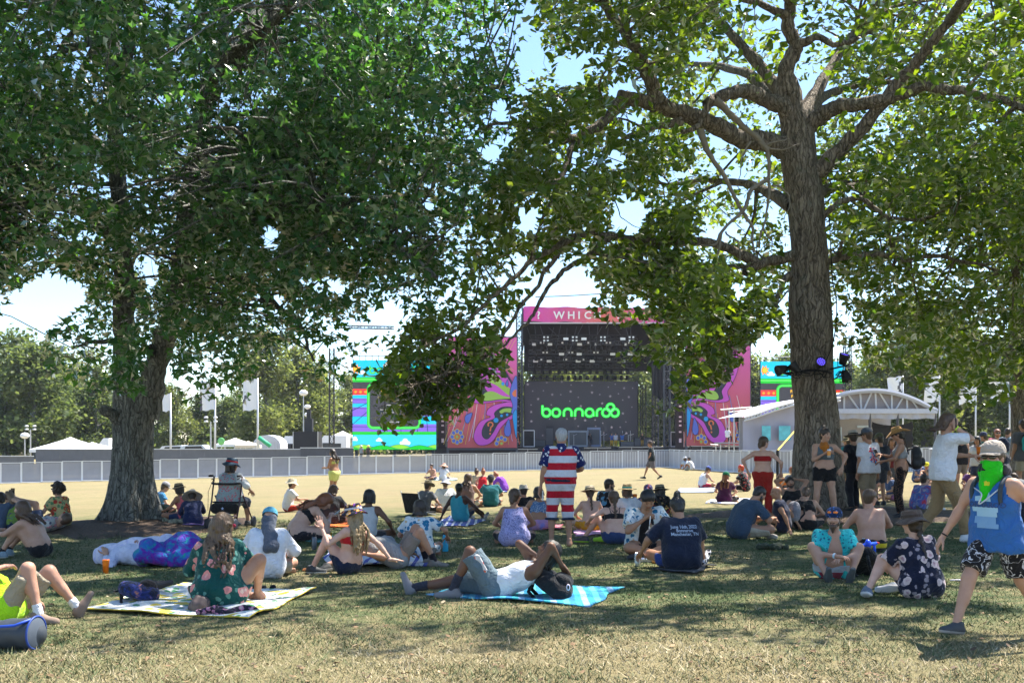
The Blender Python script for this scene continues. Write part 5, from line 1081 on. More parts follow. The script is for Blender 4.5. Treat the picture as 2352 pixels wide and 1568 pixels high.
def garment(g, J, fem, w, under=False):
    "prims of one garment; g = (kind, ...)"
    kd = g[0]; wl = 1+(w-1)*.6; X = J['X']; b = J['bk']; m = .92 if fem else 1.
    neck = [ell(J['N']+.05*J['d'][3]-b[3]*.03, (.082, .09, .095), .01, True)]
    if kd in ('tee', 'shirt', 'long', 'open'):
        t = g[2] if len(g) > 2 else {'tee': .62, 'shirt': .62, 'open': .62, 'long': 1.9}[kd]; e = .017 if kd == 'tee' else .022
        q = torso(J, fem, w, e)+[cap(J['rS'], J['lS'], .05*m+e, k=.05)]+sleeves(J, t, e, wl, m)+neck
        if kd == 'open': q += [cap(J['N']-b[3]*.13, J['W']-b[1]*.16, .075, .105, .01, True), cap(J['W']-b[1]*.17, J['P']-b[0]*.2, .105, .13, .01, True)]
        if len(g) > 3: q.append(half(limb(J['P'], J['W'], .3), -J['d'][0]))
        elif J['P'][2] > .8: q += [cap(J['P']-.06*J['d'][0]-X*.085*w, J['P']-.06*J['d'][0]+X*.085*w, .108*w+e+.018, k=.06), cap(J['P']+.06*J['d'][0]-X*.07*w, J['P']+.06*J['d'][0]+X*.07*w, .105*w+e+.014, k=.06), half(J['P']-.1*J['d'][0], -J['d'][0])]
        return q
    if kd in ('tank', 'camisole', 'dress'):
        e = .012+(g[2] if len(g) > 2 else 0); q = torso(J, fem, w, e)
        for n, s in (('r', 1), ('l', -1)): q.append(cap(J[n+'S']-J['X2']*s*.055, J['C']+s*J['X2']*.06, .032, .08, .03))
        for n, s in (('r', 1), ('l', -1)): q.append(ell(J[n+'S']+s*J['X2']*.045-.045*J['d'][2], (.075, .09, .1), .01, True))
        q += [ell(J['N']+.045*J['d'][3]-b[3]*.035, (.088, .1, .11), .01, True)]
        if kd == 'dress': q += [cap(J[n+'H'], limb(J[n+'H'], J[n+'K'], .6), .1*wl, .085*wl, .07, cb=True) for n in 'rl']
        elif J['P'][2] > .8: q += [cap(J['P']-.1*J['d'][0]-X*.095*w, J['P']-.1*J['d'][0]+X*.095*w, .118*(1+(w-1)*.4)+.03, k=.06), cap(J['P']+.05*J['d'][0]-X*.08*w, J['P']+.05*J['d'][0]+X*.08*w, .11*(1+(w-1)*.7)+.02, k=.06), half(J['P']-.13*J['d'][0], -J['d'][0])]
        return q
    if kd in ('bandeau', 'bra', 'crop'):
        lo = {'bandeau': -.005, 'bra': -.01, 'crop': -.075}[kd]; hi = {'bandeau': .105, 'bra': .09, 'crop': .2}[kd]; d = J['d'][2]
        q = torso(J, fem, w, .009, 1, 3)
        if kd == 'crop':
            q += [ell(J[n+'S']+s*J['X2']*.045-.03*d, (.07, .09, .1), .01, True) for n, s in (('r', 1), ('l', -1))]+[ell(J['N']+.05*J['d'][3], (.09, .1, .1), .01, True)]
        q += [half(J['C']+lo*d, -d), half(J['C']+hi*d, d)]
        return q
    if kd in ('shorts', 'pants', 'skirt', 'trunks'):
        t = g[2] if len(g) > 2 else {'shorts': .7, 'trunks': .45, 'pants': 1.92, 'skirt': .8}[kd]; e = g[3] if len(g) > 3 else .014
        q = torso(J, fem, w, .002, 0, 0) if under else torso(J, fem, w, e*.8, 0, 0)+[cap(limb(J['P'], J['W'], .45)-X*.06*w, limb(J['P'], J['W'], .45)+X*.06*w, (.1 if fem else .103)*w+e, k=.06)]
        for n in 'rl':
            H, K, An = J[n+'H'], J[n+'K'], J[n+'A']; k = .12 if kd == 'skirt' else .04
            if t <= 1: q.append(cap(limb(H, K, .12 if under else 0), limb(H, K, t), (.084 if under else .09)*wl+(min(e, .008) if under else e), (.09-.028*t)*wl+e*1.6, k, cb=True))
            else: q += [cap(H, K, .09*wl+e, .06*wl+e*1.2, k), cap(K, limb(K, An, t-1), .058*wl+e*1.2, .045*wl+e*1.4, .04, cb=True)]
        q.append(half(limb(J['P'], J['W'], .62), J['d'][0])); return q
    return []
GNAME = {'tee': 'shirt', 'shirt': 'shirt', 'long': 'shirt', 'open': 'shirt', 'tank': 'tank_top', 'camisole': 'tank_top', 'dress': 'dress', 'bandeau': 'bandeau_top', 'bra': 'bikini_top', 'crop': 'crop_top', 'shorts': 'shorts', 'trunks': 'shorts', 'pants': 'trousers', 'skirt': 'skirt'}
def hair_prims(kind, J, seed, fine=0):
    r = random.Random(seed); q = []; Hc, R = J['Hc'], J['HR']; L = lambda *p: Hc+R@A(*p)
    face = [cap(L(-.03, .125, -.045), L(.03, .125, -.045), .083, k=.012, sub=True), cap(L(0, .08, -.14), L(0, .03, -.2), .07, k=.01, sub=True)]
    def shell(e): return [ell((0, 0, 0), (1, 1, 1))]
    c = [cap(L(0, -.022, .035), L(0, .004, .035), .092, .089, .03), cap(L(0, -.035, .01), L(0, -.04, -.045), .082, .068, .03)]
    if kind == 'short': q = c+face+[ell(L(s*.085, .0, -.02), (.02, .02, .03), .005, True) for s in (-1, 1)]
    elif kind == 'crop': q = [cap(L(0, -.02, .036), L(0, .0, .036), .086, .083, .03), cap(L(0, -.035, .01), L(0, -.04, -.03), .076, .065, .03)]+face
    elif kind in ('curly', 'afro'):
        q = c+[]; e = .012 if kind == 'curly' else .03
        for i in range(70):
            v = nrm(A(r.gauss(0, 1), r.gauss(-.35, 1), r.gauss(.45, .8))); 
            if v[1] > .45 and v[2] < .35: continue
            p = v*A(.088+e, .1+e, .09+e)+A(0, -.012, .03); s_ = .016+r.random()*.014; q.append(cap(L(*p), L(*(p*1.06+A(0, 0, -.008))), s_, k=.008))
        q += face
    elif kind in ('bun', 'pony', 'braid', 'low'):
        q = c+face
        if kind == 'bun': q += [cap(L(0, -.04, .13), L(0, -.06, .15), .042, .036, .015), cap(L(.01, -.03, .135), L(-.02, -.07, .14), .03, .03, .01)]
        else:
            p = L(0, -.11, -.0) if kind != 'low' else L(0, -.1, -.05); q.append(cap(L(0, -.09, .0), p, .035, k=.015))
            if kind == 'low': q += [cap(p, p+A(0, 0, -.05)+J['bk'][3]*.02, .045, .035, .02)]
            else:
                e1 = J['N']+J['bk'][3]*.1; e2 = J['C']+J['bk'][2]*.13; P = spline([p, e1, e2], 5); n = len(P)
                for i in range(n-1):
                    z = .008*(1 if i % 2 else -1) if kind == 'braid' else 0
                    q.append(cap(P[i]+J['X']*z, P[i+1]-J['X']*z, .022-.012*i/n+(.006 if i % 2 and kind == 'braid' else 0), k=.006))
    elif kind in ('long', 'mid', 'dreads', 'vlong', 'flow'):
        q = list(c); Lg = {'long': .75, 'mid': .2, 'dreads': .15, 'vlong': 1.15, 'flow': .25}[kind]; n = 22 if kind != 'dreads' else 30
        for i in range(n):
            sp_ = 84 if kind == 'flow' else 112; a = math.radians(-sp_+2*sp_*(i+.5)/n+r.uniform(-6, 6)); sx, sy = math.sin(a), -math.cos(a)
            p0 = L(.06*sx, .05*sy-.01, .085); p1 = L(.087*sx, .1*sy-.012, .01); p2 = L(.09*sx, .098*sy-.012, -.085)
            bk = J['bk'][3]; side = J['X2']*(.13*sx+r.uniform(-.015, .015)); jit = r.uniform(-.03, .03)
            front = max(0, sy)  # front locks fall in front of the shoulder
            p3 = J['N']+side-.02*J['d'][3]+bk*(.11+jit)*(1-2.0*front); p4 = J['C']+side*.9+bk*(.135+jit)*(1-2.0*front); p5 = J['W']+side*.8+bk*(.145+jit)*(1-2*front)
            t = Lg*r.uniform(.55, 1.1); ch = [p0, p1, p2, limb(p2, p3, min(1, t*3))]
            if t > .34: ch.append(limb(p3, p4, min(1, (t-.33)/.4)))
            if t > .75: ch.append(limb(p4, p5, (t-.75)/.5))
            if kind == 'flow': ch = ch[:2]+[p2+bk*.06*r.random(), p2+bk*(.05+.12*r.random())+A(0, 0, -.06*r.random())]
            w0 = r.uniform(.012, .022) if kind != 'dreads' else .014
            if fine and kind != 'dreads':
                ch = spline(ch, 3); wv = .016 if fine == 2 else .006; ph = r.uniform(0, 6)
                for u in range(3, len(ch)): ch[u] = ch[u]+wv*A(math.sin(u*1.5+ph), .6*math.cos(u*1.9+ph), 0)
            for u in range(len(ch)-1): q.append(cap(ch[u], ch[u+1], w0*(1-.55*u/len(ch)), w0*(1-.55*(u+1)/len(ch)), .012 if kind != 'dreads' else .004))
        q += face
    return q
def hat(kind, mats, J, par, sub=None):
    m = MB(); band = None
    if kind == 'cap':
        m.lathe([(.101, .0), (.1, .03), (.088, .07), (.06, .098), (.025, .11), (.001, .112)], 20, sy=1.13)
        V = []; n = 9
        for z in (0, -.006):
            for i in range(n):
                a = math.radians(-62+124*i/(n-1)); V += [(.1*math.sin(a), .112*math.cos(a), .008+z), (.098*math.sin(a), .112*math.cos(a)+.085*math.cos(a*1.15), -.012*abs(math.sin(a))+z-.004)]
        Fq = [(2*i, 2*i+1, 2*i+3, 2*i+2) for i in range(n-1)]+[(2*n+2*i+2, 2*n+2*i+3, 2*n+2*i+1, 2*n+2*i) for i in range(n-1)]+[(2*i+1, 2*n+2*i+1, 2*n+2*i+3, 2*i+3) for i in range(n-1)]
        m.add(V, Fq); dz = .05
    elif kind == 'beanie' or kind == 'wrap':
        m.lathe([(.1, -.01), (.104, .02), (.094, .065), (.066, .098), (.03, .113), (.001, .116)], 20, sy=1.13); dz = .035
        if kind == 'wrap': m.tube([(0, -.11, .02), (.01, -.15, -.03), (0, -.15, -.1)], [.02, .03, .012], 8)
    else:
        pr = {'bucket': ([(.098, .105), (.105, .02)], .165, -.045, .02), 'straw': ([(.09, .11), (.1, .02)], .2, -.012, .01), 'sun': ([(.085, .12), (.102, .01)], .235, -.05, .02), 'outback': ([(.085, .12), (.1, .015)], .175, .0, .03), 'cowboy': ([(.08, .125), (.1, .015)], .19, .0, .055), 'fedora': ([(.085, .105), (.1, .015)], .145, -.012, .012)}[kind]
        (c0, c1), br, dzb, curl = pr; r0, z0 = c0; r1, z1 = c1
        prof = [(.001, z0-.012), (r0*.55, z0-.004), (r0*.9, z0-.004), (r0, z0-.014), (r1, z1), (r1+.006, z1-.008), (limb(r1, br, .5), z1-.01+dzb*.4), (br, z1-.01+dzb), (br+.002, z1-.016+dzb), (limb(r1, br, .5), z1-.017+dzb*.4), (r1-.002, z1-.014)]
        def warp(V, curl=curl, r1=r1, br=br, kind=kind):
            rr = np.hypot(V[:, 0], V[:, 1]); t = np.clip((rr-r1)/(br-r1), 0, 1)
            if kind in ('outback', 'cowboy'):
                ca = np.abs(V[:, 0])/(rr+1e-6); V[:, 2] += t*(curl*(2*ca**2-.75)); V[:, 1] *= 1+.1*t
            else: V[:, 2] += t*curl*np.sin(3*np.arctan2(V[:, 1], V[:, 0])+1)*.8
            top = V[:, 2] > .09; V[top, 2] -= .02*np.exp(-(V[top, 0]/.03)**2) if kind in ('outback', 'cowboy', 'fedora') else 0
            return V
        m.lathe(prof, 28, sy=1.12, warp=warp); dz = .035
        band = MB().lathe([(r1+.003, z1+.004), (limb(r1, r0, .25)+.004, z1+.03)], 28, sy=1.12)
    R, Hc = J['HR'], J['Hc']; tl = math.radians(-6); Rx = np.array([[1, 0, 0], [0, math.cos(tl), -math.sin(tl)], [0, math.sin(tl), math.cos(tl)]])
    T = lambda V: (V+A(0, -.012, dz))@Rx.T@R.T+Hc
    o = mk('hat', T(m.out())*par['s'], m.F, mats[0], par['root'], smooth=True)
    if band is not None and len(mats) > 1: mk('hat_band', T(band.out())*par['s'], band.F, mats[1], o)
    return o
NPEOPLE = 0
def person(label, px, py, top, yaw, pose, fem=0, w=1., sk='light', hair=('short', 'brown'), wear=(), hatd=None, shoes=None, socks=None, glasses=None, beard=None, group=None, loc=None, scale=None, vox=None, straps=None, bare_t=None, extra=None, **ov):
    global NPEOPLE
    NPEOPLE += 1; sd = NPEOPLE
    w = 1+(w-1)*.72; o = dict(POSES[pose]); o.update(ov); J = joints(o, fem)
    base = np.array(loc) if loc is not None else gp(px, py)
    if scale is None:
        want = (py-top)/F_*base[1]; have = (J['Hc']+J['HR'][:, 2]*.125)[2]+(.05 if hatd else (.03 if hair and hair[0] in ('bun', 'afro') else .01)); scale = min(1.13, max(.84, want/have))
    Y = base[1]; lod = 0 if Y < 13.3 else 1 if Y < 22 else 2 if Y < 40 else 3
    vx = vox or (.019, .025, .037, .047)[lod]
    root = thing('person', label, 'person', base, math.radians(yaw), group); s = scale; par = dict(root=root, s=s)
    roll = ov.get('roll')
    # clothes first, so that the hidden skin can be dropped
    G = []
    for gi, g in enumerate(wear):
        q = garment(g, J, fem, w, any(h[0] in ('tee', 'shirt', 'long', 'tank') and len(h) < 4 for h in wear) and w > 1.02); G.append(q); V, Fq = sdf_mesh(q, vx, fold=0 if lod > 2 else (.0075 if g[0] not in ('bra', 'bandeau') else 0), seed=sd+gi)
        go = mk(GNAME[g[0]], V*s, Fq, g[1], root)
        if extra: extra(go, g, J, s, V, Fq)
    bp = body_prims(J, fem, w); V, Fq = sdf_mesh(bp, vx)
    for q in (G if lod < 3 else []):
        d = sdf_pts(q, V); Fq = Fq[~((d[Fq] < -.004).all(1))]
    VS, FS, TS = [V], [Fq], [np.ones((len(V), 3))]
    def put(V2, F2, T2=None):
        n = sum(len(v) for v in VS); VS.append(V2); FS.append(F2+n); TS.append(np.ones((len(V2), 3)) if T2 is None else T2)
    Vh, Fh, Th = HEADS[(.0122 if lod < 2 else .02, 1 if fem else 0)]; put(Vh@J['HR'].T+J['Hc'], Fh, Th)
    if lod < 3 and (lod < 2 or sd % 3):
        for n in 'rl':
            Vv, Fv = HANDS[o.get(n+'hp', 'relax')]
            if lod == 2 and sd % 1: pass
            fd = nrm(J[n+'W']-J[n+'E']); fd = nrm(A(*o[n+'hd'])) if n+'hd' in o else fd
            up = o.get(n+'hu', (0, 0, 1)); R = frame(fd, up); M_ = Vv*A(1 if n == 'r' else -1, 1, 1); Ff = Fv if n == 'r' else Fv[:, ::-1]
            put(M_@R.T+J[n+'W']+fd*.012, Ff)
    for n in 'rl':
        R = frame(o[n+'d'], J[n+'K']-J[n+'A'])
        if shoes:
            Vv, Fv, mi = SHOES[.0145 if lod < 2 else .024]; so_ = mk('shoe', (Vv@R.T+J[n+'A'])*s, Fv, list(shoes), root, mi)
        elif lod < 3: put(FOOT[0]@R.T+J[n+'A'], FOOT[1])
        if socks is not None:
            q = [cap(limb(J[n+'K'], J[n+'A'], socks[1]), J[n+'A'], .049 if socks[1] < .7 else .042, .043, .02, ca=True)]; Vv, Fv = sdf_mesh(q, min(vx, .016)); mk('sock', Vv*s, Fv, socks[0], root)
    V = np.concatenate(VS); Fq = np.concatenate(FS); T = np.concatenate(TS)
    bo = mk('body', V*s, Fq, skin(sk), root)
    at_ = bo.data.color_attributes.new('tint', 'FLOAT_COLOR', 'POINT'); at_.data.foreach_set('color', np.hstack([T, np.ones((len(T), 1))]).astype(np.float32).ravel())
    if hair:
        q = hair_prims(hair[0], J, sd, 0 if lod > 1 else 2 if hair[1] == 'mix' else 1)
        if hatd: q = q+[half(J['Hc']+J['HR'][:, 2]*.075, J['HR'][:, 2])]
        V, Fq = sdf_mesh(q, max(.0128, vx*.62) if lod < 3 else .03, fold=.0035 if hair[0] not in ('short', 'crop') else .0028, fs=95, seed=sd)
        if lod < 2 and hair[0] in ('long', 'mid', 'vlong', 'flow', 'dreads', 'braid', 'pony', 'low', 'bun'):
            r_ = random.Random(sd); st_ = [c_ for c_ in q if c_[0] == 'c' and not c_[6]][2:]; Vs, Fs = [V], [Fq]; nv = len(V); ch = []
            for c_ in st_:                                        # chains of locks get loose strands of their own
                if ch and np.allclose(ch[-1][2], c_[1]): ch.append(c_)
                else:
                    ch = [c_]
                    CH_ = globals().setdefault('_CH', [])
                    if len(CH_) > 200: CH_.clear()
                    CH_.append(ch)
            for ch in globals().get('_CH', []):
                if len(ch) < 2: continue
                for _ in range(4):
                    of = nrm(A(r_.gauss(0, 1), r_.gauss(0, 1), r_.gauss(0, .5))); P = [ch[0][1]+of*ch[0][3]*.9]+[c_[2]+nrm(of+A(r_.gauss(0, .5), r_.gauss(0, .5), r_.gauss(0, .3)))*c_[4]*r_.uniform(.8, 1.5) for c_ in ch]
                    P = spline(P, 2); Vt, Ft = tube(P, np.linspace(.0045, .002, len(P)), 3); Vs.append(Vt); Fs.append(Ft+nv); nv += len(Vt)
            globals()['_CH'] = []; V = np.concatenate(Vs); Fq = np.concatenate(Fs)
        mk('hair', V*s, Fq, hairm(hair[1]), root)
    if hatd: hat(hatd[0], hatd[1:], J, par)
    L = lambda *p: J['Hc']+J['HR']@A(*p)
    if beard:
        q = [ell((0, 0, 0), (.01,)*3)][:0]+[cap(L(-.045, .035, -.062), L(0, .068, -.098), .031, .032, .02), cap(L(.045, .035, -.062), L(0, .068, -.098), .031, .032, .02), cap(L(-.062, .01, -.02), L(-.05, .03, -.06), .015, .025, .02), cap(L(.062, .01, -.02), L(.05, .03, -.06), .015, .025, .02), cap(L(-.024, .09, -.05), L(.024, .09, -.05), .01, k=.01)]
        if len(beard) > 1: q.append(cap(L(0, .06, -.1), L(0, .06, -.17), .038, .015, .02))
        q.append(cap(L(-.012, .105, -.062), L(.012, .105, -.062), .008, k=.004, sub=True)); V, Fq = sdf_mesh(q, .008 if lod < 2 else .014, fold=.002, fs=120); mk('beard', V*s, Fq, hairm(beard[0]), root)
    if glasses:
        up = .012 if glasses[1:] == () else glasses[1]; fy = 0 if glasses[1:] == () else -.012
        q = [ell(L(0, 0, 0), (.001,)*3)][:0]
        for k_ in (-1, 1): q += [cap(L(k_*.022, .103+fy, up-.006), L(k_*.046, .096+fy, up-.006), .017, k=.004), cap(L(k_*.062, .085+fy, up), L(k_*.083, -.01, up), .0065, k=.004)]
        q += [cap(L(-.02, .108+fy, up), L(.02, .108+fy, up), .006, k=.004)]; V, Fq = sdf_mesh(q, .007 if lod < 2 else .012); mk('sunglasses', V*s, Fq, glasses[0], root)
    if straps:
        m = MB()
        for a, b in straps[1]:
            pa, pb = a(J), b(J); m.tube([pa, limb(pa, pb, .5)+J['bk'][2]*.012, pb], [.007]*3, 5)
        mk('strap', m.out()*s, m.F, straps[0], root)
    root['J'] = 0; del root['J']
    Rz = np.array([[math.cos(math.radians(yaw)), -math.sin(math.radians(yaw)), 0], [math.sin(math.radians(yaw)), math.cos(math.radians(yaw)), 0], [0, 0, 1]])
    info = dict(J=J, s=s, base=base, Rz=Rz, root=root, w=lambda p: base+Rz@(np.asarray(p, float)*s))
    return info
def wrap_text(info, obj, lines, size, centre, mat, name='print', ahead=-1, gap=.006):
    "lettering or flat print laid on the surface of a garment; centre in the person's frame"
    me = obj.data; bvh = BVHTree.FromPolygons([v.co[:] for v in me.vertices], [tuple(p.vertices) for p in me.polygons])
    m = MB(); s = info['s']
    for i, (V, Fq) in enumerate(lines):
        W = np.zeros((len(V), 3))
        for k, v in enumerate(V):
            x = (centre[0]+v[0]*(1 if ahead < 0 else -1))*s; z = (centre[1]+v[1])*s
            h = bvh.ray_cast(Vector((x, 2.*ahead, z)), Vector((0, -ahead, 0)))
            y = h[0].y if h[0] is not None else centre[2]*s
            W[k] = (x, y+ahead*gap, z)
        m.add(W, Fq)
    return m.build(name, mat, obj)
# ------------------------------------------------------------ cloth, small things
WHITE, BLACK, NAVY, DGREY = fabric((.74, .74, .78)), fabric((.016, .016, .019)), fabric((.022, .03, .06)), fabric((.04, .043, .05))
KHAKI, SAND, DENIM, GREYS = fabric((.26, .2, .12)), fabric((.36, .31, .23)), fabric((.03, .055, .14)), fabric((.16, .165, .17))
RED, ORANGE, TEAL, LAV = fabric((.5, .015, .02)), fabric((.8, .17, .02)), fabric((.04, .3, .4)), fabric((.42, .38, .68))
SHO_G, SHO_B, SHO_W, SHO_T = (plain((.2, .21, .23), .7), plain((.5, .5, .5), .7)), (plain((.025, .026, .03), .6), plain((.12, .12, .12), .7)), (plain((.7, .7, .72), .6), plain((.6, .6, .6), .7)), (plain((.2, .14, .1), .8), plain((.1, .08, .07), .8))
LENS = plain((.008, .008, .01), .08, 0, .1, 5, .8); STRAW, TANH, OLIVE, DKHAT = fabric((.5, .36, .18)), fabric((.33, .25, .16)), fabric((.1, .09, .06)), fabric((.05, .04, .035))
PLASTO = plain((.8, .2, .015), .35); SILV = plain((.6, .62, .66), .3, .7); TURQ = plain((.02, .34, .52), .35)
def item(name, lab, cat, loc, rz=0, grp=None): return thing(name, lab, cat, loc, rz, grp)
def cup(lab, loc, h=.16, r=.045, mat=PLASTO, tilt=None, name='cup'):
    o = item(name, lab, 'cup', loc); m = MB().lathe([(.001, .003), (r*.72, .003), (r*.75, .0), (r, h), (r+.004, h+.003), (r+.002, h-.004), (r*.7, .012), (.001, .012)], 20); m.build('wall', mat, o, True); MB().lathe([(.001, h*.7), (r*.9, h*.7)], 16).build('drink', plain((.5, .2, .05), .1), o)
    if tilt: o.rotation_euler = tilt
    return o
def can(lab, loc, mat=SILV, band=(.55, .6, .7), h=.16, r=.031, tilt=None):
    o = item('drink_can', lab, 'can', loc); MB().lathe([(.001, .004), (r*.8, .0), (r, .012), (r, h-.014), (r*.82, h), (r*.78, h-.004), (.001, h-.005)], 20).build('body', mat, o, True); MB().lathe([(r+.0012, h*.25), (r+.0012, h*.8)], 20).build('label', plain(band, .35, .2, .5, 40), o, True)
    if tilt: o.rotation_euler = tilt
    return o
def bottle(lab, loc, mat, lid, h=.26, r=.038):
    o = item('water_bottle', lab, 'bottle', loc); MB().lathe([(.001, .0), (r, .0), (r*1.02, .01), (r*1.02, h*.72), (r*.85, h*.8), (r*.6, h*.84)], 20).build('body', mat, o, True); MB().lathe([(r*.7, h*.83), (r*.72, h*.96), (r*.5, h), (.001, h)], 16).tube([(-r*.6, 0, h*.95), (-r*.5, 0, h*1.08), (r*.5, 0, h*1.08), (r*.6, 0, h*.95)], [.006]*4, 6).build('lid', lid, o, True); MB().tube([(-r*.9, -.02, h*.9), (-r*1.25, -.02, h*.5), (-r*1.1, -.02, .05)], [.004]*3, 5).build('strap', BLACK, o); return o
def phone(lab, loc, y, up, case=BLACK):
    o = item('phone', lab, 'phone', loc); R = frame(y, up); MB().box((0, 0, 0), (.075, .15, .009), 0, R).build('case', case, o); MB().box(R@A(0, 0, .0055), (.068, .14, .002), 0, R).build('screen', plain((.01, .012, .016), .08, 0, .1, 4, .8), o); return o
def backpack(lab, loc, rz, mat, s=1., tilt=(0, 0), pocket=None, strap=BLACK, name='backpack', mount=None):
    o = item(name, lab, 'backpack', loc, rz); o.rotation_euler = (tilt[0], tilt[1], rz)
    q = [cap((-.08*s, 0, .1*s), (.08*s, 0, .1*s), .1*s, k=.06), cap((-.09*s, 0, .25*s), (.09*s, 0, .25*s), .095*s, k=.08), cap((-.05*s, .0, .36*s), (.05*s, .0, .36*s), .075*s, k=.07), half((0, 0, 0), (0, 0, -1)), half((0, .075*s, 0), (0, 1, 0))]
    V, Fq = sdf_mesh(q, .016, .004, 30, seed=loc[0]); mk('body', V, Fq, mat, o)
    q = [cap((-.06*s, -.085*s, .12*s), (.06*s, -.085*s, .12*s), .07*s, k=.04), cap((-.06*s, -.08*s, .18*s), (.06*s, -.08*s, .18*s), .06*s, k=.05)]; V, Fq = sdf_mesh(q, .015, .002, 40); mk('pocket', V, Fq, pocket or mat, o)
    for x in (-.07, .07): MB().tube(np.array([(x, .06, .38), (x*1.3, .17, .34), (x*1.4, .2, .2), (x*1.2, .08, .04)])*s, [.02*s]*4, 6).build('strap', strap, o, True)
    MB().tube(np.array([(-.03, .05, .42), (0, .06, .46), (.03, .05, .42)])*s, [.01*s]*3, 6).build('handle', strap, o, True); return o
BLQ = []
def blanket(lab, C, mat, n=26, wav=.014, edge=None, name='blanket', cat='blanket'):
    P = np.array([gp(*c) for c in C]); BLQ.append(P[:, :2]); c = P.mean(0); o = item(name, lab, cat, c); V = []
    for top in (1, 0):
        for i in range(n+1):
            for j in range(n+1):
                u, v = i/n, j/n; p = (P[0]*(1-u)+P[1]*u)*(1-v)+(P[3]*(1-u)+P[2]*u)*v; x, y = p[0]+.03*math.sin(v*9+i*.2)*(abs(u-.5) > .45), p[1]+.03*math.sin(u*11)*(abs(v-.5) > .45)
                h = .016+wav*(1+math.sin(x*7+y*4))*(.6+.4*math.sin(y*9-x*3))+(wav*1.6*max(0, math.sin(x*3.1+1)) if abs(v-.5) > .4 or abs(u-.5) > .4 else 0)
                V.append((x-c[0], y-c[1], float(gz(x, y))-c[2]+(h if top else max(.002, h-.012))))
    N = (n+1)**2; Fq = [(i*(n+1)+j, (i+1)*(n+1)+j, (i+1)*(n+1)+j+1, i*(n+1)+j+1) for i in range(n) for j in range(n)]; Fb = [tuple(N+k for k in f[::-1]) for f in Fq]
    bd = [i*(n+1) for i in range(n+1)]+[n*(n+1)+j for j in range(1, n+1)]+[i*(n+1)+n for i in range(n-1, -1, -1)]+[j for j in range(n-1, 0, -1)]; Fs = [(bd[k], bd[(k+1) % len(bd)], N+bd[(k+1) % len(bd)], N+bd[k]) for k in range(len(bd))]
    mk('cloth', V, Fq+Fb, mat, o)
    mk('hem', V, Fs, edge or mat, o); return o
def lump(name, lab, cat, px, py, w, d, h, mat, seed=0, k=7):
    r = random.Random(seed); p = gp(px, py); o = item(name, lab, cat, p); q = []
    for _ in range(k): a = A(r.uniform(-.5, .5)*w, r.uniform(-.5, .5)*d, h*.3); q.append(cap(a, a+A(r.uniform(-.25, .25)*w, r.uniform(-.2, .2)*d, h*r.uniform(-.1, .35)), h*r.uniform(.3, .5), k=h*.4))
    V, Fq = sdf_mesh(q, max(.014, h*.09), h*.05, 6/h, seed); V[:, 2] = np.maximum(V[:, 2], .004); mk('folds', V, Fq, mat, o); return o
# ------------------------------------------------------------ blankets and towels on the grass
PINEAP = fabric((.72, .73, .7), 'floral', ((.75, .6, .08), (.06, .26, .1), (.7, .45, .05)), 5.5)
blanket('white picnic blanket with green palms and yellow hem under floral woman', [(181, 1404), (580, 1422), (722, 1358), (420, 1347)], PINEAP, edge=fabric((.75, .55, .05)), wav=.018)
blanket('turquoise striped towel under the man lying in white tank top', [(978, 1368), (1360, 1394), (1428, 1350), (1060, 1350)], fabric((.03, .3, .5), 'stripe', ((.03, .3, .5), (.1, .5, .62), (.03, .24, .5), (.05, .45, .5), (.3, .5, .7), 0.), 3.2), wav=.012, name='towel', cat='towel')
blanket('blue and white striped blanket under the man in teal tank', [(992, 1208), (1075, 1209), (1112, 1197), (1030, 1187)], fabric((.05, .08, .4), 'stripe', ((.05, .08, .35), (.65, .66, .75), (.06, .1, .4), 0.), 7.))
blanket('orange blanket under the person in dark grey tee', [(735, 1212), (800, 1212), (800, 1193), (740, 1197)], ORANGE)
blanket('white and blue blanket with gold pattern beside the purple tee woman', [(1620, 1156), (1718, 1160), (1722, 1148), (1630, 1148)], fabric((.6, .6, .68), 'tie', ((.05, .09, .4), (.7, .7, .75), (.7, .45, .06)), 6.))
blanket('pale grey blue sheet spread beyond the straw hats', [(1560, 1132), (1640, 1132), (1640, 1122), (1560, 1121)], fabric((.3, .33, .42)))
blanket('pink towel under the braided woman', [(1320, 1232), (1385, 1230), (1380, 1216), (1322, 1217)], fabric((.7, .38, .58)), name='towel', cat='towel')
blanket('red patterned towel beside the barefoot flag man', [(1225, 1217), (1290, 1217), (1290, 1206), (1230, 1206)], fabric((.6, .06, .08), 'tie', ((.6, .05, .08), (.75, .3, .35), (.4, .02, .05)), 9.), name='towel', cat='towel')
blanket('blue white towel far out under the sunbathing pair', [(985, 1103), (1050, 1103), (1050, 1098), (990, 1098)], fabric((.45, .6, .62)), n=10)
blanket('striped blanket in the sun under the brown tank person', [(1075, 1131), (1165, 1131), (1165, 1123), (1075, 1123)], fabric((.5, .52, .6), 'stripe', ((.6, .6, .66), (.08, .1, .4), 0.), 6.), n=12)
blanket('black rumpled cloth under the navy tee person', [(1497, 1310), (1600, 1321), (1640, 1300), (1540, 1296)], fabric((.02, .022, .03)))
blanket('aqua folded cloth in front of the red haired woman', [(700, 1244), (760, 1247), (765, 1235), (712, 1234)], fabric((.1, .42, .45)), wav=.03)
blanket('purple mat under the couple in sun hats', [(415, 1210), (470, 1210), (472, 1196), (425, 1196)], fabric((.2, .12, .34)))
blanket('blue and white striped sheet behind the reclining couple', [(745, 1300), (990, 1300), (985, 1268), (750, 1268)], fabric((.4, .42, .6), 'stripe', ((.65, .66, .72), (.06, .08, .4), (.6, .62, .7), 0.), 6.))
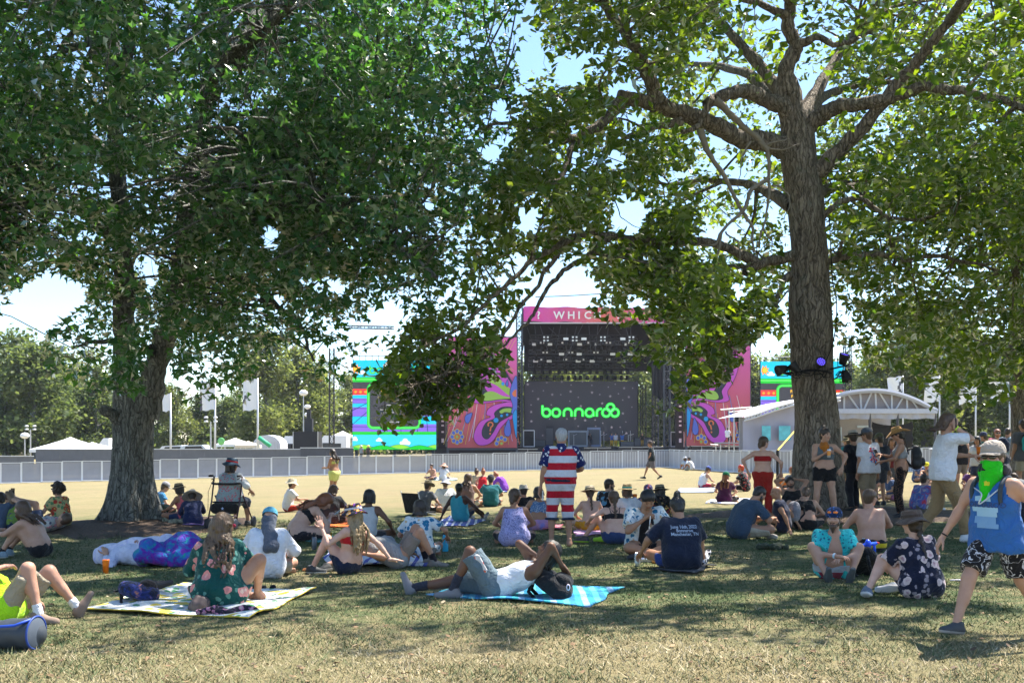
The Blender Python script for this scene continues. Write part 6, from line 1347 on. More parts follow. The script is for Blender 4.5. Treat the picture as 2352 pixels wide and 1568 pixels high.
blanket('green and red picnic sheet before the picnic group', [(1340, 1196), (1425, 1196), (1420, 1184), (1345, 1184)], fabric((.5, .5, .5), 'tie', ((.1, .25, .12), (.65, .65, .65), (.4, .06, .08)), 8.))
# ------------------------------------------------------------ the people
S_ = lambda n, f: (lambda J: f(J))
def bstraps(J): pass
HAW_BLUE = fabric((.62, .66, .66), 'hawaii', ((.62, .66, .66), (.02, .16, .3), (.6, .4, .2)), 9.); HAW_RED = fabric((.5, .42, .2), 'hawaii', ((.45, .05, .03), (.1, .26, .12), (.7, .5, .1)), 9.)
FLOR_GRN = fabric((.006, .07, .065), 'floral', ((.62, .25, .24), (.1, .26, .22), (.7, .5, .42)), 7.5); FLOR_NAVY = fabric((.012, .016, .04), 'floral', ((.62, .5, .5), (.3, .26, .3), (.4, .25, .3)), 9.); FLOR_BLK = fabric((.014, .014, .018), 'floral', ((.4, .05, .06), (.2, .25, .3), (.5, .4, .3)), 12.)
VEST = fabric((.3, .38, .42), 'floral', ((.5, .1, .16), (.22, .3, .36), (.6, .4, .4)), 22.); LAVP = fabric((.42, .4, .68), 'line', ((.1, .09, .24),), 16.); TIE1 = fabric((.1, .1, .3), 'tie', ((.02, .3, .28), (.02, .16, .45), (.1, .03, .36), (.2, .03, .34)), 7.)
# --- left side
person('shirtless long-haired bearded man in black shorts hugging his knees', 94, 1279, 1147, 90, 'knees', sk='light', hair=('long', 'brown'), beard=('brown', 1), wear=[('shorts', BLACK, .85)], shoes=(plain((.2, .28, .34), .7), plain((.5, .52, .52), .7)), socks=(BLACK, .82), lean=14, bend=30, hp=4, rh=(.05, .6, .4), lh=(-.05, .62, .36))
person('curly red-haired person in tie-dye tank looking down', 32, 1215, 1135, 60, 'cross', sk='pale', hair=('curly', 'red'), wear=[('tank', fabric((.2, .3, .1), 'tie', ((.1, .04, .3), (.3, .5, .05), (.05, .2, .4)), 7.)), ('shorts', DENIM)], hp=40, hy=-50, lean=14)
a3 = person('dark-haired person at the left edge filming with a phone', -6, 1218, 1141, 0, 'cross', sk='light', hair=('mid', 'dark'), wear=[('tee', fabric((.08, .12, .2))), ('shorts', DGREY)], rh=(.18, .38, .78), lh=(-.02, .4, .78), rhp='grip'); phone('black phone held up at the left edge', a3['w'](A(.12, .47, .87)), (0, 0, 1), (0, -1, 0))
person('person in floral clothes lying back with crossed feet up', 82, 1222, 1150, 75, 'lie', sk='light', hair=('short', 'brown'), wear=[('tee', fabric((.5, .5, .5), 'floral', ((.6, .2, .25), (.1, .1, .2), (.7, .5, .5)), 10.)), ('shorts', fabric((.1, .12, .2)))], shoes=SHO_T, ra=(.04, .52, .62), la=(-.02, .5, .6), rk=(.3, -.2, 1), lk=(-.3, -.2, 1), rd=(.3, .3, 1), ld=(-.4, .3, 1), scale=1.)
person('curly-haired man in red and yellow floral shirt facing left', 143, 1212, 1106, 78, 'cross', sk='light', hair=('afro', 'dark'), wear=[('shirt', HAW_RED, .7), ('shorts', KHAKI)], glasses=(LENS,), bend=10, hp=-2)
person('person in grey cap and blue tee half behind the maple', 360, 1183, 1105, -60, 'cross', sk='light', hair=('short', 'brown'), wear=[('tee', fabric((.05, .2, .42))), ('shorts', fabric((.4, .1, .12)))], hatd=('cap', fabric((.3, .3, .34))), hp=24, rh=(.2, .4, .2))
sl_ = person('person asleep on their side under a white sheet near orange cup', 345, 1297, 1240, -112, 'lie', sk='light', hair=('mid', 'dark'), wear=[('long', fabric((.6, .62, .78)), 1.9), ('pants', TIE1, 1.9, .03)], scale=1.0, lean=-84, hp=-82, ht=75, ra=(.12, .5, .1), la=(-.02, .45, .12), rk=(1, .4, .25), lk=(1, .4, .6), rh=(.28, -.5, .14), lh=(-.1, -.2, .3), shoes=None)
q = [cap((-.55, -.1, .12), (-.1, -.06, .17), .15, .18, .1), cap((-.1, -.06, .17), (.3, -.06, .2), .18, .2, .1), half((0, 0, .01), (0, 0, -1))]; V, Fq = sdf_mesh(q, .016, .012, 16, 3); o = item('bed_sheet', 'white lavender tie-dye sheet over the sleeping person', 'sheet', gp(338, 1293)); mk('folds', V, Fq, fabric((.62, .63, .82), 'tie', ((.55, .58, .82), (.74, .72, .84), (.5, .5, .78)), 5.), o)
q = [cap((-.02, 0, .14), (.26, -.06, .2), .18, .24, .1), cap((.26, -.06, .22), (.52, -.1, .1), .22, .14, .1), cap((.2, -.25, .1), (.4, -.25, .1), .14, .12, .1), half((0, 0, .01), (0, 0, -1))]; V, Fq = sdf_mesh(q, .016, .012, 18, 4); o = item('bed_sheet', 'purple and teal tie-dye tapestry humped over bent knees', 'sheet', gp(384, 1297)); mk('folds', V, Fq, TIE1, o)
cup('orange plastic cup on grass before the sleeping person', gp(243, 1316), .17, .042)
person('person in neon yellow shirt lying back with one knee raised', 22, 1428, 1330, -86, 'lie', sk='red', hair=('short', 'grey'), wear=[('tee', fabric((.42, .8, .02)), .75), ('shorts', SAND, .85)], shoes=(plain((.24, .17, .13), .85), plain((.2, .16, .14), .8)), socks=(WHITE, .75), lean=-52, bend=10, hp=-20, ra=(.12, .3, .08), la=(-.25, .5, .08), rk=(0, .25, 1), rh=(.1, -.02, .5), rp=(.2, 1, .3), scale=1.03, w=1.12)
# grey dry bag
p = gp(55, 1488); o = item('dry_bag', 'grey dry bag with blue piping and round end at lower left', 'bag', p, math.radians(-8)); q = [cap((-.3, 0, .1), (.1, 0, .12), .11, .125, .05, cb=True), cap((-.1, .05, .1), (.05, .05, .1), .09, k=.04)]; V, Fq = sdf_mesh(q, .012, .004, 22); mk('body', V, Fq, plain((.045, .055, .07), .55), o)
D = MB().lathe([(.001, .012), (.1, .01), (.125, 0)], 26); V = D.out(); MB().add(np.stack([V[:, 2]+.105, V[:, 0], V[:, 1]+.125], 1), D.F).build('end_panel', plain((.1, .12, .155), .5), o, True); a = np.linspace(0, 2*math.pi, 33); MB().tube(np.stack([0*a+.104, .127*np.cos(a), .126+.127*np.sin(a)], 1), [.009]*33, 6).build('piping', plain((.02, .06, .3), .5), o, True); MB().tube([(-.3, -.1, .17), (0, -.12, .2), (.1, -.06, .24)], [.012]*3, 6).build('strap', plain((.02, .08, .5), .5), o, True)
person('woman in tan hat and pink swimsuit facing left', 425, 1196, 1108, 75, 'cross', fem=1, sk='tan', hair=('mid', 'dark'), wear=[('tank', fabric((.75, .16, .2))), ('shorts', DENIM)], hatd=('fedora', TANH, BLACK), glasses=(LENS,))
person('person in floppy grey sun hat and navy clothes seen from behind', 443, 1206, 1133, 20, 'knees', fem=1, sk='light', hair=('short', 'dark'), wear=[('long', fabric((.02, .03, .09)), 1.7), ('pants', fabric((.02, .03, .09)))], hatd=('sun', fabric((.48, .45, .42)),), hp=30, bend=34, lean=20)
backpack('olive green backpack lying beside the maple roots', gp(392, 1190), .8, fabric((.03, .05, .03)), 1.0, (-1.0, .2))
lump('cloth_heap', 'camouflage cloth heap beside the olive backpack', 'cloth', 410, 1203, .5, .3, .12, fabric((.2, .2, .15), 'tie', ((.08, .09, .05), (.3, .3, .24), (.14, .12, .08)), 12.), 3)
# --- woman on the rollator
ro = gp(529, 1212); RB = person('older woman in blue bucket hat and floral vest on a rollator', 529, 1212, 1048, -12, 'chair', fem=1, w=1.28, sk='light', hair=('mid', 'dark'), wear=[('long', fabric((.6, .62, .66)), 1.2), ('tank', VEST, .024), ('pants', fabric((.05, .06, .1)), 1.3)], hatd=('bucket', fabric((.03, .06, .1)), RED), shoes=SHO_B, hy=-35, rh=(.36, .15, .72), pz=.56)
r = thing('rollator', 'black four-wheeled rollator walker with seat under the woman', 'walker', ro, math.radians(-12)); fr = plain((.06, .035, .05), .4, .4)
for x in (-.29, .29):
    m = MB(); m.tube([(x, -.34, .1), (x, -.18, .52), (x, -.08, .98)], [.015]*3, 8); m.tube([(x, .36, .1), (x, -.05, .62)], [.014]*2, 8); m.tube([(x, -.08, .98), (x, -.26, 1.0)], [.014]*2, 8); m.build('side_frame', fr, r, True); MB().tube([(x, -.14, 1.0), (x, -.27, 1.0)], [.021]*2, 8).build('grip', BLACK, r, True); MB().tube([(x*.9, -.24, .93), (x*.9, -.12, .96)], [.008]*2, 6).build('brake_lever', BLACK, r, True)
    for y in (-.36, .38):
        D = MB().lathe([(.001, .018), (.07, .018), (.1, .012), (.105, 0), (.1, -.012), (.07, -.018), (.001, -.018)], 20); V = D.out(); MB().add(np.stack([V[:, 2]+x, V[:, 0]+y, V[:, 1]+.105], 1), D.F).build('wheel', plain((.02, .025, .04), .6), r, True)
MB().box((0, -.02, .5), (.56, .3, .03)).build('seat', BLACK, r); MB().tube([(-.29, -.16, .86), (-.2, -.25, .85), (.2, -.25, .85), (.29, -.16, .86)], [.022]*4, 8).build('backrest', BLACK, r, True); MB().tube([(-.29, -.3, .25), (.29, -.3, .25)], [.012]*2, 6).build('cross_bar', fr, r, True)
q = [cap((-.2, -.22, .36), (.2, -.22, .36), .075, k=.05), cap((-.2, -.22, .42), (.2, -.22, .42), .07, k=.05)]; V, Fq = sdf_mesh(q, .016, .004, 30); b_ = mk('under_seat_bag', V, Fq, BLACK, r); MB().add([(.035*math.sin(k*math.pi/5)*(1 if k % 2 == 0 else .4), -.306, .39+.035*math.cos(k*math.pi/5)*(1 if k % 2 == 0 else .4)) for k in range(10)], [tuple(range(10))]).build('star_print', plain((.35, .42, .7)), b_)
MB().tube([(-.29, -.1, .95), (-.36, -.18, .7), (-.3, -.3, .35)], [.005]*3, 5).build('brake_cable', BLACK, r, True)
# --- foreground left
gw = person('woman with very long curly hair in green floral dress', 505, 1394, 1176, 6, 'cross', fem=1, w=1.3, sk='tan', hair=('vlong', 'mix'), wear=[('long', FLOR_GRN, 1.25), ('skirt', FLOR_GRN, .9, .03)], glasses=(fabric((.5, .03, .08)),), hy=-40, hp=10, bend=12, ra=(.3, .35, .08), rk=(.8, .6, .7), side=-2)
p = gp(365, 1382); backpack('navy hydration pack with orange trim on the picnic blanket', p+A(0, 0, .05), 1.9, fabric((.02, .05, .2), 'tie', ((.02, .05, .22), (.015, .016, .02), (.02, .04, .2), (.6, .25, .07)), 8.), .95, (-1.25, .1), BLACK)
q = gp(360, 1368); o = item('sandal', 'black strappy sandal sole propped on the navy pack', 'sandal', q+A(0, 0, .13)); V, Fq, mi = SHOES[.0145]; mk('shoe_body', V@frame((.7, .2, .2), (0, -.7, .6)).T*.9, Fq, list(SHO_B), o, mi)
lump('scarf_heap', 'dark floral scarf heap on the front of the picnic blanket', 'scarf', 520, 1412, .55, .1, .09, fabric((.02, .016, .03), 'floral', ((.5, .2, .3), (.2, .1, .2), (.5, .4, .4)), 16.), 5); lump('shoe_heap', 'dark shoe beside the floral scarf on the blanket', 'shoe', 452, 1404, .1, .12, .16, plain((.09, .065, .06)), 6, 4); lump('sandal_pair', 'black sandals on the far corner of the picnic blanket', 'sandals', 595, 1352, .3, .1, .07, BLACK, 8, 6)
wp = person('person in loose white shirt with blue cap and grey neck scarf', 612, 1327, 1166, 4, 'cross', w=1.22, sk='light', hair=None, wear=[('long', fabric((.72, .73, .78)), 1.8), ('shorts', SAND)], hatd=('cap', fabric((.1, .36, .5)),), bend=26, hp=24)
J = wp['J']; q = [cap(J['Hc']+A(0, -.04, .0), J['Hc']+A(0, -.07, -.07), .098, .09, .04), cap(J['N']+A(0, -.06, .04), J['N']+A(.06, -.12, -.06), .08, .09, .05), cap(J['N']+A(.03, -.12, -.02), J['C']+A(.1, -.16, .02), .05, .085, .05), cap(J['N']+A(.0, -.12, 0), J['C']+A(.02, -.17, -.02), .04, .05, .04)]; q += [cap(J['Hc']+J['HR']@A(0, .12, -.05), J['Hc']+J['HR']@A(0, .13, -.05), .08, k=.01, sub=True), half(J['Hc']+A(0, 0, .06), (0, 0, 1))]; V, Fq = sdf_mesh(q, .011, .006, 34); mk('neck_scarf', V*wp['s'], Fq, fabric((.09, .105, .14)), wp['root'])
person('man in cream bucket hat and white tee facing right', 660, 1175, 1096, -70, 'cross', sk='tan', hair=('short', 'dark'), wear=[('tee', WHITE, .75), ('trunks', fabric((.6, .05, .03)), .9)], hatd=('bucket', fabric((.6, .52, .4)),), bend=12, rh=(.15, .45, .35))
b7 = person('red-haired woman in black bra and sheer leggings bent over a phone', 680, 1243, 1133, -66, 'cross', fem=1, w=1.15, sk='pale', hair=('long', 'red'), wear=[('bra', BLACK), ('pants', fabric((.03, .026, .032), 'net', ((.09, .06, .06),), 60.), 1.95, .006)], lean=18, bend=44, hp=50, rh=(.08, .5, .36), lh=(-.05, .5, .34), rhp='grip', straps=(BLACK, [(lambda J: J['C']+J['X2']*.07+J['bk'][2]*.11, lambda J: J['rS']-J['X2']*.06+A(0, 0, .05))]))
phone('white phone in the red-haired woman\'s hands', b7['w'](A(.03, .6, .4)), (.5, .3, .4), (-.6, .2, .6), fabric((.7, .7, .72)))
bottle('dark steel water bottle on grass behind the raised hand', gp(722, 1262), plain((.12, .13, .15), .3, .6), BLACK, .24); cup('yellow drink in a clear cup by the aqua cloth', gp(757, 1240), .13, .04, plain((.7, .42, .04), .3))
person('person in charcoal tee with red headband seen from behind', 757, 1204, 1113, -8, 'cross', w=1.15, sk='light', hair=('mid', 'brown'), wear=[('tee', DGREY, .75), ('shorts', BLACK)], hy=-30, hp=18, glasses=(RED, .06))
by = person('woman in pale yellow bandeau and skirt standing in the sun', 768, 1152, 1030, 62, 'stand', fem=1, w=.95, sk='tan', hair=('long', 'dark'), wear=[('bandeau', fabric((.62, .66, .22))), ('skirt', fabric((.62, .66, .22)), .55)], rh=(.12, .3, 1.1), lh=(-.1, .32, 1.1), hp=20, shoes=SHO_B)
person('person with short dreadlocks and dark tank behind the flower hat', 838, 1246, 1122, -20, 'cross', sk='brown', hair=('dreads', 'black'), wear=[('tank', fabric((.55, .55, .56))), ('shorts', DGREY)], rh=(.36, .3, .2))
# --- woman in red and partner
rw = person('woman in red top, flower bucket hat and very long blonde hair', 800, 1317, 1150, 58, 'cross', fem=1, sk='pale', hair=('vlong', 'blonde'), wear=[('bandeau', RED), ('shorts', fabric((.014, .022, .05)), .5)], hatd=('bucket', fabric((.016, .016, .03), 'floral', ((.65, .3, .04), (.3, .08, .45), (.7, .6, .6)), 16.), fabric((.5, .5, .55))), lean=-16, bend=14, side=4, hy=8, hp=4, rh=(.38, -.56, .06), rp=(.5, -1, .4), rhp='flat', rhd=(.8, -.6, -.1), lh=(-.26, .22, .6), lp=(-.6, -.2, -1), lhp='spread', lhd=(-.2, .3, 1), lhu=(.3, 1, 0), la=(-.22, .42, .08), lk=(-.2, 1, .75), ra=(.02, .42, .07), rk=(.5, .9, .1), ld=(.6, -.8, 0), shoes=(plain((.05, .055, .06), .7), plain((.75, .75, .75), .7)))
person('man in khaki cargo shorts reclining behind the woman in red', 918, 1302, 1240, -84, 'lie', sk='tan', hair=('short', 'dark'), wear=[('tee', fabric((.3, .3, .3))), ('shorts', fabric((.24, .2, .17)), .82)], shoes=(plain((.17, .15, .13), .85), plain((.13, .115, .1), .85)), socks=(fabric((.015, .013, .018)), .72), lean=-64, ra=(.1, .44, .08), la=(-.14, .34, .08), rk=(.05, .15, 1), rh=(.36, -.44, .22), rp=(1, .3, -.6), scale=1.02, w=1.05, hp=-20)
lump('food_tray', 'paper tray of orange food on grass beside the bent knee', 'food', 712, 1311, .2, .07, .05, fabric((.7, .3, .12)), 9, 6)
backpack('grey and white small pack behind the woman in red', gp(893, 1275), .4, fabric((.3, .3, .32)), .7, (-.5, 0))
person('dark-haired person in blue and white floral shirt from behind', 962, 1281, 1146, 0, 'cross', fem=1, w=1.12, sk='tan', hair=('mid', 'dark'), wear=[('shirt', HAW_BLUE, .75), ('skirt', fabric((.6, .62, .62), 'hawaii', ((.6, .62, .62), (.05, .2, .3), (.4, .4, .45)), 12.), .8)], rh=(.42, .25, .3))
bottle('bright blue insulated bottle standing alone on the grass', gp(1023, 1266), TURQ, BLACK, .30, .042)
person('man in outback hat and grey tee in a low black chair', 972, 1180, 1105, -40, 'cross', w=1.1, sk='tan', hair=('short', 'dark'), wear=[('tee', fabric((.16, .16, .18)), .7), ('shorts', BLACK)], hatd=('outback', fabric((.14, .12, .08)), TANH), hp=10)
p = gp(968, 1181); r = thing('camp_chair', 'low black folding chair behind the man in outback hat', 'chair', p+A(0, -.12, 0), math.radians(-40)); V = [(x, -.22-.12*z/.45, z) for z in np.linspace(.06, .5, 6) for x in np.linspace(-.26, .26, 6)]; mk('backrest', V, [(i*6+j, i*6+j+1, (i+1)*6+j+1, (i+1)*6+j) for i in range(5) for j in range(5)], BLACK, r); MB().box((0, 0, .06), (.52, .45, .03)).build('seat', BLACK, r)
for x in (-.27, .27): MB().tube([(x, .2, 0), (x, -.22, .1), (x, -.36, .54)], [.012]*3, 6).build('side_frame', STEEL, r, True)
person('dark-skinned man in teal tank leaning back on one arm', 1058, 1198, 1107, -34, 'back', w=1.1, sk='dark', hair=('crop', 'black'), wear=[('tank', fabric((.05, .36, .46))), ('shorts', NAVY)], lean=-16, bend=16, lh=(-.36, -.3, .06), rh=(.34, .3, .25), hy=10, shoes=SHO_G)
person('person in pale lavender bucket hat behind the teal tank man', 1022, 1172, 1107, 0, 'cross', sk='light', hair=('short', 'brown'), wear=[('tee', WHITE)], hatd=('bucket', fabric((.55, .56, .68)),))
person('long brown-haired person in brown sleeveless hoodie', 1070, 1167, 1086, -16, 'cross', w=1.05, sk='tan', hair=('long', 'brown'), wear=[('tank', fabric((.17, .11, .1))), ('shorts', fabric((.5, .44, .36)))], hy=-30)
person('person with bun and tan floral top sitting far off', 1090, 1127, 1084, -30, 'cross', fem=1, sk='light', hair=('bun', 'brown'), wear=[('tee', fabric((.5, .4, .25), 'spots', ((.2, .15, .1),), 12.)), ('shorts', SAND)])
person('woman in red dress with hair bun sitting far off', 1108, 1128, 1084, -10, 'cross', fem=1, sk='light', hair=('bun', 'ginger'), wear=[('dress', fabric((.6, .02, .03)))])
person('man in teal tee and dark cap seen from behind', 1127, 1163, 1089, 0, 'cross', w=1.2, sk='tan', hair=('short', 'black'), wear=[('tee', fabric((.02, .15, .18)), .75), ('shorts', NAVY)], hatd=('cap', fabric((.05, .055, .07)),), hp=20)
person('person wrapped in purple cloth bending over', 1158, 1128, 1092, 60, 'knees', fem=1, sk='light', hair=('bun', 'ginger'), wear=[('long', fabric((.2, .05, .4)), 1.6), ('skirt', fabric((.2, .05, .4)))], bend=40, hp=50)
person('far shirtless man with dark hair sunbathing', 996, 1102, 1069, 140, 'cross', sk='red', hair=('short', 'dark'), wear=[('shorts', NAVY)]); person('far person in pink sun hat and white top', 1017, 1103, 1070, -20, 'cross', fem=1, sk='light', hair=('mid', 'brown'), wear=[('tee', WHITE), ('shorts', fabric((.12, .12, .14)))], hatd=('sun', fabric((.7, .4, .3)),))
# --- flag man
STRIPE = fabric((.62, .02, .035), 'stripe', ((.62, .62, .68), (.5, .012, .03), 2.), 4.7, seed=0.)
STARS = fabric((.012, .02, .11), 'spots', ((.7, .7, .75),), 17.)
fm = person('barefoot grey-haired man in stars and stripes shirt and shorts', 1287, 1255, 980, 2, 'stand', w=1.18, sk='tan', hair=('crop', 'grey'), wear=[('tee', STRIPE, .1, 'tucked'), ('shorts', STRIPE, 1.28, .016)], ra=(.13, .0, .08), la=(-.13, .03, .08), lh=(-.3, .02, .78), rh=(.2, .32, 1.06), rp=(.8, -1, -.1), rd=(.1, 1, 0), ld=(-.5, 1, 0), side=2, hy=-8)
J = fm['J']
for q in sleeves(J, .82, .026, 1.1): V, Fq = sdf_mesh([q], .015, .004, 22); mk('sleeve', V*fm['s'], Fq, STARS, fm['root'])
V, Fq = sdf_mesh([cap(J['N']+A(0, -.02, -.035), J['N']+A(0, -.005, .03), .088, .074, .02), cap(J['N']+A(-.1, -.01, -.05), J['N']+A(.1, -.01, -.05), .052, k=.03)], .013); mk('collar', V*fm['s'], Fq, STARS, fm['root'])
V, Fq = sdf_mesh([cap(limb(J['P'], J['W'], .3)-A(.075, 0, 0), limb(J['P'], J['W'], .3)+A(.075, 0, 0), .149, k=.02), half(limb(J['P'], J['W'], .5), (0, 0, 1)), half(limb(J['P'], J['W'], .05), (0, 0, -1))], .013); mk('waistband', V*fm['s'], Fq, NAVY, fm['root'])
m = MB()
for n in 'rl': V, Fq = sdf_mesh([cap(limb(J[n+'K'], J[n+'A'], .2), limb(J[n+'K'], J[n+'A'], .285), .101, .1, .01, ca=True, cb=True)], .013); mk('hem_band', V*fm['s'], Fq, NAVY, fm['root'])
o = item('phone', 'white phone in the flag man\'s left hand', 'phone', fm['w'](J['lW']+A(.03, .02, -.12))); MB().box((0, 0, 0), (.02, .07, .15)).build('case', fabric((.7, .7, .7)), o); MB().box((.011, 0, 0), (.002, .062, .14)).build('screen', LENS, o)
# --- centre
person('woman in lavender printed tank top sitting cross-legged from behind', 1181, 1254, 1120, 0, 'cross', fem=1, w=1.22, sk='tan', hair=('low', 'brown'), wear=[('tank', LAVP), ('shorts', BLACK, .9)], hy=-30, glasses=(LENS,), bend=14)
person('person in dark tee behind the lavender tank woman', 1208, 1204, 1128, 20, 'cross', sk='tan', hair=('short', 'black'), wear=[('tee', BLACK), ('shorts', DGREY)], hatd=('fedora', fabric((.55, .5, .45)),))
person('dark-haired woman in blue swirl crop top and pastel skirt', 1237, 1216, 1116, 0, 'cross', fem=1, sk='tan', hair=('mid', 'black'), wear=[('crop', fabric((.1, .2, .4), 'line', ((.55, .6, .7),), 9.)), ('skirt', fabric((.5, .3, .6), 'tie', ((.3, .28, .7), (.6, .3, .5), (.7, .35, .4)), 3.), .9)])
person('bare-backed woman in straw hat and yellow shorts', 1358, 1219, 1112, 8, 'cross', fem=1, w=1.05, sk='pale', hair=('braid', 'brown'), wear=[('shorts', fabric((.7, .3, .015)))], hatd=('straw', fabric((.55, .46, .33)), OLIVE), bend=12)
person('dark-haired man in black floral shirt looking right', 1386, 1197, 1098, -50, 'cross', sk='light', hair=('short', 'dark'), wear=[('shirt', fabric((.012, .013, .02), 'floral', ((.1, .3, .5), (.2, .25, .3), (.3, .3, .3)), 8.))], hy=-30, beard=('dark',))
person('woman with long braid, black crisscross bra and denim shorts', 1413, 1249, 1125, 4, 'cross', fem=1, sk='pale', hair=('braid', 'brown'), wear=[('bra', BLACK), ('shorts', DENIM, .5)], la=(-.48, .32, .08), lk=(-.3, .6, 1), ld=(-1, .4, 0), lh=(-.42, .2, .36), bend=18, shoes=(plain((.06, .06, .07), .7), plain((.4, .75, .05), .6)), straps=(BLACK, [(lambda J: J['C']+J['X2']*.07+J['bk'][2]*.1, lambda J: J['lS']+J['X2']*.06+A(0, -.02, .055)), (lambda J: J['C']-J['X2']*.07+J['bk'][2]*.1, lambda J: J['rS']-J['X2']*.06+A(0, -.02, .055)), (lambda J: J['C']+J['X2']*.05+J['bk'][2]*.105, lambda J: J['rS']-J['X2']*.07+A(0, -.02, .055)), (lambda J: J['C']-J['X2']*.05+J['bk'][2]*.105, lambda J: J['lS']+J['X2']*.07+A(0, -.02, .055))]))
ch = person('woman in straw hat with teal goggles and white shirt drinking', 1450, 1212, 1108, 30, 'cross', fem=1, sk='pale', hair=('mid', 'brown'), wear=[('long', fabric((.7, .7, .74)), 1.2), ('shorts', WHITE)], hatd=('straw', STRAW, fabric((.02, .36, .36))), hp=-4, hy=-40, rh=(.3, .2, .55), rp=(1, -.4, -.6), rhp='grip')
cup('orange cup in the hand of the straw hat woman', ch['w'](ch['J']['rW']+A(.0, .08, -.04)), .15, .042)
person('person in dark floral wrap with purple head scarf', 1484, 1204, 1114, -20, 'knees', fem=1, sk='light', hair=None, wear=[('tee', fabric((.05, .04, .12), 'floral', ((.4, .05, .1), (.15, .12, .4), (.5, .4, .4)), 10.)), ('skirt', WHITE)], hatd=('wrap', fabric((.06, .05, .16), 'floral', ((.4, .06, .08), (.2, .2, .4), (.4, .4, .4)), 18.)))
person('woman in olive sun hat and dark blossom print top', 1525, 1212, 1110, 14, 'knees', fem=1, sk='pale', hair=('long', 'black'), wear=[('tee', fabric((.014, .013, .014), 'floral', ((.5, .3, .06), (.4, .06, .05), (.4, .35, .3)), 16.)), ('skirt', WHITE)], hatd=('straw', fabric((.26, .23, .15)), BLACK), ra=(.36, .4, .08), rk=(.4, .1, 1))
em = person('man in open blue floral shirt over black tank eating from a bowl', 1478, 1277, 1124, 186, 'cross', w=1.2, sk='olive', hair=('short', 'black'), wear=[('tank', BLACK), ('open', HAW_BLUE, .75), ('shorts', fabric((.015, .015, .017)), .5)], hp=36, bend=16, rh=(.06, .3, .5), rp=(1, -.2, -.7), lh=(-.1, .34, .38), lp=(-1, -.2, -.7), rhp='grip', lhp='relax', lhu=(0, -.5, -1), shoes=SHO_B, beard=None)
p = em['w'](A(-.04, .42, .39)); o = item('food_bowl', 'small paper bowl held by the eating man', 'bowl', p); MB().lathe([(.001, .0), (.05, .0), (.075, .045), (.07, .045), (.047, .006), (.001, .006)], 16).build('bowl', plain((.35, .25, .15)), o, True); o = item('fork', 'white plastic fork in the eating man\'s hand', 'fork', em['w'](A(.02, .4, .44))); MB().bar((0, 0, -.03), (.01, -.01, .11), .014).build('handle', plain((.8, .8, .8)), o); MB().box((0, 0, -.045), (.022, .004, .035)).build('head', plain((.8, .8, .8)), o)
can('tall pale blue drink can on grass before the eating man', gp(1464, 1300), SILV, (.5, .62, .75), .17, .033)
p = gp(1488, 1290); o = item('food_tray', 'open white food tray between the eating man and navy tee person', 'tray', p); m = MB(); m.add([(-.14, -.06, .006), (.14, -.06, .006), (.14, .06, .006), (-.14, .06, .006), (-.17, -.09, .045), (.17, -.09, .045), (.17, .09, .045), (-.17, .09, .045)], [(0, 1, 2, 3), (0, 4, 5, 1), (1, 5, 6, 2), (2, 6, 7, 3), (3, 7, 4, 0)]); m.build('tray', plain((.75, .75, .76)), o); lump('food', 'orange-brown food scraps beside the white tray', 'food', 1516, 1294, .16, .08, .05, fabric((.45, .2, .05)), 12, 6)
def tee_text(go, g, J, s, V, Fq):
    if g[0] == 'tee':
        L = []
        for k, t in enumerate(('June 16th, 2022', 'Bonnaroo', 'Manchester, TN')):
            Vt, Ft = text_mesh(t, .052, 'CENTER', font_offset=.0012); Vt = Vt+A(0, .02-.042*k, 0); L.append((Vt, Ft))
        c = (J['U']+J['C'])/2; wrap_text({'s': s}, go, L, 1, (0, c[2]+.03, -.3), plain((.34, .4, .5), .8), 'lettering')
nv = person('person in navy tee with dark top bun and lettering on the back', 1567, 1309, 1137, 10, 'cross', w=1.34, sk='tan', hair=('bun', 'black'), wear=[('tee', fabric((.016, .022, .045)), .95), ('shorts', fabric((.03, .06, .25)), .6)], extra=tee_text, ra=(.42, .42, .07), rk=(.5, .6, .7), rd=(.5, .3, .8), lh=(-.42, .3, .2), hp=22, bend=12, shoes=(fabric((.03, .035, .05), 'check', ((.7, .7, .72),), 26.), plain((.6, .6, .62), .7)))
person('bearded man in slate blue tee and khaki shorts looking at phone', 1697, 1236, 1118, -74, 'cross', w=1.22, sk='tan', hair=('crop', 'black'), beard=('black',), wear=[('tee', fabric((.045, .075, .12)), .85), ('shorts', fabric((.42, .36, .27)), .95, .02)], lean=12, bend=36, hp=36, rh=(.1, .52, .3), lh=(-.05, .54, .28), shoes=(plain((.3, .27, .24), .8), plain((.4, .38, .35), .8)))
person('person in white tank and cap sitting in the sun', 1613, 1121, 1071, -70, 'cross', sk='light', hair=('short', 'brown'), wear=[('tank', WHITE), ('shorts', fabric((.5, .04, .1)))], hatd=('cap', fabric((.1, .14, .4)),), hp=30, bend=28)
person('woman in green cap and purple tee with long red hair', 1664, 1155, 1083, -24, 'cross', fem=1, w=1.1, sk='light', hair=('vlong', 'red'), wear=[('tee', fabric((.06, .012, .05)), .6), ('pants', BLACK)], hatd=('cap', fabric((.01, .16, .08)),), hy=-30)
person('man with orange hair and beard in dark floral shirt', 1713, 1128, 1066, 60, 'cross', w=1.1, sk='light', hair=('short', 'orange'), beard=('ginger',), wear=[('shirt', FLOR_BLK, .7), ('shorts', BLACK)])
person('far person in white sun hat leaning on the barrier', 1578, 1080, 1054, 30, 'knees', fem=1, sk='tan', hair=('mid', 'brown'), wear=[('tee', fabric((.5, .6, .7)))], hatd=('straw', fabric((.7, .7, .7)),)); person('far person in white shirt leaning on the barrier beside a hat', 1590, 1080, 1054, 60, 'knees', sk='tan', hair=('short', 'dark'), wear=[('tee', WHITE)])
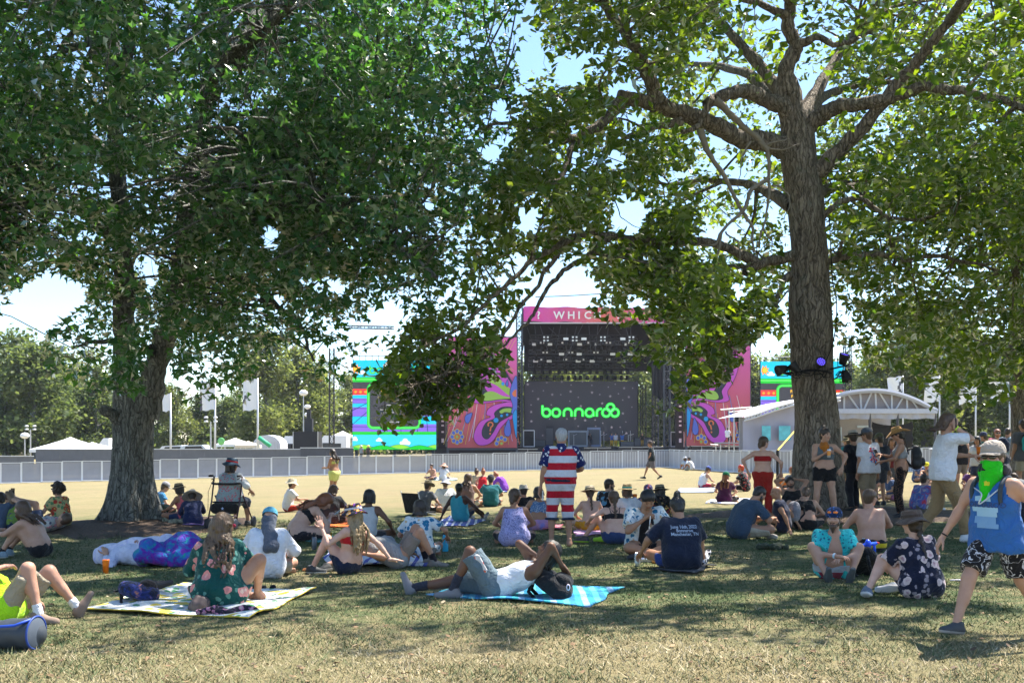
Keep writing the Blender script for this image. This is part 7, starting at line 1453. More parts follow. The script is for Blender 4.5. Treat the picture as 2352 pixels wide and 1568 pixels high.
person('man in black tee and grey shorts walking left across the sun', 1497, 1101, 1010, 82, 'walk', sk='tan', hair=('short', 'brown'), wear=[('tee', fabric((.02, .03, .035))), ('shorts', fabric((.14, .125, .14)), .9, .03)], shoes=SHO_B, hatd=('cap', fabric((.12, .1, .1)),), glasses=(LENS,))
# --- man lying in front
lm = person('man in white tank and grey-blue shorts lying on the towel', 1136, 1371, 1240, 88, 'lie', sk='brown', hair=('dreads', 'black'), wear=[('tank', fabric((.78, .78, .8))), ('shorts', fabric((.13, .18, .21)), .93, .03)], lean=-74, bend=16, hp=-34, la=(-.1, .41, .08), ra=(.14, .84, .07), lk=(0, .16, 1), rk=(.1, .2, .6), ld=(-.05, 1, .05), rd=(.1, .3, 1), lh=(-.06, -.66, .34), lp=(-.35, -.1, 1), rh=(.1, -.42, .40), rp=(.8, .6, -.2), rhp='grip', shoes=(plain((.2, .19, .2), .75), plain((.2, .2, .21), .7)), socks=(fabric((.04, .042, .06)), .6), scale=1.03)
phone('black phone at the lying man\'s ear', lm['w'](A(.12, -.49, .41)), (-.5, -.1, .6), (-.3, -.9, 0))
fp = lm['w'](A(-.182, .13, .35))
V, Fq = sdf_mesh([cap((-.02, -.0, .07), (.015, .0, -.07), .038, k=.03), half((0, -.016, 0), (0, -1, 0)), half((0, .03, 0), (0, 1, 0))], .01); c_, s_ = math.cos(-.25), math.sin(-.25); V = np.stack([c_*V[:, 0]+s_*V[:, 2], V[:, 1], -s_*V[:, 0]+c_*V[:, 2]], 1)+fp; mk('flower_print', (V-lm['base'])@lm['Rz'], Fq, fabric((.65, .62, .6), 'floral', ((.7, .08, .03), (.7, .65, .62), (.6, .2, .1)), 26.), lm['root'])['label'] = 'white and red floral print on the thigh'
backpack('black backpack used as a pillow by the lying man', gp(1310, 1372), 1.4, BLACK, 1.1, (-.95, .0)); cup('yellow cup standing behind the lying man', gp(1195, 1336), .13, .045, plain((.75, .4, .01), .35))
o = item('pin_badge', 'white and pink oval badge on the black backpack', 'badge', gp(1303, 1372)+A(0, -.165, .13)); D = MB().lathe([(.001, .006), (.03, .005), (.034, 0), (.001, -.004)], 18, sy=.6); V = D.out(); MB().add(np.stack([V[:, 1], -V[:, 2], V[:, 0]], 1), D.F).build('disc', plain((.75, .6, .7)), o, True); D = MB().lathe([(.001, .008), (.02, .0075), (.022, .004)], 18, sy=.5); V = D.out(); MB().add(np.stack([V[:, 1], -V[:, 2], V[:, 0]], 1), D.F).build('print', BLACK, o, True)
# --- right side
person('woman in red bandeau and wide red trousers standing with hands on hips', 1752, 1196, 1000, -28, 'stand', fem=1, sk='pale', hair=('low', 'brown'), wear=[('bandeau', fabric((.36, .016, .018))), ('pants', fabric((.36, .022, .016)), 1.95, .02)], hy=-35, rh=(.34, .12, .98), rp=(1, -.6, 0), lh=(-.3, -.02, 1.0), lp=(-1, -.6, 0), shoes=SHO_B, lean=-2)
bs = person('barefoot woman in black shorts, grey crop and orange bandana holding a can', 1893, 1199, 978, 168, 'stand', fem=1, w=1.0, sk='light', hair=('bun', 'dark'), wear=[('crop', fabric((.12, .15, .17))), ('shorts', fabric((.014, .014, .016)), .42)], hy=40, hp=2, ra=(.17, .0, .08), la=(-.2, -.04, .08), rh=(.0, .26, 1.26), rp=(1, -.2, -1), lh=(-.3, .1, 1.0), lp=(-1, -.6, 0), rhp='grip', rd=(.4, 1, 0), ld=(-.6, 1, 0))
J = bs['J']; V, Fq = sdf_mesh([cap(J['N']+A(0, .0, .0), J['N']+A(0, .02, -.04), .072, .09, .03), cap(J['N']+A(-.05, .07, -.05), J['N']+A(0, .1, -.14), .036, .02, .03), cap(J['N']+A(.05, .07, -.05), J['N']+A(0, .1, -.14), .036, .02, .03)], .013, .006, 40); mk('bandana', V*bs['s'], Fq, fabric((.42, .14, .02)), bs['root'])
can('orange and silver drink can in the standing woman\'s hand', bs['w'](J['rW']+A(-.05, .06, -.08)), SILV, (.7, .25, .04), .15, .03)
person('bald man in navy tee with grey sleeves and small backpack', 1800, 1222, 1115, 66, 'back', w=1.12, sk='olive', hair=None, wear=[('tee', fabric((.02, .026, .055)), .3), ('shorts', BLACK)], lean=4, bend=16, lh=(-.34, -.18, .05), rh=(.3, -.3, .05), hp=8, hy=20)
backpack('grey and brown pack on the bald man\'s back', gp(1822, 1218)+A(0, .06, .14), -1.3, fabric((.22, .22, .25)), .8, (-.15, 0), fabric((.3, .17, .06)))
person('woman in black bikini top and shorts seen from behind', 1850, 1216, 1126, -20, 'cross', fem=1, w=1.2, sk='light', hair=('low', 'brown'), wear=[('crop', BLACK), ('shorts', BLACK, .95)], hp=30, bend=30)
person('bearded man lying against the oak with hands behind his head', 1822, 1186, 1094, 172, 'back', w=1.1, sk='light', hair=('short', 'dark'), beard=('dark',), wear=[('tank', BLACK), ('shorts', DGREY)], lean=-34, bend=10, hp=-4, hr=14, rh=(.1, -.38, .78), rp=(1, .2, .3), lh=(-.1, -.38, .78), lp=(-1, .2, .3))
person('short red-haired man in grey shirt behind the oak', 1826, 1136, 1070, 20, 'cross', sk='light', hair=('short', 'red'), wear=[('tee', fabric((.2, .2, .24)))]); backpack('orange and black pack beside the red-haired man', gp(1802, 1132), .2, fabric((.75, .2, .02)), 1.0, (0, 0), BLACK)
tb = person('bearded man in turquoise print shirt and bandana facing camera', 1912, 1328, 1157, 172, 'knees', w=1.12, sk='light', hair=('short', 'brown'), beard=('brown', 1), wear=[('open', fabric((.03, .5, .52), 'spots', ((.02, .12, .2),), 26.), .75), ('trunks', fabric((.32, .05, .08), 'stripe', ((.3, .04, .07), (.42, .46, .52), 2.), 6.), .8, .02)], hatd=('wrap', fabric((.012, .03, .09), 'spots', ((.05, .15, .45),), 30.)), hy=-22, hp=-2, ra=(.14, .44, .09), la=(-.14, .44, .09), rk=(.55, .25, 1), lk=(-.55, .25, 1), rd=(.12, .5, .75), ld=(-.12, .5, .75), rh=(.02, .42, .33), lh=(-.05, .42, .3), lean=6, bend=14, shoes=(plain((.055, .06, .065), .7), plain((.085, .1, .11), .8)), glasses=(PLASTO, .085))
m = MB(); J = tb['J']; D = MB().lathe([(.033, -.013), (.036, -.01), (.036, .01), (.033, .013)], 16)
for n, mt in (('r', plain((.5, .65, .75))), ('l', plain((.015, .015, .018)))):
    R = frame(J[n+'W']-J[n+'E'], (0, 0, 1)); V = D.out(); V = np.stack([V[:, 0], V[:, 2], V[:, 1]], 1)@R.T+limb(J[n+'E'], J[n+'W'], .88); mk('wristband', V*tb['s'], D.F, mt, tb['root'])
sb = person('shirtless man in sunglasses and yellow-trimmed trunks from behind', 2003, 1267, 1121, 6, 'cross', w=1.08, sk='red', hair=('short', 'brown'), wear=[('trunks', fabric((.02, .02, .025), 'stripe', ((.02, .02, .025), (.7, .5, .02), (.02, .02, .025), (.6, .62, .64), 2.), 4.), .6)], hy=-62, glasses=(LENS,), lean=4, bend=12, rh=(.26, .4, .3))
p = gp(1995, 1318); backpack('black backpack between the two seated men at right', p, 2.6, BLACK, .95, (-.7, .1)); o = item('water_gun', 'blue toy water gun resting on the black backpack', 'toy', p+A(0, .02, .3)); MB().lathe([(.001, .0), (.035, .0), (.04, .05), (.02, .09), (.001, .095)], 14).build('tank', plain((.02, .08, .7), .3), o, True); MB().tube([(-.12, 0, .02), (.1, 0, .05)], [.018, .02], 8).tube([(.07, 0, .04), (.08, 0, -.06)], [.018, .015], 8).build('body', plain((.02, .1, .75), .3), o, True); MB().tube([(.1, 0, .06), (.13, 0, .05)], [.012, .01], 6).build('plug', plain((.7, .05, .05)), o, True)
fh = person('person in brown brimmed hat and navy rose print shirt from behind', 2118, 1371, 1165, 16, 'cross', fem=1, w=1.24, sk='pale', hair=('braid', 'dark'), wear=[('shirt', FLOR_NAVY, .85), ('shorts', fabric((.012, .014, .03)), .6)], hatd=('bucket', fabric((.11, .08, .065)), fabric((.075, .055, .045))), la=(-.55, .16, .08), lk=(-.3, .7, .75), ld=(-.3, -.9, .2), bend=10, shoes=(plain((.12, .15, .2), .7), plain((.6, .6, .62), .7)), side=-3, hy=10)
lump('green_bag', 'small green bag beside the rose print shirt', 'bag', 2046, 1316, .12, .1, .2, fabric((.02, .2, .03)), 15, 5); lump('litter', 'crumpled white wrapper on the grass at right', 'litter', 2195, 1334, .12, .05, .03, plain((.6, .55, .6)), 16, 4); lump('dark_cloth', 'dark green cloth lying on the grass right of centre', 'cloth', 1775, 1262, .4, .16, .1, fabric((.05, .06, .035)), 17, 8)
lump('towel_heap', 'light patterned cloth beside the shirtless man', 'cloth', 1965, 1252, .3, .15, .08, fabric((.5, .52, .58)), 18, 6)
# --- the walker in blue
def tank_print(go, g, J, s, V, Fq):
    if g[0] != 'tank': return
    def P(pts): return (np.array([(x, y, 0) for x, y in pts]), [tuple(range(len(pts)))])
    c = J['C']; pale = plain((.3, .5, .68), .8); ink = plain((.03, .07, .2), .8); dim = plain((.16, .32, .56), .8); I = {'s': s}
    wrap_text(I, go, [P([(-.09, .02), (-.03, .02), (-.03, .07), (-.09, .06)]), P([(-.03, .02), (.02, .02), (.02, .1), (-.03, .07)]), P([(.02, .02), (.06, .02), (.04, .1), (.02, .1)])], 1, (0, c[2]-.0, .3), pale, 'peak_print', 1); 
    strip = lambda y0, y1, xs: [P([(xs[i], y0), (xs[i+1], y0), (xs[i+1], y1), (xs[i], y1)]) for i in range(len(xs)-1)]
    wrap_text(I, go, strip(-.07, -.03, np.linspace(-.12, .12, 9))+strip(-.11, -.07, np.linspace(-.08, .11, 8)), 1, (0, c[2], .3), pale, 'ship_print', 1); wrap_text(I, go, strip(-.17, -.11, np.linspace(-.1, .1, 8))+strip(-.21, -.17, np.linspace(-.07, .12, 8)), 1, (0, c[2], .3), dim, 'wave_print', 1)
    Vt, Ft = text_mesh('BONNAROO', .062, 'CENTER', font_offset=.002); wrap_text(I, go, [(Vt+A(0, -.03, 0), Ft)], 1, (0, c[2], .3), ink, 'lettering', 1, .009)
wk = person('man in blue print tank, green face bandana and cap striding past', 2290, 1468, 1006, 120, 'walk', w=1.08, sk='light', hair=('short', 'brown'), wear=[('tank', fabric((.035, .14, .42))), ('trunks', fabric((.014, .014, .017), 'line', ((.6, .6, .64),), 9.), .82, .03)], extra=tank_print, hatd=('cap', fabric((.42, .36, .3)),), glasses=(LENS,), rh=(.4, .2, .84), lh=(-.36, -.1, .9), shoes=(plain((.05, .055, .06), .7), plain((.3, .29, .28), .8)), hy=14, hp=-4, ra=(.1, .44, .1), la=(-.1, -.46, .18), vox=.0155)
J = wk['J']; L = lambda *p: J['Hc']+J['HR']@A(*p); q = [cap(L(0, .03, -.045), L(0, .035, -.085), .088, .088, .03), cap(L(0, .095, -.02), L(0, .1, -.05), .03, .04, .03), cap(J['N']+A(0, .03, .02), J['N']+A(0, .07, -.07), .1, .06, .05), cap(J['N']+A(0, .1, -.04), J['C']+A(0, .17, .02), .06, .012, .03), half(L(0, 0, -.024), J['HR'][:, 2])]; V, Fq = sdf_mesh(q, .0105, .004, 45)
mi = np.zeros(len(Fq), int); c = (V[Fq].mean(1)-J['Hc'])@J['HR']; mi[(c[:, 0] > .028+.02*np.sin(c[:, 2]*70)) & (c[:, 2] < -.05) & (c[:, 2] > -.115) & (c[:, 0] < .085)] = 1; mi[(c[:, 2] < -.2) & (c[:, 2] > -.235) & (np.abs(c[:, 0]) < .022)] = 2
mk('face_bandana', V*wk['s'], Fq, [fabric((.02, .55, .015)), BLACK, fabric((.6, .62, .03))], wk['root'], mi)
for n, s_ in (('r', 1), ('l', -1)):
    P = [J[n+'S']-J['X2']*s_*.07+A(0, -.1, .02), J[n+'S']-J['X2']*s_*.065+A(0, .0, .065), J[n+'S']-J['X2']*s_*.05+A(0, .1, -.02), J['C']+J['X2']*s_*.13+A(0, .115, 0), J['W']+J['X2']*s_*.16+A(0, .04, .0)]; m = MB(); m.tube(spline(P, 4), [.02]*17, 6); mk('pack_strap', m.out()*wk['s'], m.F, plain((.03, .045, .06), .7), wk['root'])
m = MB(); m.tube(spline([J['rS']+A(-.06, .1, -.03), J['N']+A(-.02, .19, -.12), J['U']+A(0, .2, -.13), J['lS']+A(.06, .1, -.03)], 6), [.006]*19, 6); mk('drinking_tube', m.out()*wk['s'], m.F, plain((.5, .58, .66), .2), wk['root'])
backpack('dark hydration pack on the striding man\'s back', wk['w'](J['P']+A(0, -.24, .02)), math.radians(120), plain((.03, .04, .055), .7), .95, (0, 0), name='hydration_pack')
m = MB(); D = MB().lathe([(.03, -.006), (.033, 0), (.03, .006)], 16); R = frame(J['rW']-J['rE'], (0, 0, 1)); V = D.out(); V = np.stack([V[:, 0], V[:, 2], V[:, 1]], 1)@R.T+limb(J['rE'], J['rW'], .93); mk('bracelet', V*wk['s'], D.F, BLACK, wk['root'])
V, Fq = sdf_mesh([cap(L(-.06, -.09, .0), L(.06, -.09, .0), .05, k=.03), cap(L(-.09, -.06, -.1), L(.09, -.06, -.1), .05, k=.05), cap(L(-.1, .0, -.06), L(-.105, .0, -.12), .022, k=.03), cap(L(.1, .0, -.06), L(.105, .0, -.12), .022, k=.03)], .012, .004, 40); mk('neck_flap', V*wk['s'], Fq, fabric((.05, .052, .06)), wk['root'])
# --- standing group at right
def graphic(go, g, J, s, V, Fq):
    if g[0] != 'tee': return
    r = random.Random(5); I = {'s': s}; c = J['C']
    for k, col in enumerate(((.6, .05, .06), (.03, .04, .12), (.05, .3, .6), (.7, .2, .3))):
        L = []
        for _ in range(16): x, y, w_ = r.gauss(.0, .055), r.uniform(-.17, .13), r.uniform(.012, .03); L.append((np.array([(x+w_*math.cos(t)*r.uniform(.5, 1), y+w_*math.sin(t)*r.uniform(.5, 1.2), 0) for t in np.linspace(0, 5.4, 7)]), [tuple(range(7))]))
        wrap_text(I, go, L, 1, (.01, c[2], -.3), plain(col, .8), 'print', -1, .004+.002*k)
person('man in grey cap and white tee with colourful back print', 1995, 1182, 979, 22, 'stand', w=1.12, sk='tan', hair=('short', 'brown'), wear=[('tee', fabric((.72, .72, .77)), .75), ('shorts', fabric((.25, .2, .13)), .95, .025)], hatd=('cap', fabric((.08, .1, .13)),), glasses=(LENS,), extra=graphic, lh=(-.22, .06, .84), hy=25, shoes=SHO_B)
person('man in black tee with elbow out beside the white tee man', 1962, 1176, 985, 30, 'stand', w=1.1, sk='tan', hair=('short', 'dark'), wear=[('tee', fabric((.014, .015, .02))), ('pants', fabric((.02, .022, .03)))], lh=(-.2, .05, 1.0), lp=(-1, -.5, 0), hy=-30, hatd=('straw', fabric((.45, .4, .34)), BLACK), shoes=SHO_B)
cw = person('woman in tan cowboy hat, fishnet tights and black backpack', 2070, 1190, 977, 74, 'stand', fem=1, sk='tan', hair=('pony', 'black'), wear=[('crop', fabric((.3, .3, .3))), ('pants', fabric((.012, .011, .012), 'net', ((.2, .1, .07),), 52.), 1.96, .006)], hatd=('cowboy', fabric((.42, .24, .09)), fabric((.5, .36, .18))), glasses=(LENS,), rh=(.1, .36, 1.2), lh=(-.1, .34, 1.08), rhp='grip', rp=(1, -.6, -.6), lp=(-1, -.6, -.6), hp=14, shoes=SHO_B)
phone('white phone in the cowboy hat woman\'s hand', cw['w'](A(.06, .44, 1.24)), (-.3, .4, .7), (.2, -.8, .5), fabric((.6, .6, .62))); backpack('black drawstring backpack on the cowboy hat woman', cw['w'](A(.0, -.26, .93)), math.radians(74), plain((.012, .013, .016), .6), 1.0, (0, 0), name='drawstring_bag')
wt = person('long-haired man in white tee and khaki cargo trousers on the phone', 2165, 1244, 942, -96, 'walk', w=.9, sk='light', hair=('flow', 'brown'), wear=[('tee', fabric((.74, .74, .78)), .8), ('pants', fabric((.3, .2, .1)), 1.93, .02)], rh=(.1, .12, 1.5), rp=(.25, .7, -1), rhp='grip', rhd=(-.2, .1, 1), lh=(-.12, .42, 1.12), lp=(-1, -.6, -.6), lhp='grip', shoes=(plain((.62, .63, .66), .5), plain((.55, .55, .56), .7)), beard=None, hp=2, ra=(.08, .28, .08), la=(-.08, -.3, .13))
phone('black phone pressed to the long-haired man\'s ear', wt['w'](wt['J']['Hc']+A(.1, .05, -.02)), (.1, .3, 1), (1, 0, 0)); cup('tall orange souvenir cup in the long-haired man\'s hand', wt['w'](wt['J']['lW']+A(-.02, .1, -.06)), .2, .055)
m = MB(); J = wt['J']; D = MB().lathe([(.032, -.01), (.036, 0), (.032, .01)], 16); R = frame(J['rW']-J['rE'], (0, 1, 0)); V = D.out(); V = np.stack([V[:, 0], V[:, 2], V[:, 1]], 1)@R.T+limb(J['rE'], J['rW'], .9); mk('wristband', V*wt['s'], D.F, plain((.5, .75, .05)), wt['root'])
for n in 'rl': V, Fq = sdf_mesh([cap(limb(J[n+'H'], J[n+'K'], .7)+A(.09 if n == 'r' else -.09, 0, 0), limb(J[n+'H'], J[n+'K'], .98)+A(.085 if n == 'r' else -.085, 0, 0), .05, .055, .02)], .016, .003, 30); mk('cargo_pocket', V*wt['s'], Fq, fabric((.3, .2, .1)), wt['root'])
person('bearded man in wide black hat and black vest facing camera', 2206, 1130, 990, 176, 'stand', sk='light', hair=('short', 'black'), beard=('black',), wear=[('tank', fabric((.02, .02, .025))), ('shorts', fabric((.22, .19, .15)), .9)], hatd=('straw', fabric((.03, .026, .022)), BLACK), glasses=(plain((.05, .06, .04), .1),), shoes=SHO_B)
person('far man in pink shirt and sunglasses', 2290, 1118, 984, 170, 'stand', sk='light', hair=('short', 'red'), beard=('ginger',), wear=[('tee', fabric((.55, .16, .24))), ('shorts', DGREY)], glasses=(LENS,), shoes=SHO_B)
fb = person('far man in pale blue shirt with a dark rucksack', 2314, 1122, 981, -60, 'stand', w=1.1, sk='tan', hair=('crop', 'dark'), wear=[('shirt', fabric((.3, .4, .46)), .7), ('shorts', GREYS)], shoes=SHO_B); backpack('dark rucksack on the far man in pale blue', fb['w'](A(0, -.2, 1.02)), math.radians(-60), NAVY, 1.)
fr_ = person('person in khaki shorts at the right edge with teal pack', 2354, 1150, 960, 10, 'stand', sk='tan', hair=('short', 'dark'), wear=[('tee', fabric((.1, .1, .12))), ('shorts', SAND)], shoes=SHO_B); backpack('teal and lime pack on the person at right edge', fr_['w'](A(-.02, -.2, 1.02)), math.radians(10), fabric((.02, .35, .35)), 1.1, (0, 0), fabric((.3, .6, .1)))
# --- seated group behind the oak at right
person('person in sky blue bucket hat and navy spotted shirt', 2037, 1118, 1057, 140, 'cross', fem=1, sk='light', hair=('mid', 'brown'), wear=[('tee', fabric((.03, .05, .16), 'spots', ((.6, .6, .65),), 18.)), ('shorts', NAVY)], hatd=('bucket', fabric((.15, .5, .65)),))
person('person in yellow cap among the seated crowd at right', 2130, 1114, 1063, 150, 'knees', sk='tan', hair=('short', 'dark'), wear=[('tank', fabric((.03, .04, .09)))], hatd=('cap', fabric((.7, .6, .02)),)); person('person in checked bandana and blue shirt drinking behind the crowd', 2106, 1108, 1052, -150, 'cross', sk='tan', hair=('short', 'dark'), wear=[('shirt', fabric((.06, .1, .22), 'spots', ((.4, .45, .5),), 14.))], hatd=('wrap', fabric((.2, .06, .08), 'check', ((.5, .5, .5),), 40.)))
person('person in red and blue tie-dye tee hugging knees', 2108, 1172, 1100, -66, 'knees', sk='pale', hair=('short', 'dark'), wear=[('tee', fabric((.3, .1, .2), 'tie', ((.5, .05, .08), (.05, .15, .5), (.6, .5, .55)), 6.), .95), ('shorts', GREYS)], shoes=SHO_W); can('grey drink can on the grass near the tie-dye tee', gp(2157, 1178), SILV, (.4, .42, .45))
person('child in teal cap and orange trousers behind the oak', 1961, 1120, 1062, 60, 'stand', sk='tan', hair=('short', 'dark'), wear=[('pants', fabric((.75, .2, .02)))], hatd=('cap', fabric((.1, .45, .55)),), scale=.62)
person('person in dark clothes lying on the ground at far right', 2322, 1108, 1070, 60, 'lie', sk='tan', hair=('short', 'black'), wear=[('tee', BLACK), ('shorts', fabric((.02, .03, .03)))], scale=1.)
person('person in black tank seated behind the tie-dye tee', 2150, 1140, 1075, 100, 'knees', sk='light', hair=('short', 'brown'), wear=[('tank', BLACK), ('shorts', DENIM)]); person('person in violet top seated by the black hat man', 2232, 1132, 1076, 160, 'cross', fem=1, sk='light', hair=('mid', 'dark'), wear=[('tee', fabric((.14, .06, .22))), ('shorts', DENIM)])
person('person in blue tee seated between oak and white tee man', 2052, 1150, 1088, 100, 'cross', sk='light', hair=('short', 'brown'), wear=[('tee', fabric((.05, .09, .2))), ('shorts', fabric((.2, .08, .2)))])
person('person with brown ponytail seated at the far right edge', 2342, 1164, 1098, 40, 'cross', fem=1, sk='light', hair=('pony', 'brown'), wear=[('tank', fabric((.2, .5, .05))), ('shorts', DENIM)])
for lab, px, py, tp, yw, c1, c2, hr_, ht_ in (('person in olive cap and dark tee behind the white tee man', 2022, 1160, 992, 10, (.03, .035, .05), (.05, .05, .06), 'dark', ('cap', fabric((.1, .1, .06)))), ('person in maroon tee standing behind the cowboy hat woman', 2048, 1140, 1002, 160, (.16, .03, .04), (.1, .11, .14), 'brown', None), ('woman in white top standing beside the black hat man', 2246, 1134, 1000, 120, (.6, .6, .62), (.04, .05, .1), 'black', None), ('man in green tee standing far right of the crowd', 2262, 1120, 990, 40, (.04, .14, .08), (.2, .18, .15), 'dark', ('cap', fabric((.04, .05, .1)))), ('person in grey tank standing close to the right edge', 2336, 1126, 992, 200, (.25, .26, .28), (.03, .03, .04), 'blonde', None), ('man in teal tank standing behind the oak trunk', 1948, 1140, 1000, 30, (.03, .2, .24), (.15, .13, .1), 'dark', ('fedora', fabric((.4, .33, .2)), BLACK))):
    person(lab, px, py, tp, yw, 'stand', fem=1 if 'woman' in lab else 0, sk='tan', hair=('mid' if 'woman' in lab else 'short', hr_), wear=[('tee', fabric(c1)), ('shorts', fabric(c2), .9)], hatd=ht_, shoes=SHO_B, hy=15)
# --- crew
for k, (px, c1, c2, lab) in enumerate(((1339, (.02, .02, .02), (.6, .35, .03), 'musician in black top and yellow trousers at left of the band'), (1348, (.5, .55, .6), (.25, .3, .38), 'musician in white shirt and pale jeans on stage'), (1355, (.03, .03, .035), (.04, .04, .05), 'musician in dark clothes behind the white shirt'), (1405, (.06, .12, .35), (.6, .35, .03), 'musician in blue top and yellow trousers mid stage'), (1414, (.5, .5, .55), (.5, .3, .04), 'musician in white and blue behind the blue top'), (1429, (.06, .16, .45), (.6, .35, .03), 'musician in bright blue top right of the band'), (1475, (.02, .02, .02), (.35, .2, .03), 'musician in dark top at the far right of the deck'))):
    q = at(px, 1026, SY+2.2+k % 2); person(lab, px, 1026, 990, 180, 'stand', sk=('tan', 'light', 'brown')[k % 3], hair=('short', 'dark'), wear=[('tee', fabric(c1)), ('pants', fabric(c2))], loc=(q[0], q[1], so_[2]+zd), scale=1., shoes=SHO_B)
for px, py, top, c1, ht, lab in ((830, 1044, 1039, (.2, .25, .3), (.5, .5, .5), 'crew member in grey hat below the left video screen'), (846, 1044, 1038, (.05, .05, .06), (.65, .5, .15), 'crew member in yellow straw hat below the video screen')):
    q = at(px, 1040, 108); person(lab, px, 1044, 1039, 150, 'stand', sk='tan', hair=('short', 'dark'), wear=[('tee', fabric(c1)), ('pants', DGREY)], loc=(q[0], 108, float(gz(q[0], 108))), scale=1., hatd=('straw', fabric(ht)), shoes=SHO_B)
q = at(1672, 1017, 88.6); person('camera operator in white shirt on the scaffold platform', 1672, 1017, 980, -40, 'chair', sk='light', hair=('short', 'dark'), wear=[('tee', WHITE), ('pants', BLACK)], loc=(q[0], 88.8, q[2]+.1), scale=1., shoes=SHO_B)
# ------------------------------------------------------------ lights strapped to the trees
def par_can(lab, px, py, Y, aim, lens):
    o = item('spot_light', lab, 'spotlight', at(px, py, Y)); R = frame(aim, (0, 0, 1)); D = MB().lathe([(.001, -.13), (.07, -.12), (.1, -.02), (.125, .1), (.128, .14), (.11, .14), (.105, .12)], 20); V = D.out(); V = np.stack([V[:, 0], V[:, 2], V[:, 1]], 1)@R.T; mk('housing', V, D.F, plain((.012, .012, .014), .5), o); lm_ = MB(); bz = MB().lathe([(.001, .118), (.108, .118)], 20); V = bz.out(); mk('face', np.stack([V[:, 0], V[:, 2], V[:, 1]], 1)@R.T, bz.F, plain((.03, .025, .06), .3), o)
    for k in range(19):
        r_, a_ = (0, 0) if k == 0 else (.042, k*math.pi/3) if k < 7 else (.084, k*math.pi/6); c = A(r_*math.cos(a_), .122, r_*math.sin(a_)); t = MB().lathe([(.001, .005), (.014, .003), (.017, 0)], 8); V = t.out(); lm_.add((np.stack([V[:, 0], V[:, 2], V[:, 1]], 1)+c)@R.T, t.F)
    k_ = lm_.build('led_cluster', lens, o, True); k_['kind'] = 'stuff'; o.scale = (.8, .8, .8); MB().tube([(-.13, 0, 0), (-.13, .0, -.16), (.13, 0, -.16), (.13, 0, 0)], [.012]*4, 6).build('yoke', BLACK, o); return o
UV = emit((.12, .08, .9), .7); OFF = plain((.05, .05, .07), .2)
par_can('violet LED spotlight facing forward on the oak trunk', 1882, 836, 18.85, (.05, -1, .45), UV); par_can('violet LED spotlight tilted up at the right of the oak', 1937, 826, 18.9, (.2, -.35, 1.), UV); par_can('dark spotlight at the left side of the oak trunk', 1797, 848, 18.9, (-1, -.3, -.3), OFF); par_can('dark spotlight clamped low against the oak trunk', 1826, 846, 18.85, (-.6, .2, .8), OFF); par_can('black spotlight hanging at the right of the oak', 1942, 862, 18.95, (.3, -.2, -1), OFF)
par_can('black spotlight on the right stem of the maple', 345, 806, 19.5, (-.6, -.3, .8), OFF); par_can('black spotlight right of the maple stem under leaves', 418, 822, 19.4, (.6, -.3, -.7), OFF)
o = item('red_light', 'small red lamp cap on the maple stem', 'lamp', at(326, 806, 19.5)); MB().lathe([(.001, .03), (.05, .02), (.06, -.02), (.001, -.03)], 12).build('cap', plain((.7, .02, .03), .3), o, True); MB().bar((0, 0, -.03), (.05, .05, -.14), .03).build('stem', BLACK, o)
o = item('light_clamp', 'black clamp and tangled cables round the oak trunk', 'clamp', at(1870, 852, 19.0)); c = np.array(o.location); m = MB(); a = np.linspace(0, 2*math.pi, 25); m.tube(np.stack([.47*np.cos(a), .5+.47*np.sin(a), .02*np.sin(3*a)], 1), [.025]*25, 6); m.build('ring', BLACK, o, True)
m = MB(); rr = random.Random(9)
for k in range(10): x = rr.uniform(-.5, .6); P = [(x, -.04, 0), (x+rr.uniform(-.1, .1), -.1, -.1*rr.random()-.05), (x+rr.uniform(-.2, .2), -.08, -.2*rr.random()-.05), (x+rr.uniform(-.1, .3), -.04, .02)]; MB().tube(spline(P, 4), [.008]*13, 5).build('cable', BLACK, o, True)
MB().tube(spline([at(1895, 835, 18.98)-c, at(1915, 780, 19.1)-c, at(1922, 700, 19.2)-c, at(1912, 640, 19.1)-c, at(1905, 500, 19.1)-c], 5), [.011]*21, 5).build('feed_cable', BLACK, o, True)
MB().tube([at(1905, 848, 18.95)-c, at(1950, 838, 18.95)-c], [.018]*2, 6).build('arm', BLACK, o, True); MB().tube([at(1800, 846, 18.95)-c, at(1860, 858, 18.98)-c], [.018]*2, 6).build('arm', BLACK, o, True)
# ------------------------------------------------------------ short grass blades near the camera
gm, nt, b = nmat('grass_blade'); r_ = nd(nt, 'Attribute', attribute_name='lr').outputs['Fac']
c = ramp(nt, r_, [(0, (.045, .08, .03)), (.35, (.11, .145, .06)), (.6, (.3, .25, .14)), (1, (.55, .46, .31))]); nt.links.new(c, b.inputs['Base Color']); b.inputs['Roughness'].default_value = .7; b.inputs['Specular IOR Level'].default_value = .2
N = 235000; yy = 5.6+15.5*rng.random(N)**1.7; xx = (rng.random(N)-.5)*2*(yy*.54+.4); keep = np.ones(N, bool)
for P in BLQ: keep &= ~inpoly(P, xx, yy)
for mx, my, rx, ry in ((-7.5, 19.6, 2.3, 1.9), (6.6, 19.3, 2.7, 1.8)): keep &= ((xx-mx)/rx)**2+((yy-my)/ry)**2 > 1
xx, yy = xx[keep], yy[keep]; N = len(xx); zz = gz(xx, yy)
pn = np.sin(xx*1.7+np.sin(yy*1.3)*2)*np.sin(yy*2.1+np.sin(xx*.9)*2)+.5*np.sin(xx*5.1+yy*3.3)*np.sin(yy*4.7-xx*2)
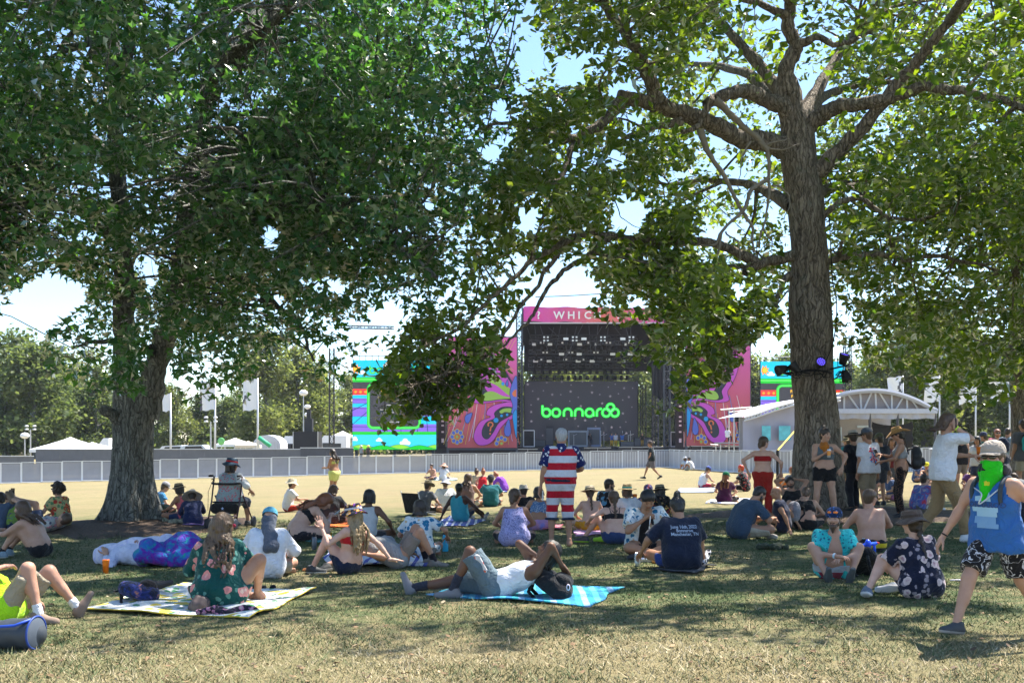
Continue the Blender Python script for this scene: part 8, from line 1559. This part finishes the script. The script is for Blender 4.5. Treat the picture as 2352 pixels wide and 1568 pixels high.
h = rng.gamma(2.2, .0078, N)*(1+.3*pn)+.005; a = rng.uniform(0, 6.283, N); w = .0026+.00028*yy; ln = rng.normal(0, .9, (N, 2))*h[:, None]
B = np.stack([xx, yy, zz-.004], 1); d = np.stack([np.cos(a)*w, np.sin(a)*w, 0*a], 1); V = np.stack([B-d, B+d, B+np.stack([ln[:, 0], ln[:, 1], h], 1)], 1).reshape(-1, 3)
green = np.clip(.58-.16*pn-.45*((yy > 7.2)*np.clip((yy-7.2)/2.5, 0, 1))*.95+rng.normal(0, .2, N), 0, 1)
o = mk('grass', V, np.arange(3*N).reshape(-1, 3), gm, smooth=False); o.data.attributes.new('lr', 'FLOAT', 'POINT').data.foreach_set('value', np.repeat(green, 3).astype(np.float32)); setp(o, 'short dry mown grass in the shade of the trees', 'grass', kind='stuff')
# fallen leaves and scraps in the grass
N = 2600; yy = 5.8+14*rng.random(N)**1.4; xx = (rng.random(N)-.5)*2*(yy*.54+.3); keep = np.ones(N, bool)
for P in BLQ: keep &= ~inpoly(P, xx, yy)
C = np.stack([xx, yy, gz(xx, yy)+.018], 1)[keep]
dt = leaves(C, .042, OAK, LEAFTRI, up=2.2, spread=.5, droop=0.); fm_, nt, b = nmat('dead_leaf'); nt.links.new(ramp(nt, nd(nt, 'Attribute', attribute_name='lr').outputs['Fac'], [(0, (.08, .05, .03)), (.5, (.2, .12, .06)), (.8, (.28, .19, .1)), (1, (.4, .32, .2))]), b.inputs['Base Color']); b.inputs['Roughness'].default_value = .85
setp(leaf_obj('fallen_leaves', dt, fm_, None), 'brown fallen leaves and bits scattered over the grass', 'leaves', kind='stuff')

# ------------------------------------------------------------ the warm summer air
hz, nt, b = nmat('haze'); nt.nodes.remove(b); pv = nd(nt, 'VolumePrincipled', {'Color': (.86, .9, 1., 1), 'Density': .00015, 'Anisotropy': .35}); nt.links.new(pv.outputs[0], nt.nodes['Material Output'].inputs['Volume'])
o = mk('haze', MB().box((0, 90, 13.), (460, 290, 32)).out(), MB().box((0, 0, 0), (1, 1, 1)).F, hz, smooth=False); o['kind'] = 'stuff'
